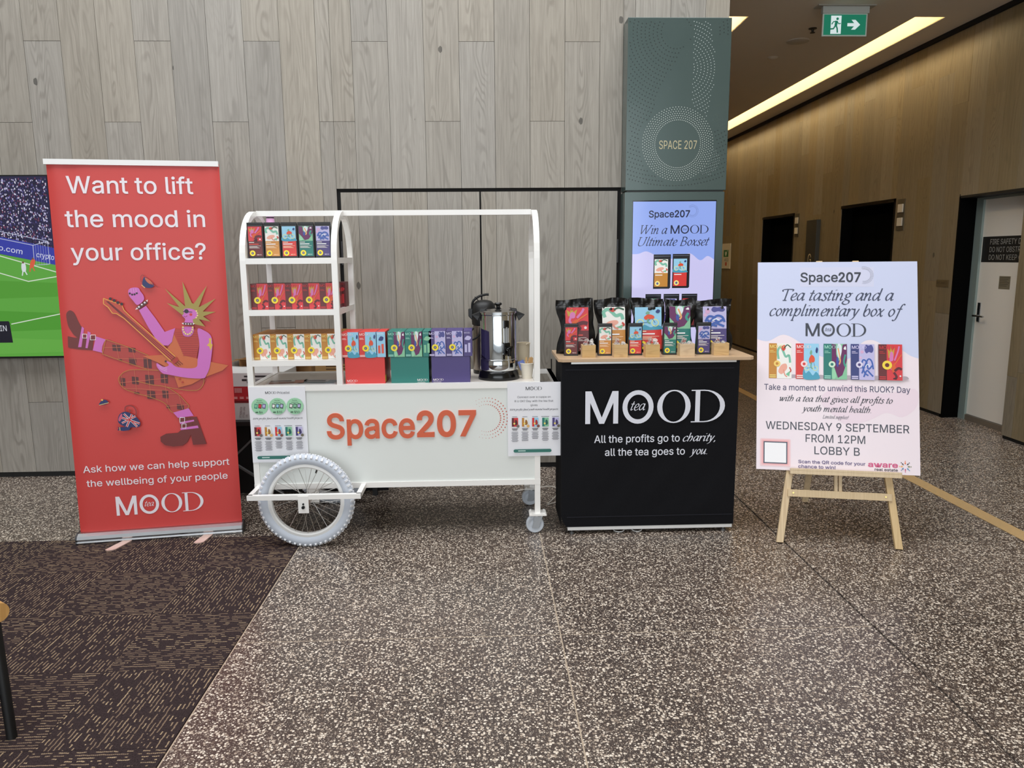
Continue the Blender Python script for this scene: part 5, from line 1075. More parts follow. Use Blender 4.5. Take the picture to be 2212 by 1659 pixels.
BANNER_ART = [
 ('b',(112,42,40),0.0,[(0.039,1.224),(0.046,1.242),(0.06,1.25),(0.076,1.239),(0.086,1.217),(0.094,1.192),(0.104,1.168),(0.115,1.146),(0.101,1.1),(0.072,1.117),(0.054,1.145),(0.043,1.175)]),
 ('p',(112,42,40),0.0,[(0.037,1.116),(0.071,1.107),(0.104,1.106),(0.16,1.099),(0.15,1.039),(0.094,1.045),(0.044,1.053),(0.034,1.059)]),
 ('p',(208,112,192),0.0,[(0.109,1.165),(0.119,1.155),(0.098,1.057),(0.082,1.057)]),
 ('p',(208,112,192),0.0,[(0.135,1.139),(0.149,1.131),(0.127,1.05),(0.117,1.052)]),
 ('p',(208,112,192),0.0,[(0.173,1.111),(0.222,1.092),(0.2,1.023),(0.151,1.038)]),
 ('l',(236,228,232),0.0036,[(0.109,1.125),(0.129,1.124),(0.127,1.103),(0.108,1.104),(0.109,1.125)]),
 ('p',(122,40,40),0.0,[(0.111,1.122),(0.127,1.121),(0.123,1.106),(0.11,1.107)]),
 ('l',(236,228,232),0.0036,[(0.147,1.119),(0.171,1.119),(0.169,1.093),(0.145,1.093),(0.147,1.119)]),
 ('p',(122,40,40),0.0,[(0.149,1.116),(0.169,1.116),(0.165,1.096),(0.148,1.096)]),
 ('b',(180,66,60),0.0,[(0.22,1.094),(0.272,1.073),(0.328,1.05),(0.423,1.003),(0.542,0.93),(0.468,0.898),(0.409,0.93),(0.294,0.976),(0.198,1.018)]),
 ('b',(180,66,60),0.0,[(0.267,0.855),(0.266,0.877),(0.28,0.905),(0.307,0.923),(0.354,0.929),(0.47,0.921),(0.551,0.898),(0.693,0.87),(0.688,0.838),(0.665,0.81),(0.628,0.805),(0.569,0.814),(0.511,0.826),(0.556,0.789),(0.589,0.749),(0.605,0.713),(0.525,0.689),(0.487,0.741),(0.424,0.775),(0.344,0.804),(0.288,0.832)]),
 ('p',(92,44,46),0.0,[(0.248,1.066),(0.288,1.061),(0.287,1.028),(0.248,1.033)]),
 ('p',(92,44,46),0.0,[(0.325,1.049),(0.36,1.044),(0.36,1.019),(0.326,1.024)]),
 ('p',(92,44,46),0.0,[(0.324,0.994),(0.36,0.989),(0.36,0.953),(0.324,0.958)]),
 ('p',(92,44,46),0.0,[(0.396,0.99),(0.436,0.985),(0.434,0.932),(0.395,0.938)]),
 ('p',(92,44,46),0.0,[(0.275,0.889),(0.298,0.885),(0.297,0.842),(0.274,0.846)]),
 ('p',(92,44,46),0.0,[(0.331,0.893),(0.364,0.888),(0.363,0.848),(0.33,0.853)]),
 ('p',(92,44,46),0.0,[(0.398,0.9),(0.44,0.895),(0.439,0.845),(0.397,0.85)]),
 ('p',(92,44,46),0.0,[(0.475,0.901),(0.511,0.895),(0.51,0.848),(0.474,0.854)]),
 ('p',(92,44,46),0.0,[(0.401,0.815),(0.441,0.809),(0.441,0.766),(0.4,0.771)]),
 ('p',(92,44,46),0.0,[(0.477,0.815),(0.507,0.81),(0.506,0.767),(0.477,0.772)]),
 ('p',(92,44,46),0.0,[(0.546,0.735),(0.58,0.729),(0.58,0.7),(0.546,0.706)]),
 ('p',(92,44,46),0.0,[(0.336,0.811),(0.362,0.806),(0.364,0.795),(0.338,0.8)]),
 ('p',(92,44,46),0.0,[(0.492,0.733),(0.508,0.728),(0.51,0.71),(0.493,0.715)]),
 ('p',(92,44,46),0.0,[(0.272,0.993),(0.289,0.989),(0.29,0.978),(0.273,0.982)]),
 ('l',(206,110,84),0.0024,[(0.267,1.071),(0.277,0.986)]),
 ('l',(206,110,84),0.0024,[(0.345,1.043),(0.359,0.955)]),
 ('l',(206,110,84),0.0024,[(0.415,1.004),(0.418,0.776)]),
 ('l',(206,110,84),0.0024,[(0.348,0.927),(0.35,0.807)]),
 ('l',(206,110,84),0.0024,[(0.282,0.905),(0.283,0.839)]),
 ('l',(206,110,84),0.0024,[(0.493,0.906),(0.499,0.74)]),
 ('l',(206,110,84),0.0024,[(0.208,1.051),(0.331,1.049)]),
 ('l',(206,110,84),0.0024,[(0.266,0.99),(0.44,0.984)]),
 ('l',(206,110,84),0.0024,[(0.267,0.861),(0.508,0.877)]),
 ('l',(206,110,84),0.0024,[(0.288,0.832),(0.509,0.81)]),
 ('l',(206,110,84),0.0024,[(0.39,0.79),(0.58,0.794)]),
 ('l',(206,110,84),0.0024,[(0.492,0.724),(0.599,0.729)]),
 ('l',(206,110,84),0.0024,[(0.561,0.782),(0.574,0.704)]),
 ('s',(188,130,62),0.003,[(0.22,1.094),(0.328,1.05),(0.423,1.003)]),
 ('s',(188,130,62),0.003,[(0.198,1.018),(0.294,0.976),(0.409,0.93)]),
 ('l',(188,130,62),0.003,[(0.22,1.094),(0.198,1.018)]),
 ('s',(188,130,62),0.003,[(0.47,0.921),(0.354,0.929),(0.307,0.923),(0.28,0.905),(0.266,0.877),(0.288,0.832),(0.344,0.804),(0.424,0.775),(0.487,0.741),(0.525,0.689),(0.605,0.713),(0.589,0.749),(0.556,0.789),(0.499,0.83),(0.429,0.845),(0.355,0.867)]),
 ('s',(188,130,62),0.003,[(0.499,0.83),(0.569,0.814),(0.628,0.805),(0.665,0.81),(0.689,0.838),(0.693,0.87)]),
 ('p',(208,112,192),0.0,[(0.525,0.689),(0.605,0.709),(0.628,0.666),(0.547,0.659)]),
 ('p',(112,42,40),0.0,[(0.552,0.657),(0.643,0.661),(0.662,0.59),(0.684,0.507),(0.614,0.506),(0.607,0.563),(0.585,0.522),(0.56,0.505),(0.512,0.502),(0.471,0.512),(0.451,0.533),(0.45,0.559),(0.481,0.575),(0.541,0.577),(0.559,0.592)]),
 ('p',(208,112,192),0.0,[(0.554,0.634),(0.627,0.645),(0.629,0.636),(0.556,0.624)]),
 ('p',(208,112,192),0.0,[(0.555,0.602),(0.645,0.612),(0.649,0.598),(0.557,0.591)]),
 ('l',(236,228,232),0.0036,[(0.557,0.66),(0.581,0.659),(0.579,0.633),(0.555,0.634),(0.557,0.66)]),
 ('l',(236,228,232),0.0036,[(0.565,0.625),(0.586,0.624),(0.584,0.6),(0.563,0.602),(0.565,0.625)]),
 ('d',(90,24,24),0.003,[(0.594,0.652)]),
 ('d',(90,24,24),0.003,[(0.609,0.654)]),
 ('d',(90,24,24),0.003,[(0.601,0.619)]),
 ('d',(90,24,24),0.003,[(0.619,0.621)]),
 ('p',(206,106,62),0.0,[(0.555,1.128),(0.58,1.061),(0.6,0.997),(0.664,0.979),(0.734,0.958),(0.824,0.936),(0.792,0.908),(0.693,0.873),(0.631,0.84),(0.561,0.824),(0.545,0.888),(0.518,0.931),(0.467,0.964),(0.394,1.001),(0.5,1.004),(0.533,1.056)]),
 ('p',(186,62,54),0.0,[(0.568,1.143),(0.603,1.136),(0.68,1.134),(0.684,1.058),(0.664,0.979),(0.6,0.997),(0.555,1.122)]),
 ('l',(158,48,44),0.0018,[(0.567,1.121),(0.682,1.118)]),
 ('l',(158,48,44),0.0018,[(0.569,1.11),(0.681,1.107)]),
 ('l',(158,48,44),0.0018,[(0.572,1.099),(0.681,1.096)]),
 ('l',(158,48,44),0.0018,[(0.575,1.087),(0.68,1.084)]),
 ('l',(158,48,44),0.0018,[(0.577,1.076),(0.679,1.073)]),
 ('l',(158,48,44),0.0018,[(0.58,1.064),(0.678,1.062)]),
 ('l',(158,48,44),0.0018,[(0.582,1.053),(0.677,1.05)]),
 ('l',(158,48,44),0.0018,[(0.585,1.042),(0.675,1.039)]),
 ('l',(158,48,44),0.0018,[(0.588,1.03),(0.673,1.027)]),
 ('l',(158,48,44),0.0018,[(0.59,1.019),(0.671,1.016)]),
 ('l',(158,48,44),0.0018,[(0.593,1.007),(0.669,1.005)]),
 ('l',(158,48,44),0.0018,[(0.596,0.996),(0.668,0.993)]),
 ('b',(208,112,192),0.0,[(0.604,1.149),(0.657,1.147),(0.659,1.122),(0.643,1.1),(0.618,1.098),(0.604,1.111)]),
 ('p',(208,112,192),0.0,[(0.395,1.244),(0.431,1.266),(0.473,1.199),(0.514,1.126),(0.568,1.145),(0.557,1.112),(0.546,1.072),(0.527,1.053),(0.5,1.054),(0.47,1.083),(0.434,1.153)]),
 ('p',(88,46,46),0.0,[(0.383,1.258),(0.43,1.293),(0.442,1.281),(0.395,1.246)]),
 ('d',(236,228,232),0.0048,[(0.396,1.261)]),
 ('d',(236,228,232),0.0048,[(0.411,1.273)]),
 ('d',(236,228,232),0.0048,[(0.426,1.283)]),
 ('p',(236,228,232),0.0,[(0.377,1.247),(0.386,1.258),(0.392,1.25)]),
 ('p',(236,228,232),0.0,[(0.433,1.294),(0.443,1.298),(0.44,1.286)]),
 ('b',(208,112,192),0.0,[(0.35,1.343),(0.359,1.357),(0.381,1.363),(0.402,1.359),(0.41,1.342),(0.423,1.32),(0.422,1.295),(0.39,1.271),(0.369,1.296),(0.353,1.319)]),
 ('d',(44,28,46),0.0054,[(0.357,1.332)]),
 ('d',(44,28,46),0.0054,[(0.368,1.326)]),
 ('d',(44,28,46),0.0054,[(0.38,1.327)]),
 ('d',(44,28,46),0.0054,[(0.391,1.333)]),
 ('l',(236,180,226),0.0018,[(0.364,1.358),(0.366,1.337)]),
 ('l',(236,180,226),0.0018,[(0.376,1.358),(0.378,1.337)]),
 ('l',(236,180,226),0.0018,[(0.388,1.358),(0.39,1.336)]),
 ('b',(208,112,192),0.0,[(0.68,1.137),(0.715,1.127),(0.744,1.101),(0.75,1.056),(0.744,1.005),(0.728,0.929),(0.709,0.888),(0.69,0.87),(0.609,0.876),(0.521,0.896),(0.487,0.906),(0.463,0.939),(0.464,0.961),(0.495,0.939),(0.522,0.948),(0.509,0.968),(0.532,0.962),(0.566,0.935),(0.655,0.929),(0.67,0.976),(0.684,1.058)]),
 ('p',(222,184,76),0.0,[(0.734,1.085),(0.747,1.086),(0.743,1.059),(0.751,1.05),(0.738,1.017),(0.734,1.041),(0.721,1.048),(0.735,1.062)]),
 ('l',(238,190,230),0.0018,[(0.466,0.95),(0.512,0.932)]),
 ('l',(238,190,230),0.0018,[(0.47,0.941),(0.512,0.923)]),
 ('l',(238,190,230),0.0018,[(0.475,0.932),(0.511,0.914)]),
 ('d',(60,36,50),0.0054,[(0.508,0.969)]),
 ('p',(196,78,60),0.0,[(0.228,1.309),(0.314,1.273),(0.323,1.245),(0.347,1.217),(0.558,0.993),(0.533,0.971),(0.32,1.202),(0.285,1.228),(0.265,1.231),(0.247,1.262),(0.226,1.281)]),
 ('l',(232,166,74),0.0042,[(0.228,1.309),(0.314,1.273),(0.323,1.245),(0.347,1.217),(0.558,0.993)]),
 ('l',(232,166,74),0.0042,[(0.228,1.309),(0.226,1.281),(0.247,1.262),(0.265,1.231),(0.285,1.228),(0.32,1.202),(0.533,0.971)]),
 ('l',(110,34,44),0.003,[(0.241,1.294),(0.572,0.94)]),
 ('l',(110,34,44),0.003,[(0.245,1.293),(0.582,0.945)]),
 ('l',(110,34,44),0.003,[(0.249,1.293),(0.593,0.949)]),
 ('p',(176,54,46),0.0,[(0.539,0.971),(0.565,0.991),(0.575,0.973),(0.549,0.951)]),
 ('d',(52,36,44),0.0077,[(0.261,1.306)]),
 ('d',(52,36,44),0.0077,[(0.279,1.297)]),
 ('d',(52,36,44),0.0077,[(0.296,1.286)]),
 ('d',(52,36,44),0.0077,[(0.314,1.278)]),
 ('d',(178,60,46),0.0059,[(0.572,0.871)]),
 ('d',(178,60,46),0.0054,[(0.585,0.853)]),
 ('p',(164,146,72),0.0,[(0.609,1.214),(0.536,1.279),(0.597,1.256),(0.531,1.356),(0.626,1.259),(0.621,1.391),(0.661,1.276),(0.67,1.272),(0.743,1.368),(0.694,1.253),(0.783,1.298),(0.713,1.23),(0.779,1.227),(0.713,1.204),(0.75,1.175),(0.691,1.189),(0.72,1.149),(0.661,1.165),(0.649,1.198)]),
 ('b',(208,112,192),0.0,[(0.619,1.243),(0.64,1.248),(0.661,1.244),(0.683,1.231),(0.686,1.209),(0.673,1.194),(0.66,1.19),(0.658,1.166),(0.617,1.167),(0.622,1.192),(0.608,1.21),(0.616,1.219)]),
 ('d',(44,34,44),0.0113,[(0.631,1.233)]),
 ('l',(44,34,44),0.0036,[(0.613,1.232),(0.66,1.228)]),
 ('d',(206,62,66),0.0077,[(0.652,1.215)]),
 ('l',(150,44,60),0.0024,[(0.615,1.208),(0.624,1.203),(0.633,1.209)]),
 ('d',(236,222,140),0.0042,[(0.681,1.233)]),
 ('d',(236,222,140),0.0042,[(0.685,1.222)]),
 ('d',(236,222,140),0.0042,[(0.685,1.209)]),
 ('d',(236,222,140),0.0042,[(0.678,1.198)]),
 ('p',(88,46,46),0.0,[(0.61,1.174),(0.66,1.171),(0.659,1.157),(0.611,1.161)]),
 ('d',(236,228,232),0.0036,[(0.623,1.166)]),
 ('d',(236,228,232),0.0036,[(0.636,1.165)]),
 ('d',(236,228,232),0.0036,[(0.649,1.165)]),
 ('p',(236,228,232),0.0,[(0.603,1.17),(0.613,1.174),(0.612,1.162)]),
 ('p',(236,228,232),0.0,[(0.669,1.166),(0.659,1.171),(0.659,1.16)]),
 ('d',(236,216,130),0.0048,[(0.608,1.149)]),
 ('d',(236,216,130),0.0048,[(0.608,1.136)]),
 ('d',(236,216,130),0.0048,[(0.612,1.123)]),
 ('d',(236,216,130),0.0048,[(0.619,1.114)]),
 ('d',(236,216,130),0.0048,[(0.63,1.11)]),
 ('d',(236,216,130),0.0048,[(0.641,1.114)]),
 ('d',(236,216,130),0.0048,[(0.65,1.122)]),
 ('d',(236,216,130),0.0048,[(0.655,1.135)]),
 ('d',(236,216,130),0.0048,[(0.657,1.147)]),
 ('b',(38,48,100),0.0,[(0.425,1.394),(0.437,1.417),(0.464,1.396),(0.481,1.372),(0.464,1.36),(0.438,1.362),(0.424,1.376)]),
 ('b',(206,104,74),0.0,[(0.439,1.413),(0.461,1.4),(0.475,1.378),(0.46,1.38),(0.444,1.395)]),
 ('l',(236,190,110),0.0036,[(0.419,1.376),(0.435,1.36)]),
 ('s',(150,60,60),0.003,[(0.437,1.418),(0.427,1.428),(0.418,1.415),(0.419,1.394),(0.424,1.389)]),
 ('l',(150,60,60),0.003,[(0.463,1.382),(0.499,1.362)]),
 ('b',(38,48,100),0.0,[(0.163,0.749),(0.168,0.761),(0.183,0.775),(0.2,0.774),(0.21,0.761),(0.207,0.755),(0.184,0.748)]),
 ('d',(236,170,80),0.0054,[(0.18,0.775)]),
 ('l',(232,200,120),0.003,[(0.164,0.748),(0.212,0.759)]),
 ('s',(140,52,54),0.0054,[(0.335,0.677),(0.343,0.703),(0.333,0.729),(0.31,0.739),(0.291,0.731),(0.29,0.708),(0.304,0.699),(0.314,0.71),(0.306,0.717)]),
 ('b',(38,48,100),0.0,[(0.249,0.663),(0.26,0.694),(0.287,0.707),(0.319,0.694),(0.346,0.67),(0.359,0.644),(0.351,0.622),(0.319,0.621),(0.284,0.626),(0.256,0.643)]),
 ('p',(38,48,100),0.0,[(0.237,0.624),(0.261,0.624),(0.296,0.625),(0.313,0.627),(0.3,0.606),(0.271,0.603),(0.242,0.609)]),
 ('l',(236,228,232),0.0095,[(0.281,0.696),(0.342,0.623)]),
 ('l',(236,228,232),0.0095,[(0.268,0.646),(0.338,0.68)]),
 ('l',(236,228,232),0.0107,[(0.29,0.625),(0.321,0.691)]),
 ('l',(236,228,232),0.0107,[(0.268,0.676),(0.355,0.639)]),
 ('l',(196,50,56),0.0048,[(0.281,0.696),(0.342,0.623)]),
 ('l',(196,50,56),0.0048,[(0.268,0.646),(0.338,0.68)]),
 ('l',(196,50,56),0.0059,[(0.29,0.625),(0.321,0.691)]),
 ('l',(196,50,56),0.0059,[(0.268,0.676),(0.355,0.639)]),
 ('b',(206,90,120),0.0,[(0.252,0.666),(0.263,0.69),(0.273,0.696),(0.27,0.674),(0.258,0.656)]),
 ('d',(190,60,60),0.0071,[(0.242,0.618)]),
 ('l',(236,200,120),0.003,[(0.255,0.625),(0.256,0.606)]),
]
# ================================================================== TASTING TABLE
TZ = .972
t = thing('promotional_counter', 'black fabric covered promotional counter with timber top', 'counter', (.88, 4.08, 0)); O = t.location
FAB = M((7,8,14), .8, spec=.25, bump=.2, bscale=400.0)
def cover_face(p0, p1, z0, z1, amp, seed):
    p0, p1 = Vector(p0), Vector(p1); d = (p1-p0); n = Vector((d.y, -d.x, 0)).normalized()
    def fn(u, v):
        dg = u*1.2+(1-v)
        wv = math.sin(7*dg+seed)*.5+math.sin(15*dg-5*u+seed*2)*.35+math.sin(24*dg+9*u)*.15
        edge = min(1, 6*u, 6*(1-u), 8*v, 8*(1-v))
        tuck = .03*max(0, (.07-v)/.07)**2 if u < .06 else 0
        return p0+d*u+n*(amp*wv*edge)+Vector((0, 0, z0+(z1-z0)*v))+d.normalized()*tuck
    return fn
CX0, CX1, CY0, CY1 = .402, 1.352, 3.915, 4.24
b = MB(O)
b.grid(cover_face((CX0,CY0,0),(CX1,CY0,0),.043,.953,.0045,1.0), 60, 60)
b.grid(cover_face((CX1,CY0,0),(CX1,CY1,0),.043,.953,.002,2.0), 12, 30)
b.grid(cover_face((CX0,CY1,0),(CX0,CY0,0),.043,.953,.002,3.0), 12, 30)
b.grid(cover_face((CX1,CY1,0),(CX0,CY1,0),.043,.953,.002,4.0), 12, 12)
b.build('fabric_cover', FAB, t, smooth=True)
MB(O).box(CX0+.03, CX1-.01, CY0-.0052, CY0-.0042, .10, .102).box(CX0+.02, CX1-.03, CY0-.0052, CY0-.0042, .912, .9135).build('hem_seam', M((38,38,48), .8), t)
b = MB(O); ch = .022
def topoutline(z, g=0): return [(.384+g,3.905+ch,z),(.384+ch,3.905+g,z),(1.43-ch,3.905+g,z),(1.43-g,3.905+ch,z),(1.43-g,4.305,z),(.384+g,4.305,z)]
b.add(topoutline(.954)+topoutline(TZ), [tuple(range(5,-1,-1)), tuple(range(6,12))]+[(k,(k+1)%6,6+(k+1)%6,6+k) for k in range(6)])
b.build('counter_top', TOPWOOD, t, bevel=.002)
MB(O).box(CX0+.05, CX1-.02, CY0-.006, CY0+.02, .944, .9535).build('top_rail', M((214,214,212), .35, .6), t)
b = MB(O).box(CX0+.035, CX1-.005, CY0+.002, CY0+.03, .022, .044).box(CX0+.035, CX0+.065, CY0+.03, CY1-.01, .022, .044).box(CX1-.035, CX1-.005, CY0+.03, CY1-.01, .022, .044)
b.build('base_frame', M((226,226,224), .45), t, bevel=.003)
for x in (CX0+.06, CX1-.05):
    for y in (CY0+.018, CY1-.03): MB(O).cyl((x,y,.022),(x,y,.012),.006).cyl((x,y,.012),(x,y,0),.014,14).build('foot', M((120,122,124), .35, .8), t)
pr = Print(rough=.55, base=.0062); w = (228,230,240)
pr.mood(.528, .62, .751, w, h=.177)
pr.build('logo_lettering', t, (-O.x, CY0-O.y, 0)); pr = Print(rough=.55, base=.0062)
for tx, x, z, h, ww, f, bo in (('All the profits go to', .577, .516, .04, .463, 'sans', .014), ('charity,', 1.056, .516, .029, .178, 'it', .0), ('all the tea goes to', .636, .443, .04, .434, 'sans', .014), ('you.', 1.095, .443, .029, .097, 'it', .0)):
    line_part('slogan_lettering', t, (-O.x, CY0-O.y, 0), None, (tx, x, z, h, w), w=ww, font=f, bold=bo, base=.0062)
# goods on the counter
SP = [(.466, 4.035), (.6475, 4.02), (.8125, 4.02), (1.001, 4.02), (1.186, 4.02)]
for (x, y), fl in zip(SP, ORDER):
    p = small_pouch(fl, .076, .175, .052, 'small black pouch with %s label on the counter' % FL[fl]['name'], 'small pouches on the counter'); p.location = (x, y, TZ); p.rotation_euler.z = -.05
LP = [(.503, 4.14, .205, .30, .04, (.62,.80)), (.712, 4.17, .198, .298, 0, (.64,.80)), (.908, 4.19, .186, .296, .0, (.80,.79)), (1.09, 4.20, .17, .29, -.03, (.68,.82)), (1.288, 4.205, .205, .285, -.05, (.64,.82))]
for i, (x, y, w, h, rz, lb) in enumerate(LP):
    p = big_pouch(ORDER[i], w, h, 20+i, 'large black pouch with %s label on the counter' % FL[ORDER[i]]['name'], 'large pouches on the counter', rz, lb); p.location = (x, y, TZ+.001)
WB = [(.515, 3.952, .072, .066), (.684, 3.945, .074, .068), (.85, 3.93, .076, .068), (1.04, 3.955, .08, .066), (1.228, 3.97, .082, .066)]
CLEAR = M((236,232,228), .12, alpha=.38); WRAPD = M((206,196,190), .15, alpha=.45)
for i, (x, y, w, h) in enumerate(WB):
    bx = thing('wooden_box', 'open pine box of wrapped tea bags, %s on the counter' % POS[i], 'wooden box', (x, y, TZ), 0, 'pine boxes on the counter')
    d = .062; th = .005
    MB().box(0, w, 0, th, 0, h).build('front_board', PINE, bx, bevel=.0008); MB().box(0, w, d-th, d, 0, h).build('back_board', PINE, bx, bevel=.0008)
    MB().box(0, th, th, d-th, 0, h).build('side_board', PINE, bx); MB().box(w-th, w, th, d-th, 0, h).build('side_board', PINE, bx); MB().box(th, w-th, th, d-th, 0, .004).build('bottom_board', PINE, bx)
    random.seed(40+i)
    for k in range((6, 5, 6, 5, 5)[i]):
        s = random.uniform(.013, .0155); hh = h-.008+(.02 if k > 3 else 0)
        ax = x+w/2+((-.016, .017, -.015, .018, -.012, .017)[k]); ay = y+(.018, .017, .046, .046, .03, .034)[k]
        tb = thing('tea_bag', 'clear wrapped tea bag, %s of the heap in the %s pine box' % (('front left', 'front right', 'back left', 'back right', 'top left', 'top right')[k], POS[i]), 'tea bag', (ax, ay, TZ+hh), 0, 'tea bags in the %s pine box' % POS[i])
        tb.rotation_euler = (random.uniform(-.5,.5), random.uniform(-.5,.5), random.uniform(0,6))
        wr = MB()
        def fn(u, v, s=s, ph=random.uniform(0,6)):
            a = 2*PI*u; c = math.cos((v-.5)*PI)
            r = s*(.55*c+.45*abs(math.cos(2.5*a+ph))*c)*(1+.35*math.sin(5*a+9*v+ph))
            return (r*math.cos(a), r*.8*math.sin(a), s*1.0*math.sin((v-.5)*PI)*(1+.2*math.sin(3*a+ph))+.006)
        wr.grid(fn, 12, 6); wr.build('wrapper', CLEAR if k % 2 else WRAPD, tb)
        q = s*.6; MB().add([(-q,-q,-.002),(q,-q,-.002),(q,q,-.002),(-q,q,-.002),(0,0,q*1.4)], [(0,3,2,1),(0,1,4),(1,2,4),(2,3,4),(3,0,4)]).build('filled_bag', M(((236,232,226), (90,60,44), (200,176,150), (60,44,36), (170,60,60), (236,232,226))[k], .6), tb)
# cords under and behind the counter
def cord(name, label, pts, r, mat):
    P = spline(pts, 8); b = MB().tube(P, r, 6); return tag(b.build(name, mat, smooth=True), label, 'cord')
cord('white_cord', 'white cable lying on the floor between the cart and the counter', [(.18,4.70,.006),(.345,4.72,.02),(.42,4.70,.03),(.455,4.62,.03),(.43,4.55,.012),(.37,4.42,.005),(.42,4.45,.005),(.55,4.46,.005),(.7,4.5,.005)], .0038, M((220,214,204), .5))
for i, (x, r) in enumerate(((.725, .03), (.825, .028))):
    o = MB(off=(x,3.955,0)).tube([(x+r*math.cos(a), 3.955+r*.9*math.sin(a), .0045+.012*(1-math.cos(a-PI*1.5))/2) for a in [2*PI*k/22 for k in range(22)]], .0032, 6, closed=True).build('cable_loop', M((218,220,220), .5), smooth=True); o.location = (x, 3.955, 0)
    tag(o, '%s white cable loop peeking out under the counter' % ('left' if i == 0 else 'right'), 'cord', 'cable loops under the counter')
cord('black_cord', 'thin black power cord hanging behind the cart handle', [(.435,4.9,.84),(.44,4.9,.5),(.452,4.9,.36),(.49,4.9,.22),(.55,4.8,.06),(.62,4.75,.006),(.75,4.7,.005)], .0042, M((12,12,12), .5))
# ================================================================== ROLL-UP BANNER
BYAW = math.atan2(.132, .835)
t = thing('rollup_banner', 'tall red roll-up banner with a guitar playing punk illustration', 'banner', (-2.208, 3.954, 0), BYAW)
bar_prof = [(-.045,0),(-.05,.012),(-.044,.02),(-.05,.03),(-.042,.046),(-.02,.056),(.03,.056),(.045,.04),(.05,.01),(.045,0)]
b = MB(); n = len(bar_prof); b.add([(x, y, z) for x in (.002, .846) for y, z in bar_prof], [tuple(range(n))[::-1], tuple(range(n, 2*n))]+[(k, (k+1) % n, n+(k+1) % n, n+k) for k in range(n)])
b.build('cassette', ALU, t, smooth=False)
for x in (-.002, .846):
    b = MB(); b.add([(x+e, y*1.06, z*1.05) for e in (0, .006) for y, z in bar_prof], [tuple(range(n))[::-1], tuple(range(n, 2*n))]+[(k, (k+1) % n, n+(k+1) % n, n+k) for k in range(n)]); b.build('end_cap', M((60,60,62), .4), t)
for x0, x1, ye in ((.265, .205, -.175), (.675, .64, -.165)):
    b = MB(); L = [(x0-.024, -.02), (x0+.024, -.02), (x1+.026, ye+.012), (x1+.012, ye), (x1-.014, ye-.002), (x1-.026, ye+.01)]
    b.add([(x, y, .004) for x, y in L]+[(x, y, .009) for x, y in L], [tuple(range(5,-1,-1)), tuple(range(6,12))]+[(k,(k+1)%6,6+(k+1)%6,6+k) for k in range(6)]); b.build('foot', M((226,196,182), .35, .3), t)
MB().cyl((.424, .02, .03), (.424, .085, 1.99), .008).build('pole', ALU, t, smooth=True)
tl = -math.radians(2)
def sheet(u, v):
    x = .006+.834*u; z = .046+1.955*v
    e = max(0, .07-u)/.07+max(0, u-.93)/.07
    y = .010*e**2+.0016*math.sin(9*v+3*u)*(1 if u < .07 or u > .93 else 0)
    k = max(0, (v-.945)/.055)
    y += k*(.006*math.exp(-((u-.12)/.06)**2)+.007*math.exp(-((u-.9)/.06)**2))
    return (x, y*math.cos(tl)-z*math.sin(tl)+.001, y*math.sin(tl)+z*math.cos(tl))
o = MB().grid(sheet, 36, 40).build('graphic_sheet', M((206,66,62), .45, bump=.05, bscale=300), t, smooth=True)
hold = MB().box(.0, .838, -.008, .012, 1.987, 2.014).build('top_rail', M((238,238,236), .4), t); hold.rotation_euler.x = tl
pr = Print(rough=.45, eps=.00012, base=.0012); w = (238,230,236)
for tx, x, z, h, ww in (('Want to lift', .096, 1.846, .084, .609), ('the mood in', .075, 1.676, .084, .678), ('your office?', .089, 1.506, .084, .658)):
    line_part('headline_lettering', t, (0, 0, 0), (tl, 0, 0), (tx, x, z, h, w), w=ww, bold=.014, base=.0012)
for tx, x, z, ww in (('Ask how we can help support', .051, .383, .744), ('the wellbeing of your people', .062, .305, .719)):
    line_part('tagline_lettering', t, (0, 0, 0), (tl, 0, 0), (tx, x, z, .036, w), w=ww, bold=.012, base=.0012)
pr.mood(.198, .135, .448, w, h=.106); pr.build('logo_lettering', t, (0, 0, 0), (tl, 0, 0)); pr = Print(rough=.45, eps=.00012, base=.0012)
for k, c, wd, pts in BANNER_ART:
    if k == 'p': pr.poly(pts, c)
    elif k == 'b': pr.blob(pts, c)
    elif k == 's': pr.stroke(pts, wd, c)
    elif k == 'l': pr.stroke(pts, wd, c, False)
    else: pr.disc(pts[0][0], pts[0][1], wd, c, n=12)
pr.build('illustration', t, (0, 0, 0), (tl, 0, 0))
# ================================================================== EASEL AND SIGN
EY, ET = -math.atan2(.22273, .97488), -math.radians(16)
EP = (1.5436, 3.7119, .0085)
ea = thing('display_easel', 'light bamboo tripod easel holding the tea tasting sign', 'easel', EP, EY, None, ET)
for sx, k in ((-.0065, .1305), (.579, -.1335)):
    MB().hexa([(sx-.018,.006,.0),(sx+.018,.006,.0),(sx+.018,.03,.0),(sx-.018,.03,.0)], [(sx+k*1.52-.016,.006,1.52),(sx+k*1.52+.016,.006,1.52),(sx+k*1.52+.016,.03,1.52),(sx+k*1.52-.016,.03,1.52)]).build('leg', BAMBOO, ea, bevel=.002)
xb = MB().box(.03, .545, -.004, .008, .243, .281).build('cross_bar', BAMBOO, ea, bevel=.0015)
for x in (.058, .513): MB().cyl((x,-.004,.263),(x,-.0075,.263),.0045,10).build('screw', M((214,190,120), .3, .9), xb)
MB().box(.265, .282, .008, .026, .245, 1.40).box(.287, .304, .008, .026, .245, 1.40).build('centre_mast', BAMBOO, ea, bevel=.0015)
MB().box(.036, .581, -.045, .012, .362, .380).box(.036, .581, -.045, -.034, .380, .392).build('ledge', BAMBOO, ea, bevel=.0015)
mi = (Matrix.Translation(EP) @ Matrix.Rotation(EY, 4, 'Z') @ Matrix.Rotation(ET, 4, 'X')).inverted()
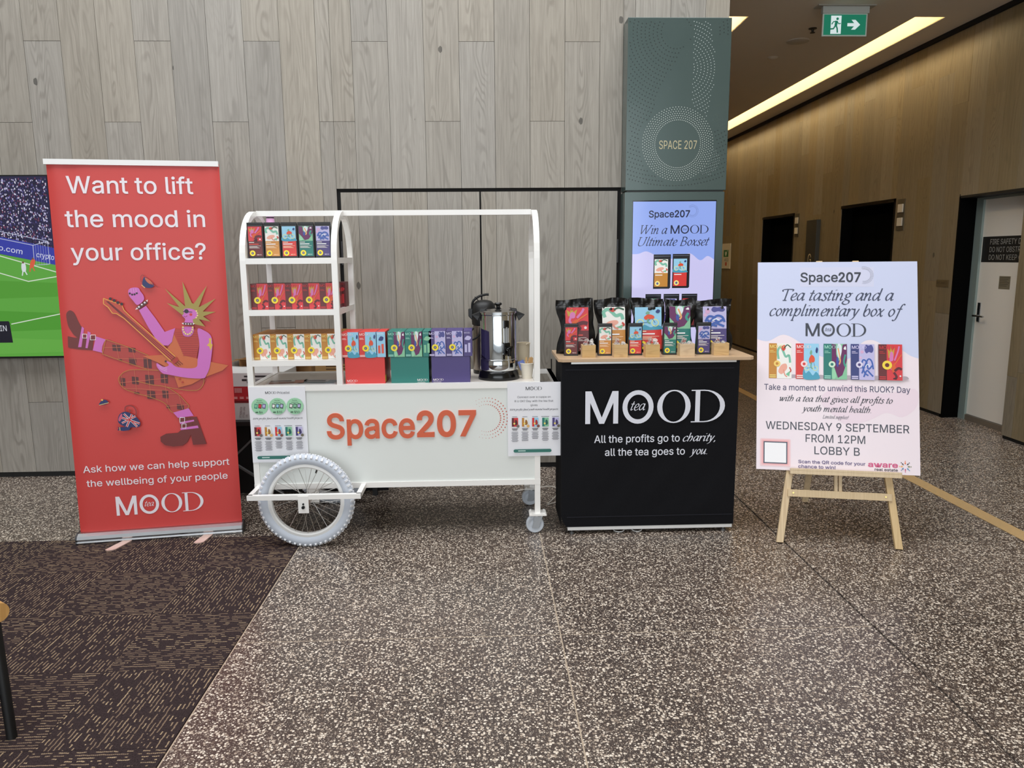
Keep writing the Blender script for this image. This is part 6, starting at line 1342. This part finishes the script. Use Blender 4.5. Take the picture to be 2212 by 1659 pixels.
MB().bar((.285, .045, 1.38), mi @ Vector((1.945, 4.36, .012)), .034, .02).build('leg', BAMBOO, ea, bevel=.0015)
MB().box(.2, .37, .03, .05, 1.33, 1.40).build('hinge_block', BAMBOO, ea)
sg = thing('sign_board', 'pale blue and pink tea tasting sign standing on the easel', 'sign', EP, EY, None, ET)
U0, U1, V0, V1 = -.130, .681, .380, 1.512
MB().box(U0, U1, -.0005, .0052, V0+.0005, V1).build('board', M((232,226,232), .35), sg)
pr = Print(rough=.32, eps=.00012)
pr.rect(U0, V0+.0005, U1, V1, (240,226,232))
wave = spline([(U0,1.083,0),(-.072,1.074,0),(.005,1.11,0),(.084,1.073,0),(.16,1.01,0),(.24,.985,0),(.34,.985,0),(.399,1.067,0),(.457,1.085,0),(.53,1.05,0),(.593,1.037,0),(.64,1.005,0),(U1,.99,0)], 5)
pr.poly([(p.x, p.y) for p in wave]+[(U1, V1), (U0, V1)], (204,210,236))
pr.blob([(.22,.80),(.34,.845),(.5,.8),(.66,.83),(.67,.74),(.6,.68),(.52,.70),(.44,.66),(.33,.63),(.26,.68),(.2,.74)], (236,216,226))
pr.rect(.09, 1.375, .465, 1.482, (210,212,234))
pr.build('background_print', sg, (0, -.0005, 0)); pr = Print(rough=.32, eps=.00012, base=.0012)
gk = (66,70,80)
pr.text('Space', .092, 1.402, .05, gk, w=.192, bold=.03); pr.text('207', .287, 1.402, .05, gk, w=.113, bold=.045)
pr.dots(.416, 1.438, (.034, .040, .046), 30, .0013, gk, -PI*.55, PI*.6)
it = (74,80,100)
for tx, x, z, ww in (('Tea tasting and a', -.002, 1.299, .567), ('complimentary box of', -.068, 1.2135, .69)):
    line_part('title_lettering', sg, (0, -.0005, 0), None, (tx, x, z, .041, it), w=ww, font='it', bold=-.01, base=.0012, rough=.32)
pr.mood(.119, 1.103, .306, gk, h=.071)
pr.build('title_lettering', sg, (0, -.0005, 0)); pr = Print(rough=.32, eps=.00012, base=.0012)
for i, fl in enumerate(('gold', 'coral', 'teal', 'purple', 'red')):
    x0 = (-.069, .069, .210, .346, .482)[i]; w = .117; z0, z1 = .871, 1.062; f = FL[fl]; h = z1-z0
    pr.blob([(x0+w-.005, z0+.004), (x0+w+.03, z0+.008), (x0+w+.02, z0+.022), (x0+w-.005, z0+.02)], (176,164,172))
    pr.rect(x0, z0, x0+w, z1, f['strip'] if fl != 'purple' else (58,66,124)); art(pr, fl, x0+w*.35, z0, w*.65, h)
    pr.mood(x0+.005, z1-.026, w*.62, f['logo'], h=.0175, tea=False); pr.rect(x0+.005, z1-.042, x0+.024, z1-.039, f['logo']); pr.rect(x0+.005, z1-.05, x0+.034, z1-.047, f['logo'], False)
    pr.rect(x0+.004, z0+.014, x0+.036, z0+.02, f['logo']); pr.rect(x0+.004, z0+.004, x0+.036, z0+.01, f['logo'], False)
    sc = {'gold': (240,206,110), 'coral': (244,214,214), 'teal': (206,232,206), 'purple': (220,214,236), 'red': (246,216,70)}[fl]; R = .017 if fl != 'red' else .024
    pr.disc(x0+w*.36, z0+h*.42, R, sc); pr.disc(x0+w*.36, z0+h*.42, R*.45, f['strip'])
pr.build('pack_pictures', sg, (0, -.0005, 0)); pr = Print(rough=.32, eps=.00012, base=.0012)
nk = (78,76,104)
bk = (56,60,72)
for tx, x, z, h, c, ww, f, bo in (('Take a moment to unwind this RUOK? Day', -.092, .808, .031, nk, .73, 'sans', .01), ('with a tea that gives all profits to', -.013, .749, .0215, (66,66,76), .566, 'it', .01), ('youth mental health.', .099, .697, .0215, (66,66,76), .348, 'it', .01), ('Limited supplies!', .206, .662, .0115, (90,90,100), .131, 'it', 0),
        ('WEDNESDAY 9 SEPTEMBER', -.083, .597, .041, bk, .714, 'sans', .006), ('FROM 12PM', .12, .534, .041, bk, .296, 'sans', .006), ('LOBBY B', .164, .471, .041, bk, .225, 'sans', .006)):
    line_part('event_lettering', sg, (0, -.0005, 0), None, (tx, x, z, h, c), w=ww, font=f, bold=bo, base=.0012, rough=.32)
pr.build('event_lettering', sg, (0, -.0005, 0)); pr = Print(rough=.32, eps=.00012, base=.0012)
for k, c in enumerate(((240,206,210), (240,190,192), (236,170,172))): pr.rrect(-.112+.006*k, .398+.005*k, .045-.006*k, .546-.005*k, .008, c)
pr.rect(-.094, .413, .028, .53, (66,74,92)); pr.rect(-.088, .419, .022, .524, (246,244,246))
pr.text('Scan the QR code for your', .083, .421, .0165, (98,84,130), w=.333, bold=.03); pr.text('chance to win!', .083, .396, .0165, (98,84,130), w=.186, bold=.03)
pr.build('scan_panel', sg, (0, -.0005, 0)); pr = Print(rough=.32, eps=.00012, base=.0012)
pr.text('aware', .429, .416, .026, (206,84,130), w=.145, bold=.045); pr.text('real estate', .461, .397, .0135, (60,54,64), w=.112, bold=.03)
for k in range(8):
    a = PI/2-k*PI/4; c = ((236,120,60), (60,60,66), (110,120,60), (70,150,190), (206,84,130), (70,120,170), (240,170,70), (60,60,66))[k]
    pr.poly([(.609+r*math.cos(a+e), .424+r*math.sin(a+e)) for r, e in ((.010, 0), (.018, .22), (.024, .0), (.018, -.22))], c); pr.disc(.609+.0275*math.cos(a), .424+.0275*math.sin(a), .0026, c, n=8)
pr.build('sponsor_logo', sg, (0, -.0005, 0))
# ================================================================== TOTEM
TOT = M((74,90,87), .26, .25, coat=.2); TD = M((30,36,35), .4)
tt = thing('digital_totem', 'tall dark green wall totem with lit screen and perforated header', 'totem', (1.28, 5.1, 0))
MB().box(-.338, .33, 0, .158, .03, 1.922).build('lower_case', TOT, tt, bevel=.003); MB().box(-.335, .338, 0, .158, 1.932, 3.01).build('header_case', TOT, tt, bevel=.003)
MB().box(-.325, .322, .01, .158, 1.92, 1.934).box(-.32, .315, .02, .158, 0, .03).build('shadow_gap', TD, tt)
MB().box(-.286, .279, -.0015, .0, .858, 1.868).build('screen_glass', M((8,9,10), .08), tt)
pr = Print(emit=.95, rough=.1, eps=.0001)
sx = lambda X: X-1.28
pr.rect(sx(.998), .866, sx(1.555), 1.86, (206,202,244))
wv = spline([(sx(.998),1.516,0),(sx(1.04),1.518,0),(sx(1.092),1.534,0),(sx(1.15),1.51,0),(sx(1.21),1.485,0),(sx(1.32),1.488,0),(sx(1.388),1.519,0),(sx(1.459),1.472,0),(sx(1.509),1.5,0),(sx(1.555),1.475,0)], 5)
pr.poly([(p.x, p.y) for p in wv]+[(sx(1.555), 1.86), (sx(.998), 1.86)], (146,170,240))
nv = (34,40,66)
pr.text('Space', sx(1.104), 1.757, .043, nv, w=.17, bold=.03); pr.text('207', sx(1.278), 1.758, .043, nv, w=.103, bold=.045)
pr.dots(sx(1.397), 1.797, (.028, .034, .04), 28, .0012, nv, -PI*.7, PI*.75)
pr.text('Win a', sx(1.052), 1.648, .038, nv, w=.18, font='it', bold=-.03); pr.mood(sx(1.253), 1.649, .257, nv, h=.056)
pr.text('Ultimate Boxset', sx(1.035), 1.570, .038, nv, w=.484, font='it', bold=-.03)
def spouch(x0, z0, w, h, fl):
    pr.poly([(x0, z0), (x0+w*.93, z0), (x0+w, z0+h*.03), (x0+w, z0+h), (x0, z0+h)], (24,26,32)); pr.rect(x0+.004, z0+h*.945, x0+w*.96, z0+h*.955, (120,124,140))
    lw, lh = w*.78, h*.8; f = FL[fl]; a, c = x0+w*.06, z0+h*.06
    pr.rect(a, c, a+lw, c+lh*.5, f['strip']); art(pr, fl, a, c+lh*.5, lw, lh*.5); pr.rect(a+.006, c+lh*.41, a+lw*.6, c+lh*.44, (248,244,240))
    pr.disc(a+lw*.24, c+lh*.12, .017, (246,230,140)); pr.disc(a+lw*.24, c+lh*.12, .008, (96,96,150))
spouch(sx(1.143), 1.283, .117, .23, 'gold'); spouch(sx(1.272), 1.287, .117, .228, 'coral')
for x, fl in ((1.092, 'teal'), (1.216, 'purple'), (1.339, 'red')): spouch(sx(x), 1.02, .107, .228, fl)
pr.build('screen_picture', tt, (0, -.0015, 0))
pr = Print(rough=.35, eps=.0001); lt = (206,212,206); dk = (30,38,37); pr.layer += 1
def inb(x, z): return -.325 < x < .328 and 1.945 < z < 2.998
for j in range(34):
    R = .10+.026*j; n = int(2*PI*R/.021)
    for i in range(n):
        a = 2*PI*(i+.5*(j % 2))/n; x, z = -.02+R*math.cos(a), 2.92+R*math.sin(a)
        if inb(x, z) and (x-.006)**2+(z-2.232)**2 > .255**2:
            s1 = math.sin(4.2*x+1.1*z*3+1.0)+math.sin(7*z-3*x)
            if s1 > -.1 and not (.075 < x < .26 and z > 2.4): pr.disc(x, z, .0036, dk, False, 6)
for j in range(22):
    R = .05+.022*j; n = int(2*PI*R/.0175)
    for i in range(n):
        a = 2*PI*(i+.5*(j % 2))/n; x, z = .03+R*math.cos(a), 2.70+R*math.sin(a)
        if inb(x, z) and .09 < x < .245-.3*abs(z-2.70)**1.4 and 2.40 < z < 2.99 and (x-.006)**2+(z-2.232)**2 > .25**2: pr.disc(x, z, .0028, (196,206,204), False, 5)
pr.build('dot_pattern', tt)['kind'] = 'stuff'; pr = Print(rough=.35, eps=.0001, base=.0008)
for j in range(7): 
    R = .152+.0135*j; n = 76
    for i in range(n):
        a = 2*PI*(i+.5*(j % 2))/n; pr.disc(.006+R*math.cos(a), 2.229+R*math.sin(a), .0028, lt, False, 6)
for j in range(10):
    for i in range(16):
        x, z = .18+.0125*i-.004*j, 2.02+.016*j+.004*i
        if inb(x, z) and (x-.2)**2+(z-2.12)**2 < .09**2 and (x-.006)**2+(z-2.229)**2 > .24**2: pr.disc(x, z, .0023, (170,180,178), False, 5)
pr.build('dot_ring', tt)['kind'] = 'stuff'; pr = Print(rough=.35, eps=.0001, base=.0008)
pr.text('SPACE 207', -.117, 2.197, .053, (196,184,146), w=.25)
pr.build('header_lettering', tt)
# ================================================================== TELEVISION
tv = thing('television', 'large wall mounted television showing a football match', 'television', (-3.885, 5.15, .858))
MB().box(-1.065, 1.065, .003, .05, 0, 1.2).build('case', M((10,10,11), .4), tv, bevel=.004); MB().box(-.4, .4, .05, .108, .3, .9).build('wall_bracket', DARK, tv)
MB().box(-1.055, 1.055, .0, .003, .012, 1.192).build('screen_glass', M((6,6,7), .1), tv)
pr = Print(emit=.8, rough=.15, eps=.0001); X = lambda x: x+3.885; Z = lambda z: z-.858
xr = X(-2.832); L0 = -1.05
pr.rect(L0, Z(.872), xr, Z(2.048), (34,32,70))
random.seed(9); pr.layer += 1
for i in range(2600):
    x = random.uniform(X(-3.55), xr-.012); zlo = Z(1.62)-.2*(x-X(-3.17)); z = random.uniform(zlo, Z(2.03))
    c = random.choice(((226,222,240), (206,200,232), (170,164,214), (90,84,150), (24,22,44), (60,50,90), (120,60,90), (18,16,30)))
    s = random.uniform(.004, .0075); pr.rect(x, z, x+s, z+s*1.6, c, False)
    if i % 200 == 0: pr.layer += 1
ad = [(L0, Z(1.668)+.22*(X(-3.172)-L0)), (xr, Z(1.588)), (xr, Z(1.478)), (L0, Z(1.564)+.21*(X(-3.184)-L0))]
pr.poly(ad, (52,62,170))
pr.poly([(L0, Z(1.90)), (X(-3.187), Z(1.553)), (xr, Z(1.478)), (xr, Z(.872)), (L0, Z(.872))], (96,172,66))
for a, b_, c in ((1.36, 1.27, (84,160,52)), (1.16, 1.05, (80,158,50)), (.98, .9, (104,178,72))): pr.poly([(L0, Z(a)+.1), (xr, Z(a)), (xr, Z(b_)), (L0, Z(b_)-.05)], c)
wl = (226,236,220)
for p in (((-3.6,1.66),(-3.187,1.54),(-2.834,1.432)), ((-3.6,1.55),(-3.2,1.428),(-3.021,1.372),(-2.834,1.402)), ((-3.165,1.09),(-2.834,1.155))): pr.stroke([(X(a), Z(c)) for a, c in p], .006, wl, False)
rot = -math.atan(.2)
pr.text('crypto.com', X(-3.32), Z(1.605), .034, (214,218,244), w=.285, rot=rot, bold=.01); pr.text('crypto.com', X(-2.952), Z(1.535), .034, (214,218,244), w=.29*.41, rot=rot, bold=.01) if False else pr.text('crypto', X(-2.952), Z(1.532), .034, (214,218,244), w=.114, rot=rot, bold=.01)
net = (190,196,226)
for p in (((-3.35,1.735),(-3.168,1.698),(-2.869,1.633),(-2.87,1.485)), ((-2.965,1.607),(-2.97,1.477),(-2.87,1.485)), ((-3.3,1.68),(-2.965,1.607),(-2.869,1.633))): pr.stroke([(X(a), Z(c)) for a, c in p], .0045, net, False)
for k in range(6): pr.stroke([(X(-2.965+.016*k), Z(1.607+.004*k)), (X(-2.97+.016*k), Z(1.477))], .0012, net, False, up=False)
for (a, c, sh_, sk) in ((-3.042, 1.46, (226,232,236), .0), (-2.99, 1.485, (226,96,66), .015)):
    pr.blob([(X(a)-.012, Z(c)-.02), (X(a)+.012, Z(c)-.02), (X(a)+.014+sk, Z(c)+.025), (X(a)-.01+sk, Z(c)+.028)], sh_); pr.disc(X(a)+sk, Z(c)+.036, .007, (120,84,66))
    pr.stroke([(X(a)-.006, Z(c)-.018), (X(a)-.014, Z(c)-.05)], .007, sh_, False); pr.stroke([(X(a)+.006, Z(c)-.018), (X(a)+.018, Z(c)-.045)], .007, sh_, False)
pr.poly([(L0+.1, Z(.966)), (X(-3.167), Z(.966)), (X(-3.174), Z(1.1)), (X(-3.18), Z(1.11)), (L0+.1, Z(1.11))], (14,16,34)); pr.text('WIN', X(-3.283), Z(1.044), .038, (224,226,236), w=.085)
pr.build('screen_picture', tv, (0, 0, 0))
# ================================================================== BEHIND THE CART
ft = thing('folding_stand', 'low black folding stand with crossed grey legs behind the cart', 'stand', (-1.2, 4.86, 0)); O = ft.location
MB(O).box(-1.8, -.62, 4.67, 5.16, .47, .50).build('stand_top', M((14,14,15), .5), ft, bevel=.004)
for x in (-1.72, -.72):
    for y in (4.69, 5.12): MB(O).bar((x, y, 0), (x, y, .47), .03, .03).build('leg', M((16,16,17), .5), ft)
for y in (4.68,):
    MB(O).bar((-1.62, y, .25), (-1.40, y, .455), .02, .012).build('cross_leg', M((88,88,88), .5), ft); MB(O).bar((-1.62, y-.013, .25), (-1.30, y-.013, .03), .02, .012).build('cross_leg', M((88,88,88), .5), ft)
    MB(O).bar((-1.62, y, .25), (-1.74, y, .36), .02, .012).build('cross_leg', M((88,88,88), .5), ft); MB(O).bar((-1.62, y-.013, .25), (-1.76, y-.013, .14), .02, .012).build('cross_leg', M((88,88,88), .5), ft)
MB(O).box(-1.78, -.64, 4.72, 4.73, .02, .47).build('black_skirt', M((10,10,11), .9), ft)
ub = thing('urn_carton', 'white and red carton printed with a steel urn behind the cart', 'carton', (-1.48, 4.72, .50), -.06)
MB().box(-.24, .20, 0, .31, 0, .30).build('body', M((206,206,204), .55), ub, bevel=.002)
pr = Print(); pr.rect(-.24, .125, .2, .215, (190,44,52)); pr.rect(-.24, .11, .2, .125, (120,28,34)); pr.rect(-.24, .215, .2, .3, (226,226,226)); gy = (110,110,112)
pr.rect(-.02, .235, .10, .285, (150,152,154)); pr.rect(-.02, .262, .10, .272, (220,222,224)); pr.rect(-.05, .25, -.02, .262, (40,40,42)); pr.rect(-.035, .275, .11, .284, (50,50,52)); pr.layer += 1
for k in range(6): pr.rect(-.10+.008*k, .175, -.095+.008*k, .205, (224,160,160), False)
for k in range(3): pr.text(('STAINLESS', 'STEEL URN', '10L')[k], -.07+.02*k, .015, .012, (110,60,56), w=.07 if k < 2 else .022, rot=PI/2*.9)
for k in range(4): pr.rect(-.15+.04*k, .135, -.125+.04*k, .15, (226,150,150), False)
pr.build('print', ub, (0, 0, 0))
bc = thing('open_carton', 'brown cardboard carton with its flaps open behind the shelves', 'carton', (-1.42, 5.093, .50)); KB = M((164,124,76), .8, bump=.1, bscale=120); KD = M((128,94,58), .85)
b = MB()
for q in ((-.24,.24,-.001,.004), (-.24,.24,.156,.161)): b.box(q[0], q[1], q[2], q[3], 0, .335)
b.box(-.24, -.235, .004, .156, 0, .335).box(.235, .24, .004, .156, 0, .335).box(-.235, .235, .004, .156, 0, .004); b.build('body', KB, bc)
MB().hexa([(-.235,-.003,.335),(.235,-.003,.335),(.235,.0,.335),(-.235,.0,.335)], [(-.235,-.10,.352),(.235,-.10,.352),(.235,-.10,.355),(-.235,-.10,.355)]).build('flap', KB, bc)
MB().hexa([(-.24,.004,.335),(-.237,.004,.335),(-.237,.156,.335),(-.24,.156,.335)], [(-.33,.004,.31),(-.328,.004,.312),(-.328,.156,.312),(-.33,.156,.31)]).build('flap', KD, bc)
MB().hexa([(.237,.004,.335),(.24,.004,.335),(.24,.156,.335),(.237,.156,.335)], [(.30,.004,.40),(.302,.004,.40),(.302,.156,.40),(.30,.156,.40)]).build('flap', KD, bc)
cc = thing('sealed_carton', 'brown shipping carton with printed lines behind the shelf uprights', 'carton', (-.92, 4.9, .50))
MB().box(-.19, .25, 0, .24, 0, .345).build('body', M((176,140,88), .8, bump=.1, bscale=120), cc, bevel=.002)
pr = Print(); pr.layer += 1
for k in range(3): pr.rect(-.12, .325-.018*k, .12-.05*(k % 2), .332-.018*k, (90,66,40), False)
pr.build('print', cc); MB().box(-.02, .03, -.0006, .24, .3448, .3456).build('tape', M((196,164,110), .3), cc)
# ================================================================== STOOL AT THE LEFT EDGE
st = thing('low_stool', 'low stool with round timber rails and black splayed legs', 'stool', (-1.72, 2.45, 0)); O = st.location
OAK = wood_mat('oak_round', (198,150,88), (218,172,108), (178,128,70), .45, wx=1.5, var=.03, knots=False)
dx, dy = -.80, .60
A = Vector((-1.535, 2.262, .416))
MB(O).cyl(A, A+Vector((dx, dy, 0))*.62, .031, 28).build('seat_rail', OAK, st, smooth=True)
Bp = A+Vector((-dy, -dx, 0))*-.0+Vector((-.36, -.42, 0)); MB(O).cyl(Bp, Bp+Vector((dx, dy, 0))*.62, .031, 28).build('seat_rail', OAK, st, smooth=True)
MB(O).hexa([A+Vector((-.06,.0,-.01)), Bp+Vector((-.06,.05,-.01)), Bp+Vector((dx*.58,dy*.58,-.01)), A+Vector((dx*.58,dy*.58,-.01))], [A+Vector((-.06,.0,.01)), Bp+Vector((-.06,.05,.01)), Bp+Vector((dx*.58,dy*.58,.01)), A+Vector((dx*.58,dy*.58,.01))]).build('seat_web', M((30,30,31), .9), st)
BL = M((15,16,17), .45)
for p, q in ((A+Vector((-.03,.02,-.02)), (-1.527,2.238,0)), (A+Vector((dx*.55,dy*.55,-.02)), (-2.05,2.62,0)), (Bp+Vector((-.03,.02,-.02)), (-1.93,1.80,0)), (Bp+Vector((dx*.55,dy*.55,-.02)), (-2.42,2.18,0))):
    MB(O).cyl(p, q, .017, 16, .0155).build('leg', BL, st, smooth=True)
MB(O).cyl((-1.552, 2.247, .15), (-1.99, 2.58, .16), .009, 10).build('stretcher', BL, st, smooth=True)
MB(O).cyl((-1.552, 2.247, .15), (-1.93, 1.84, .15), .009, 10).build('stretcher', BL, st, smooth=True)
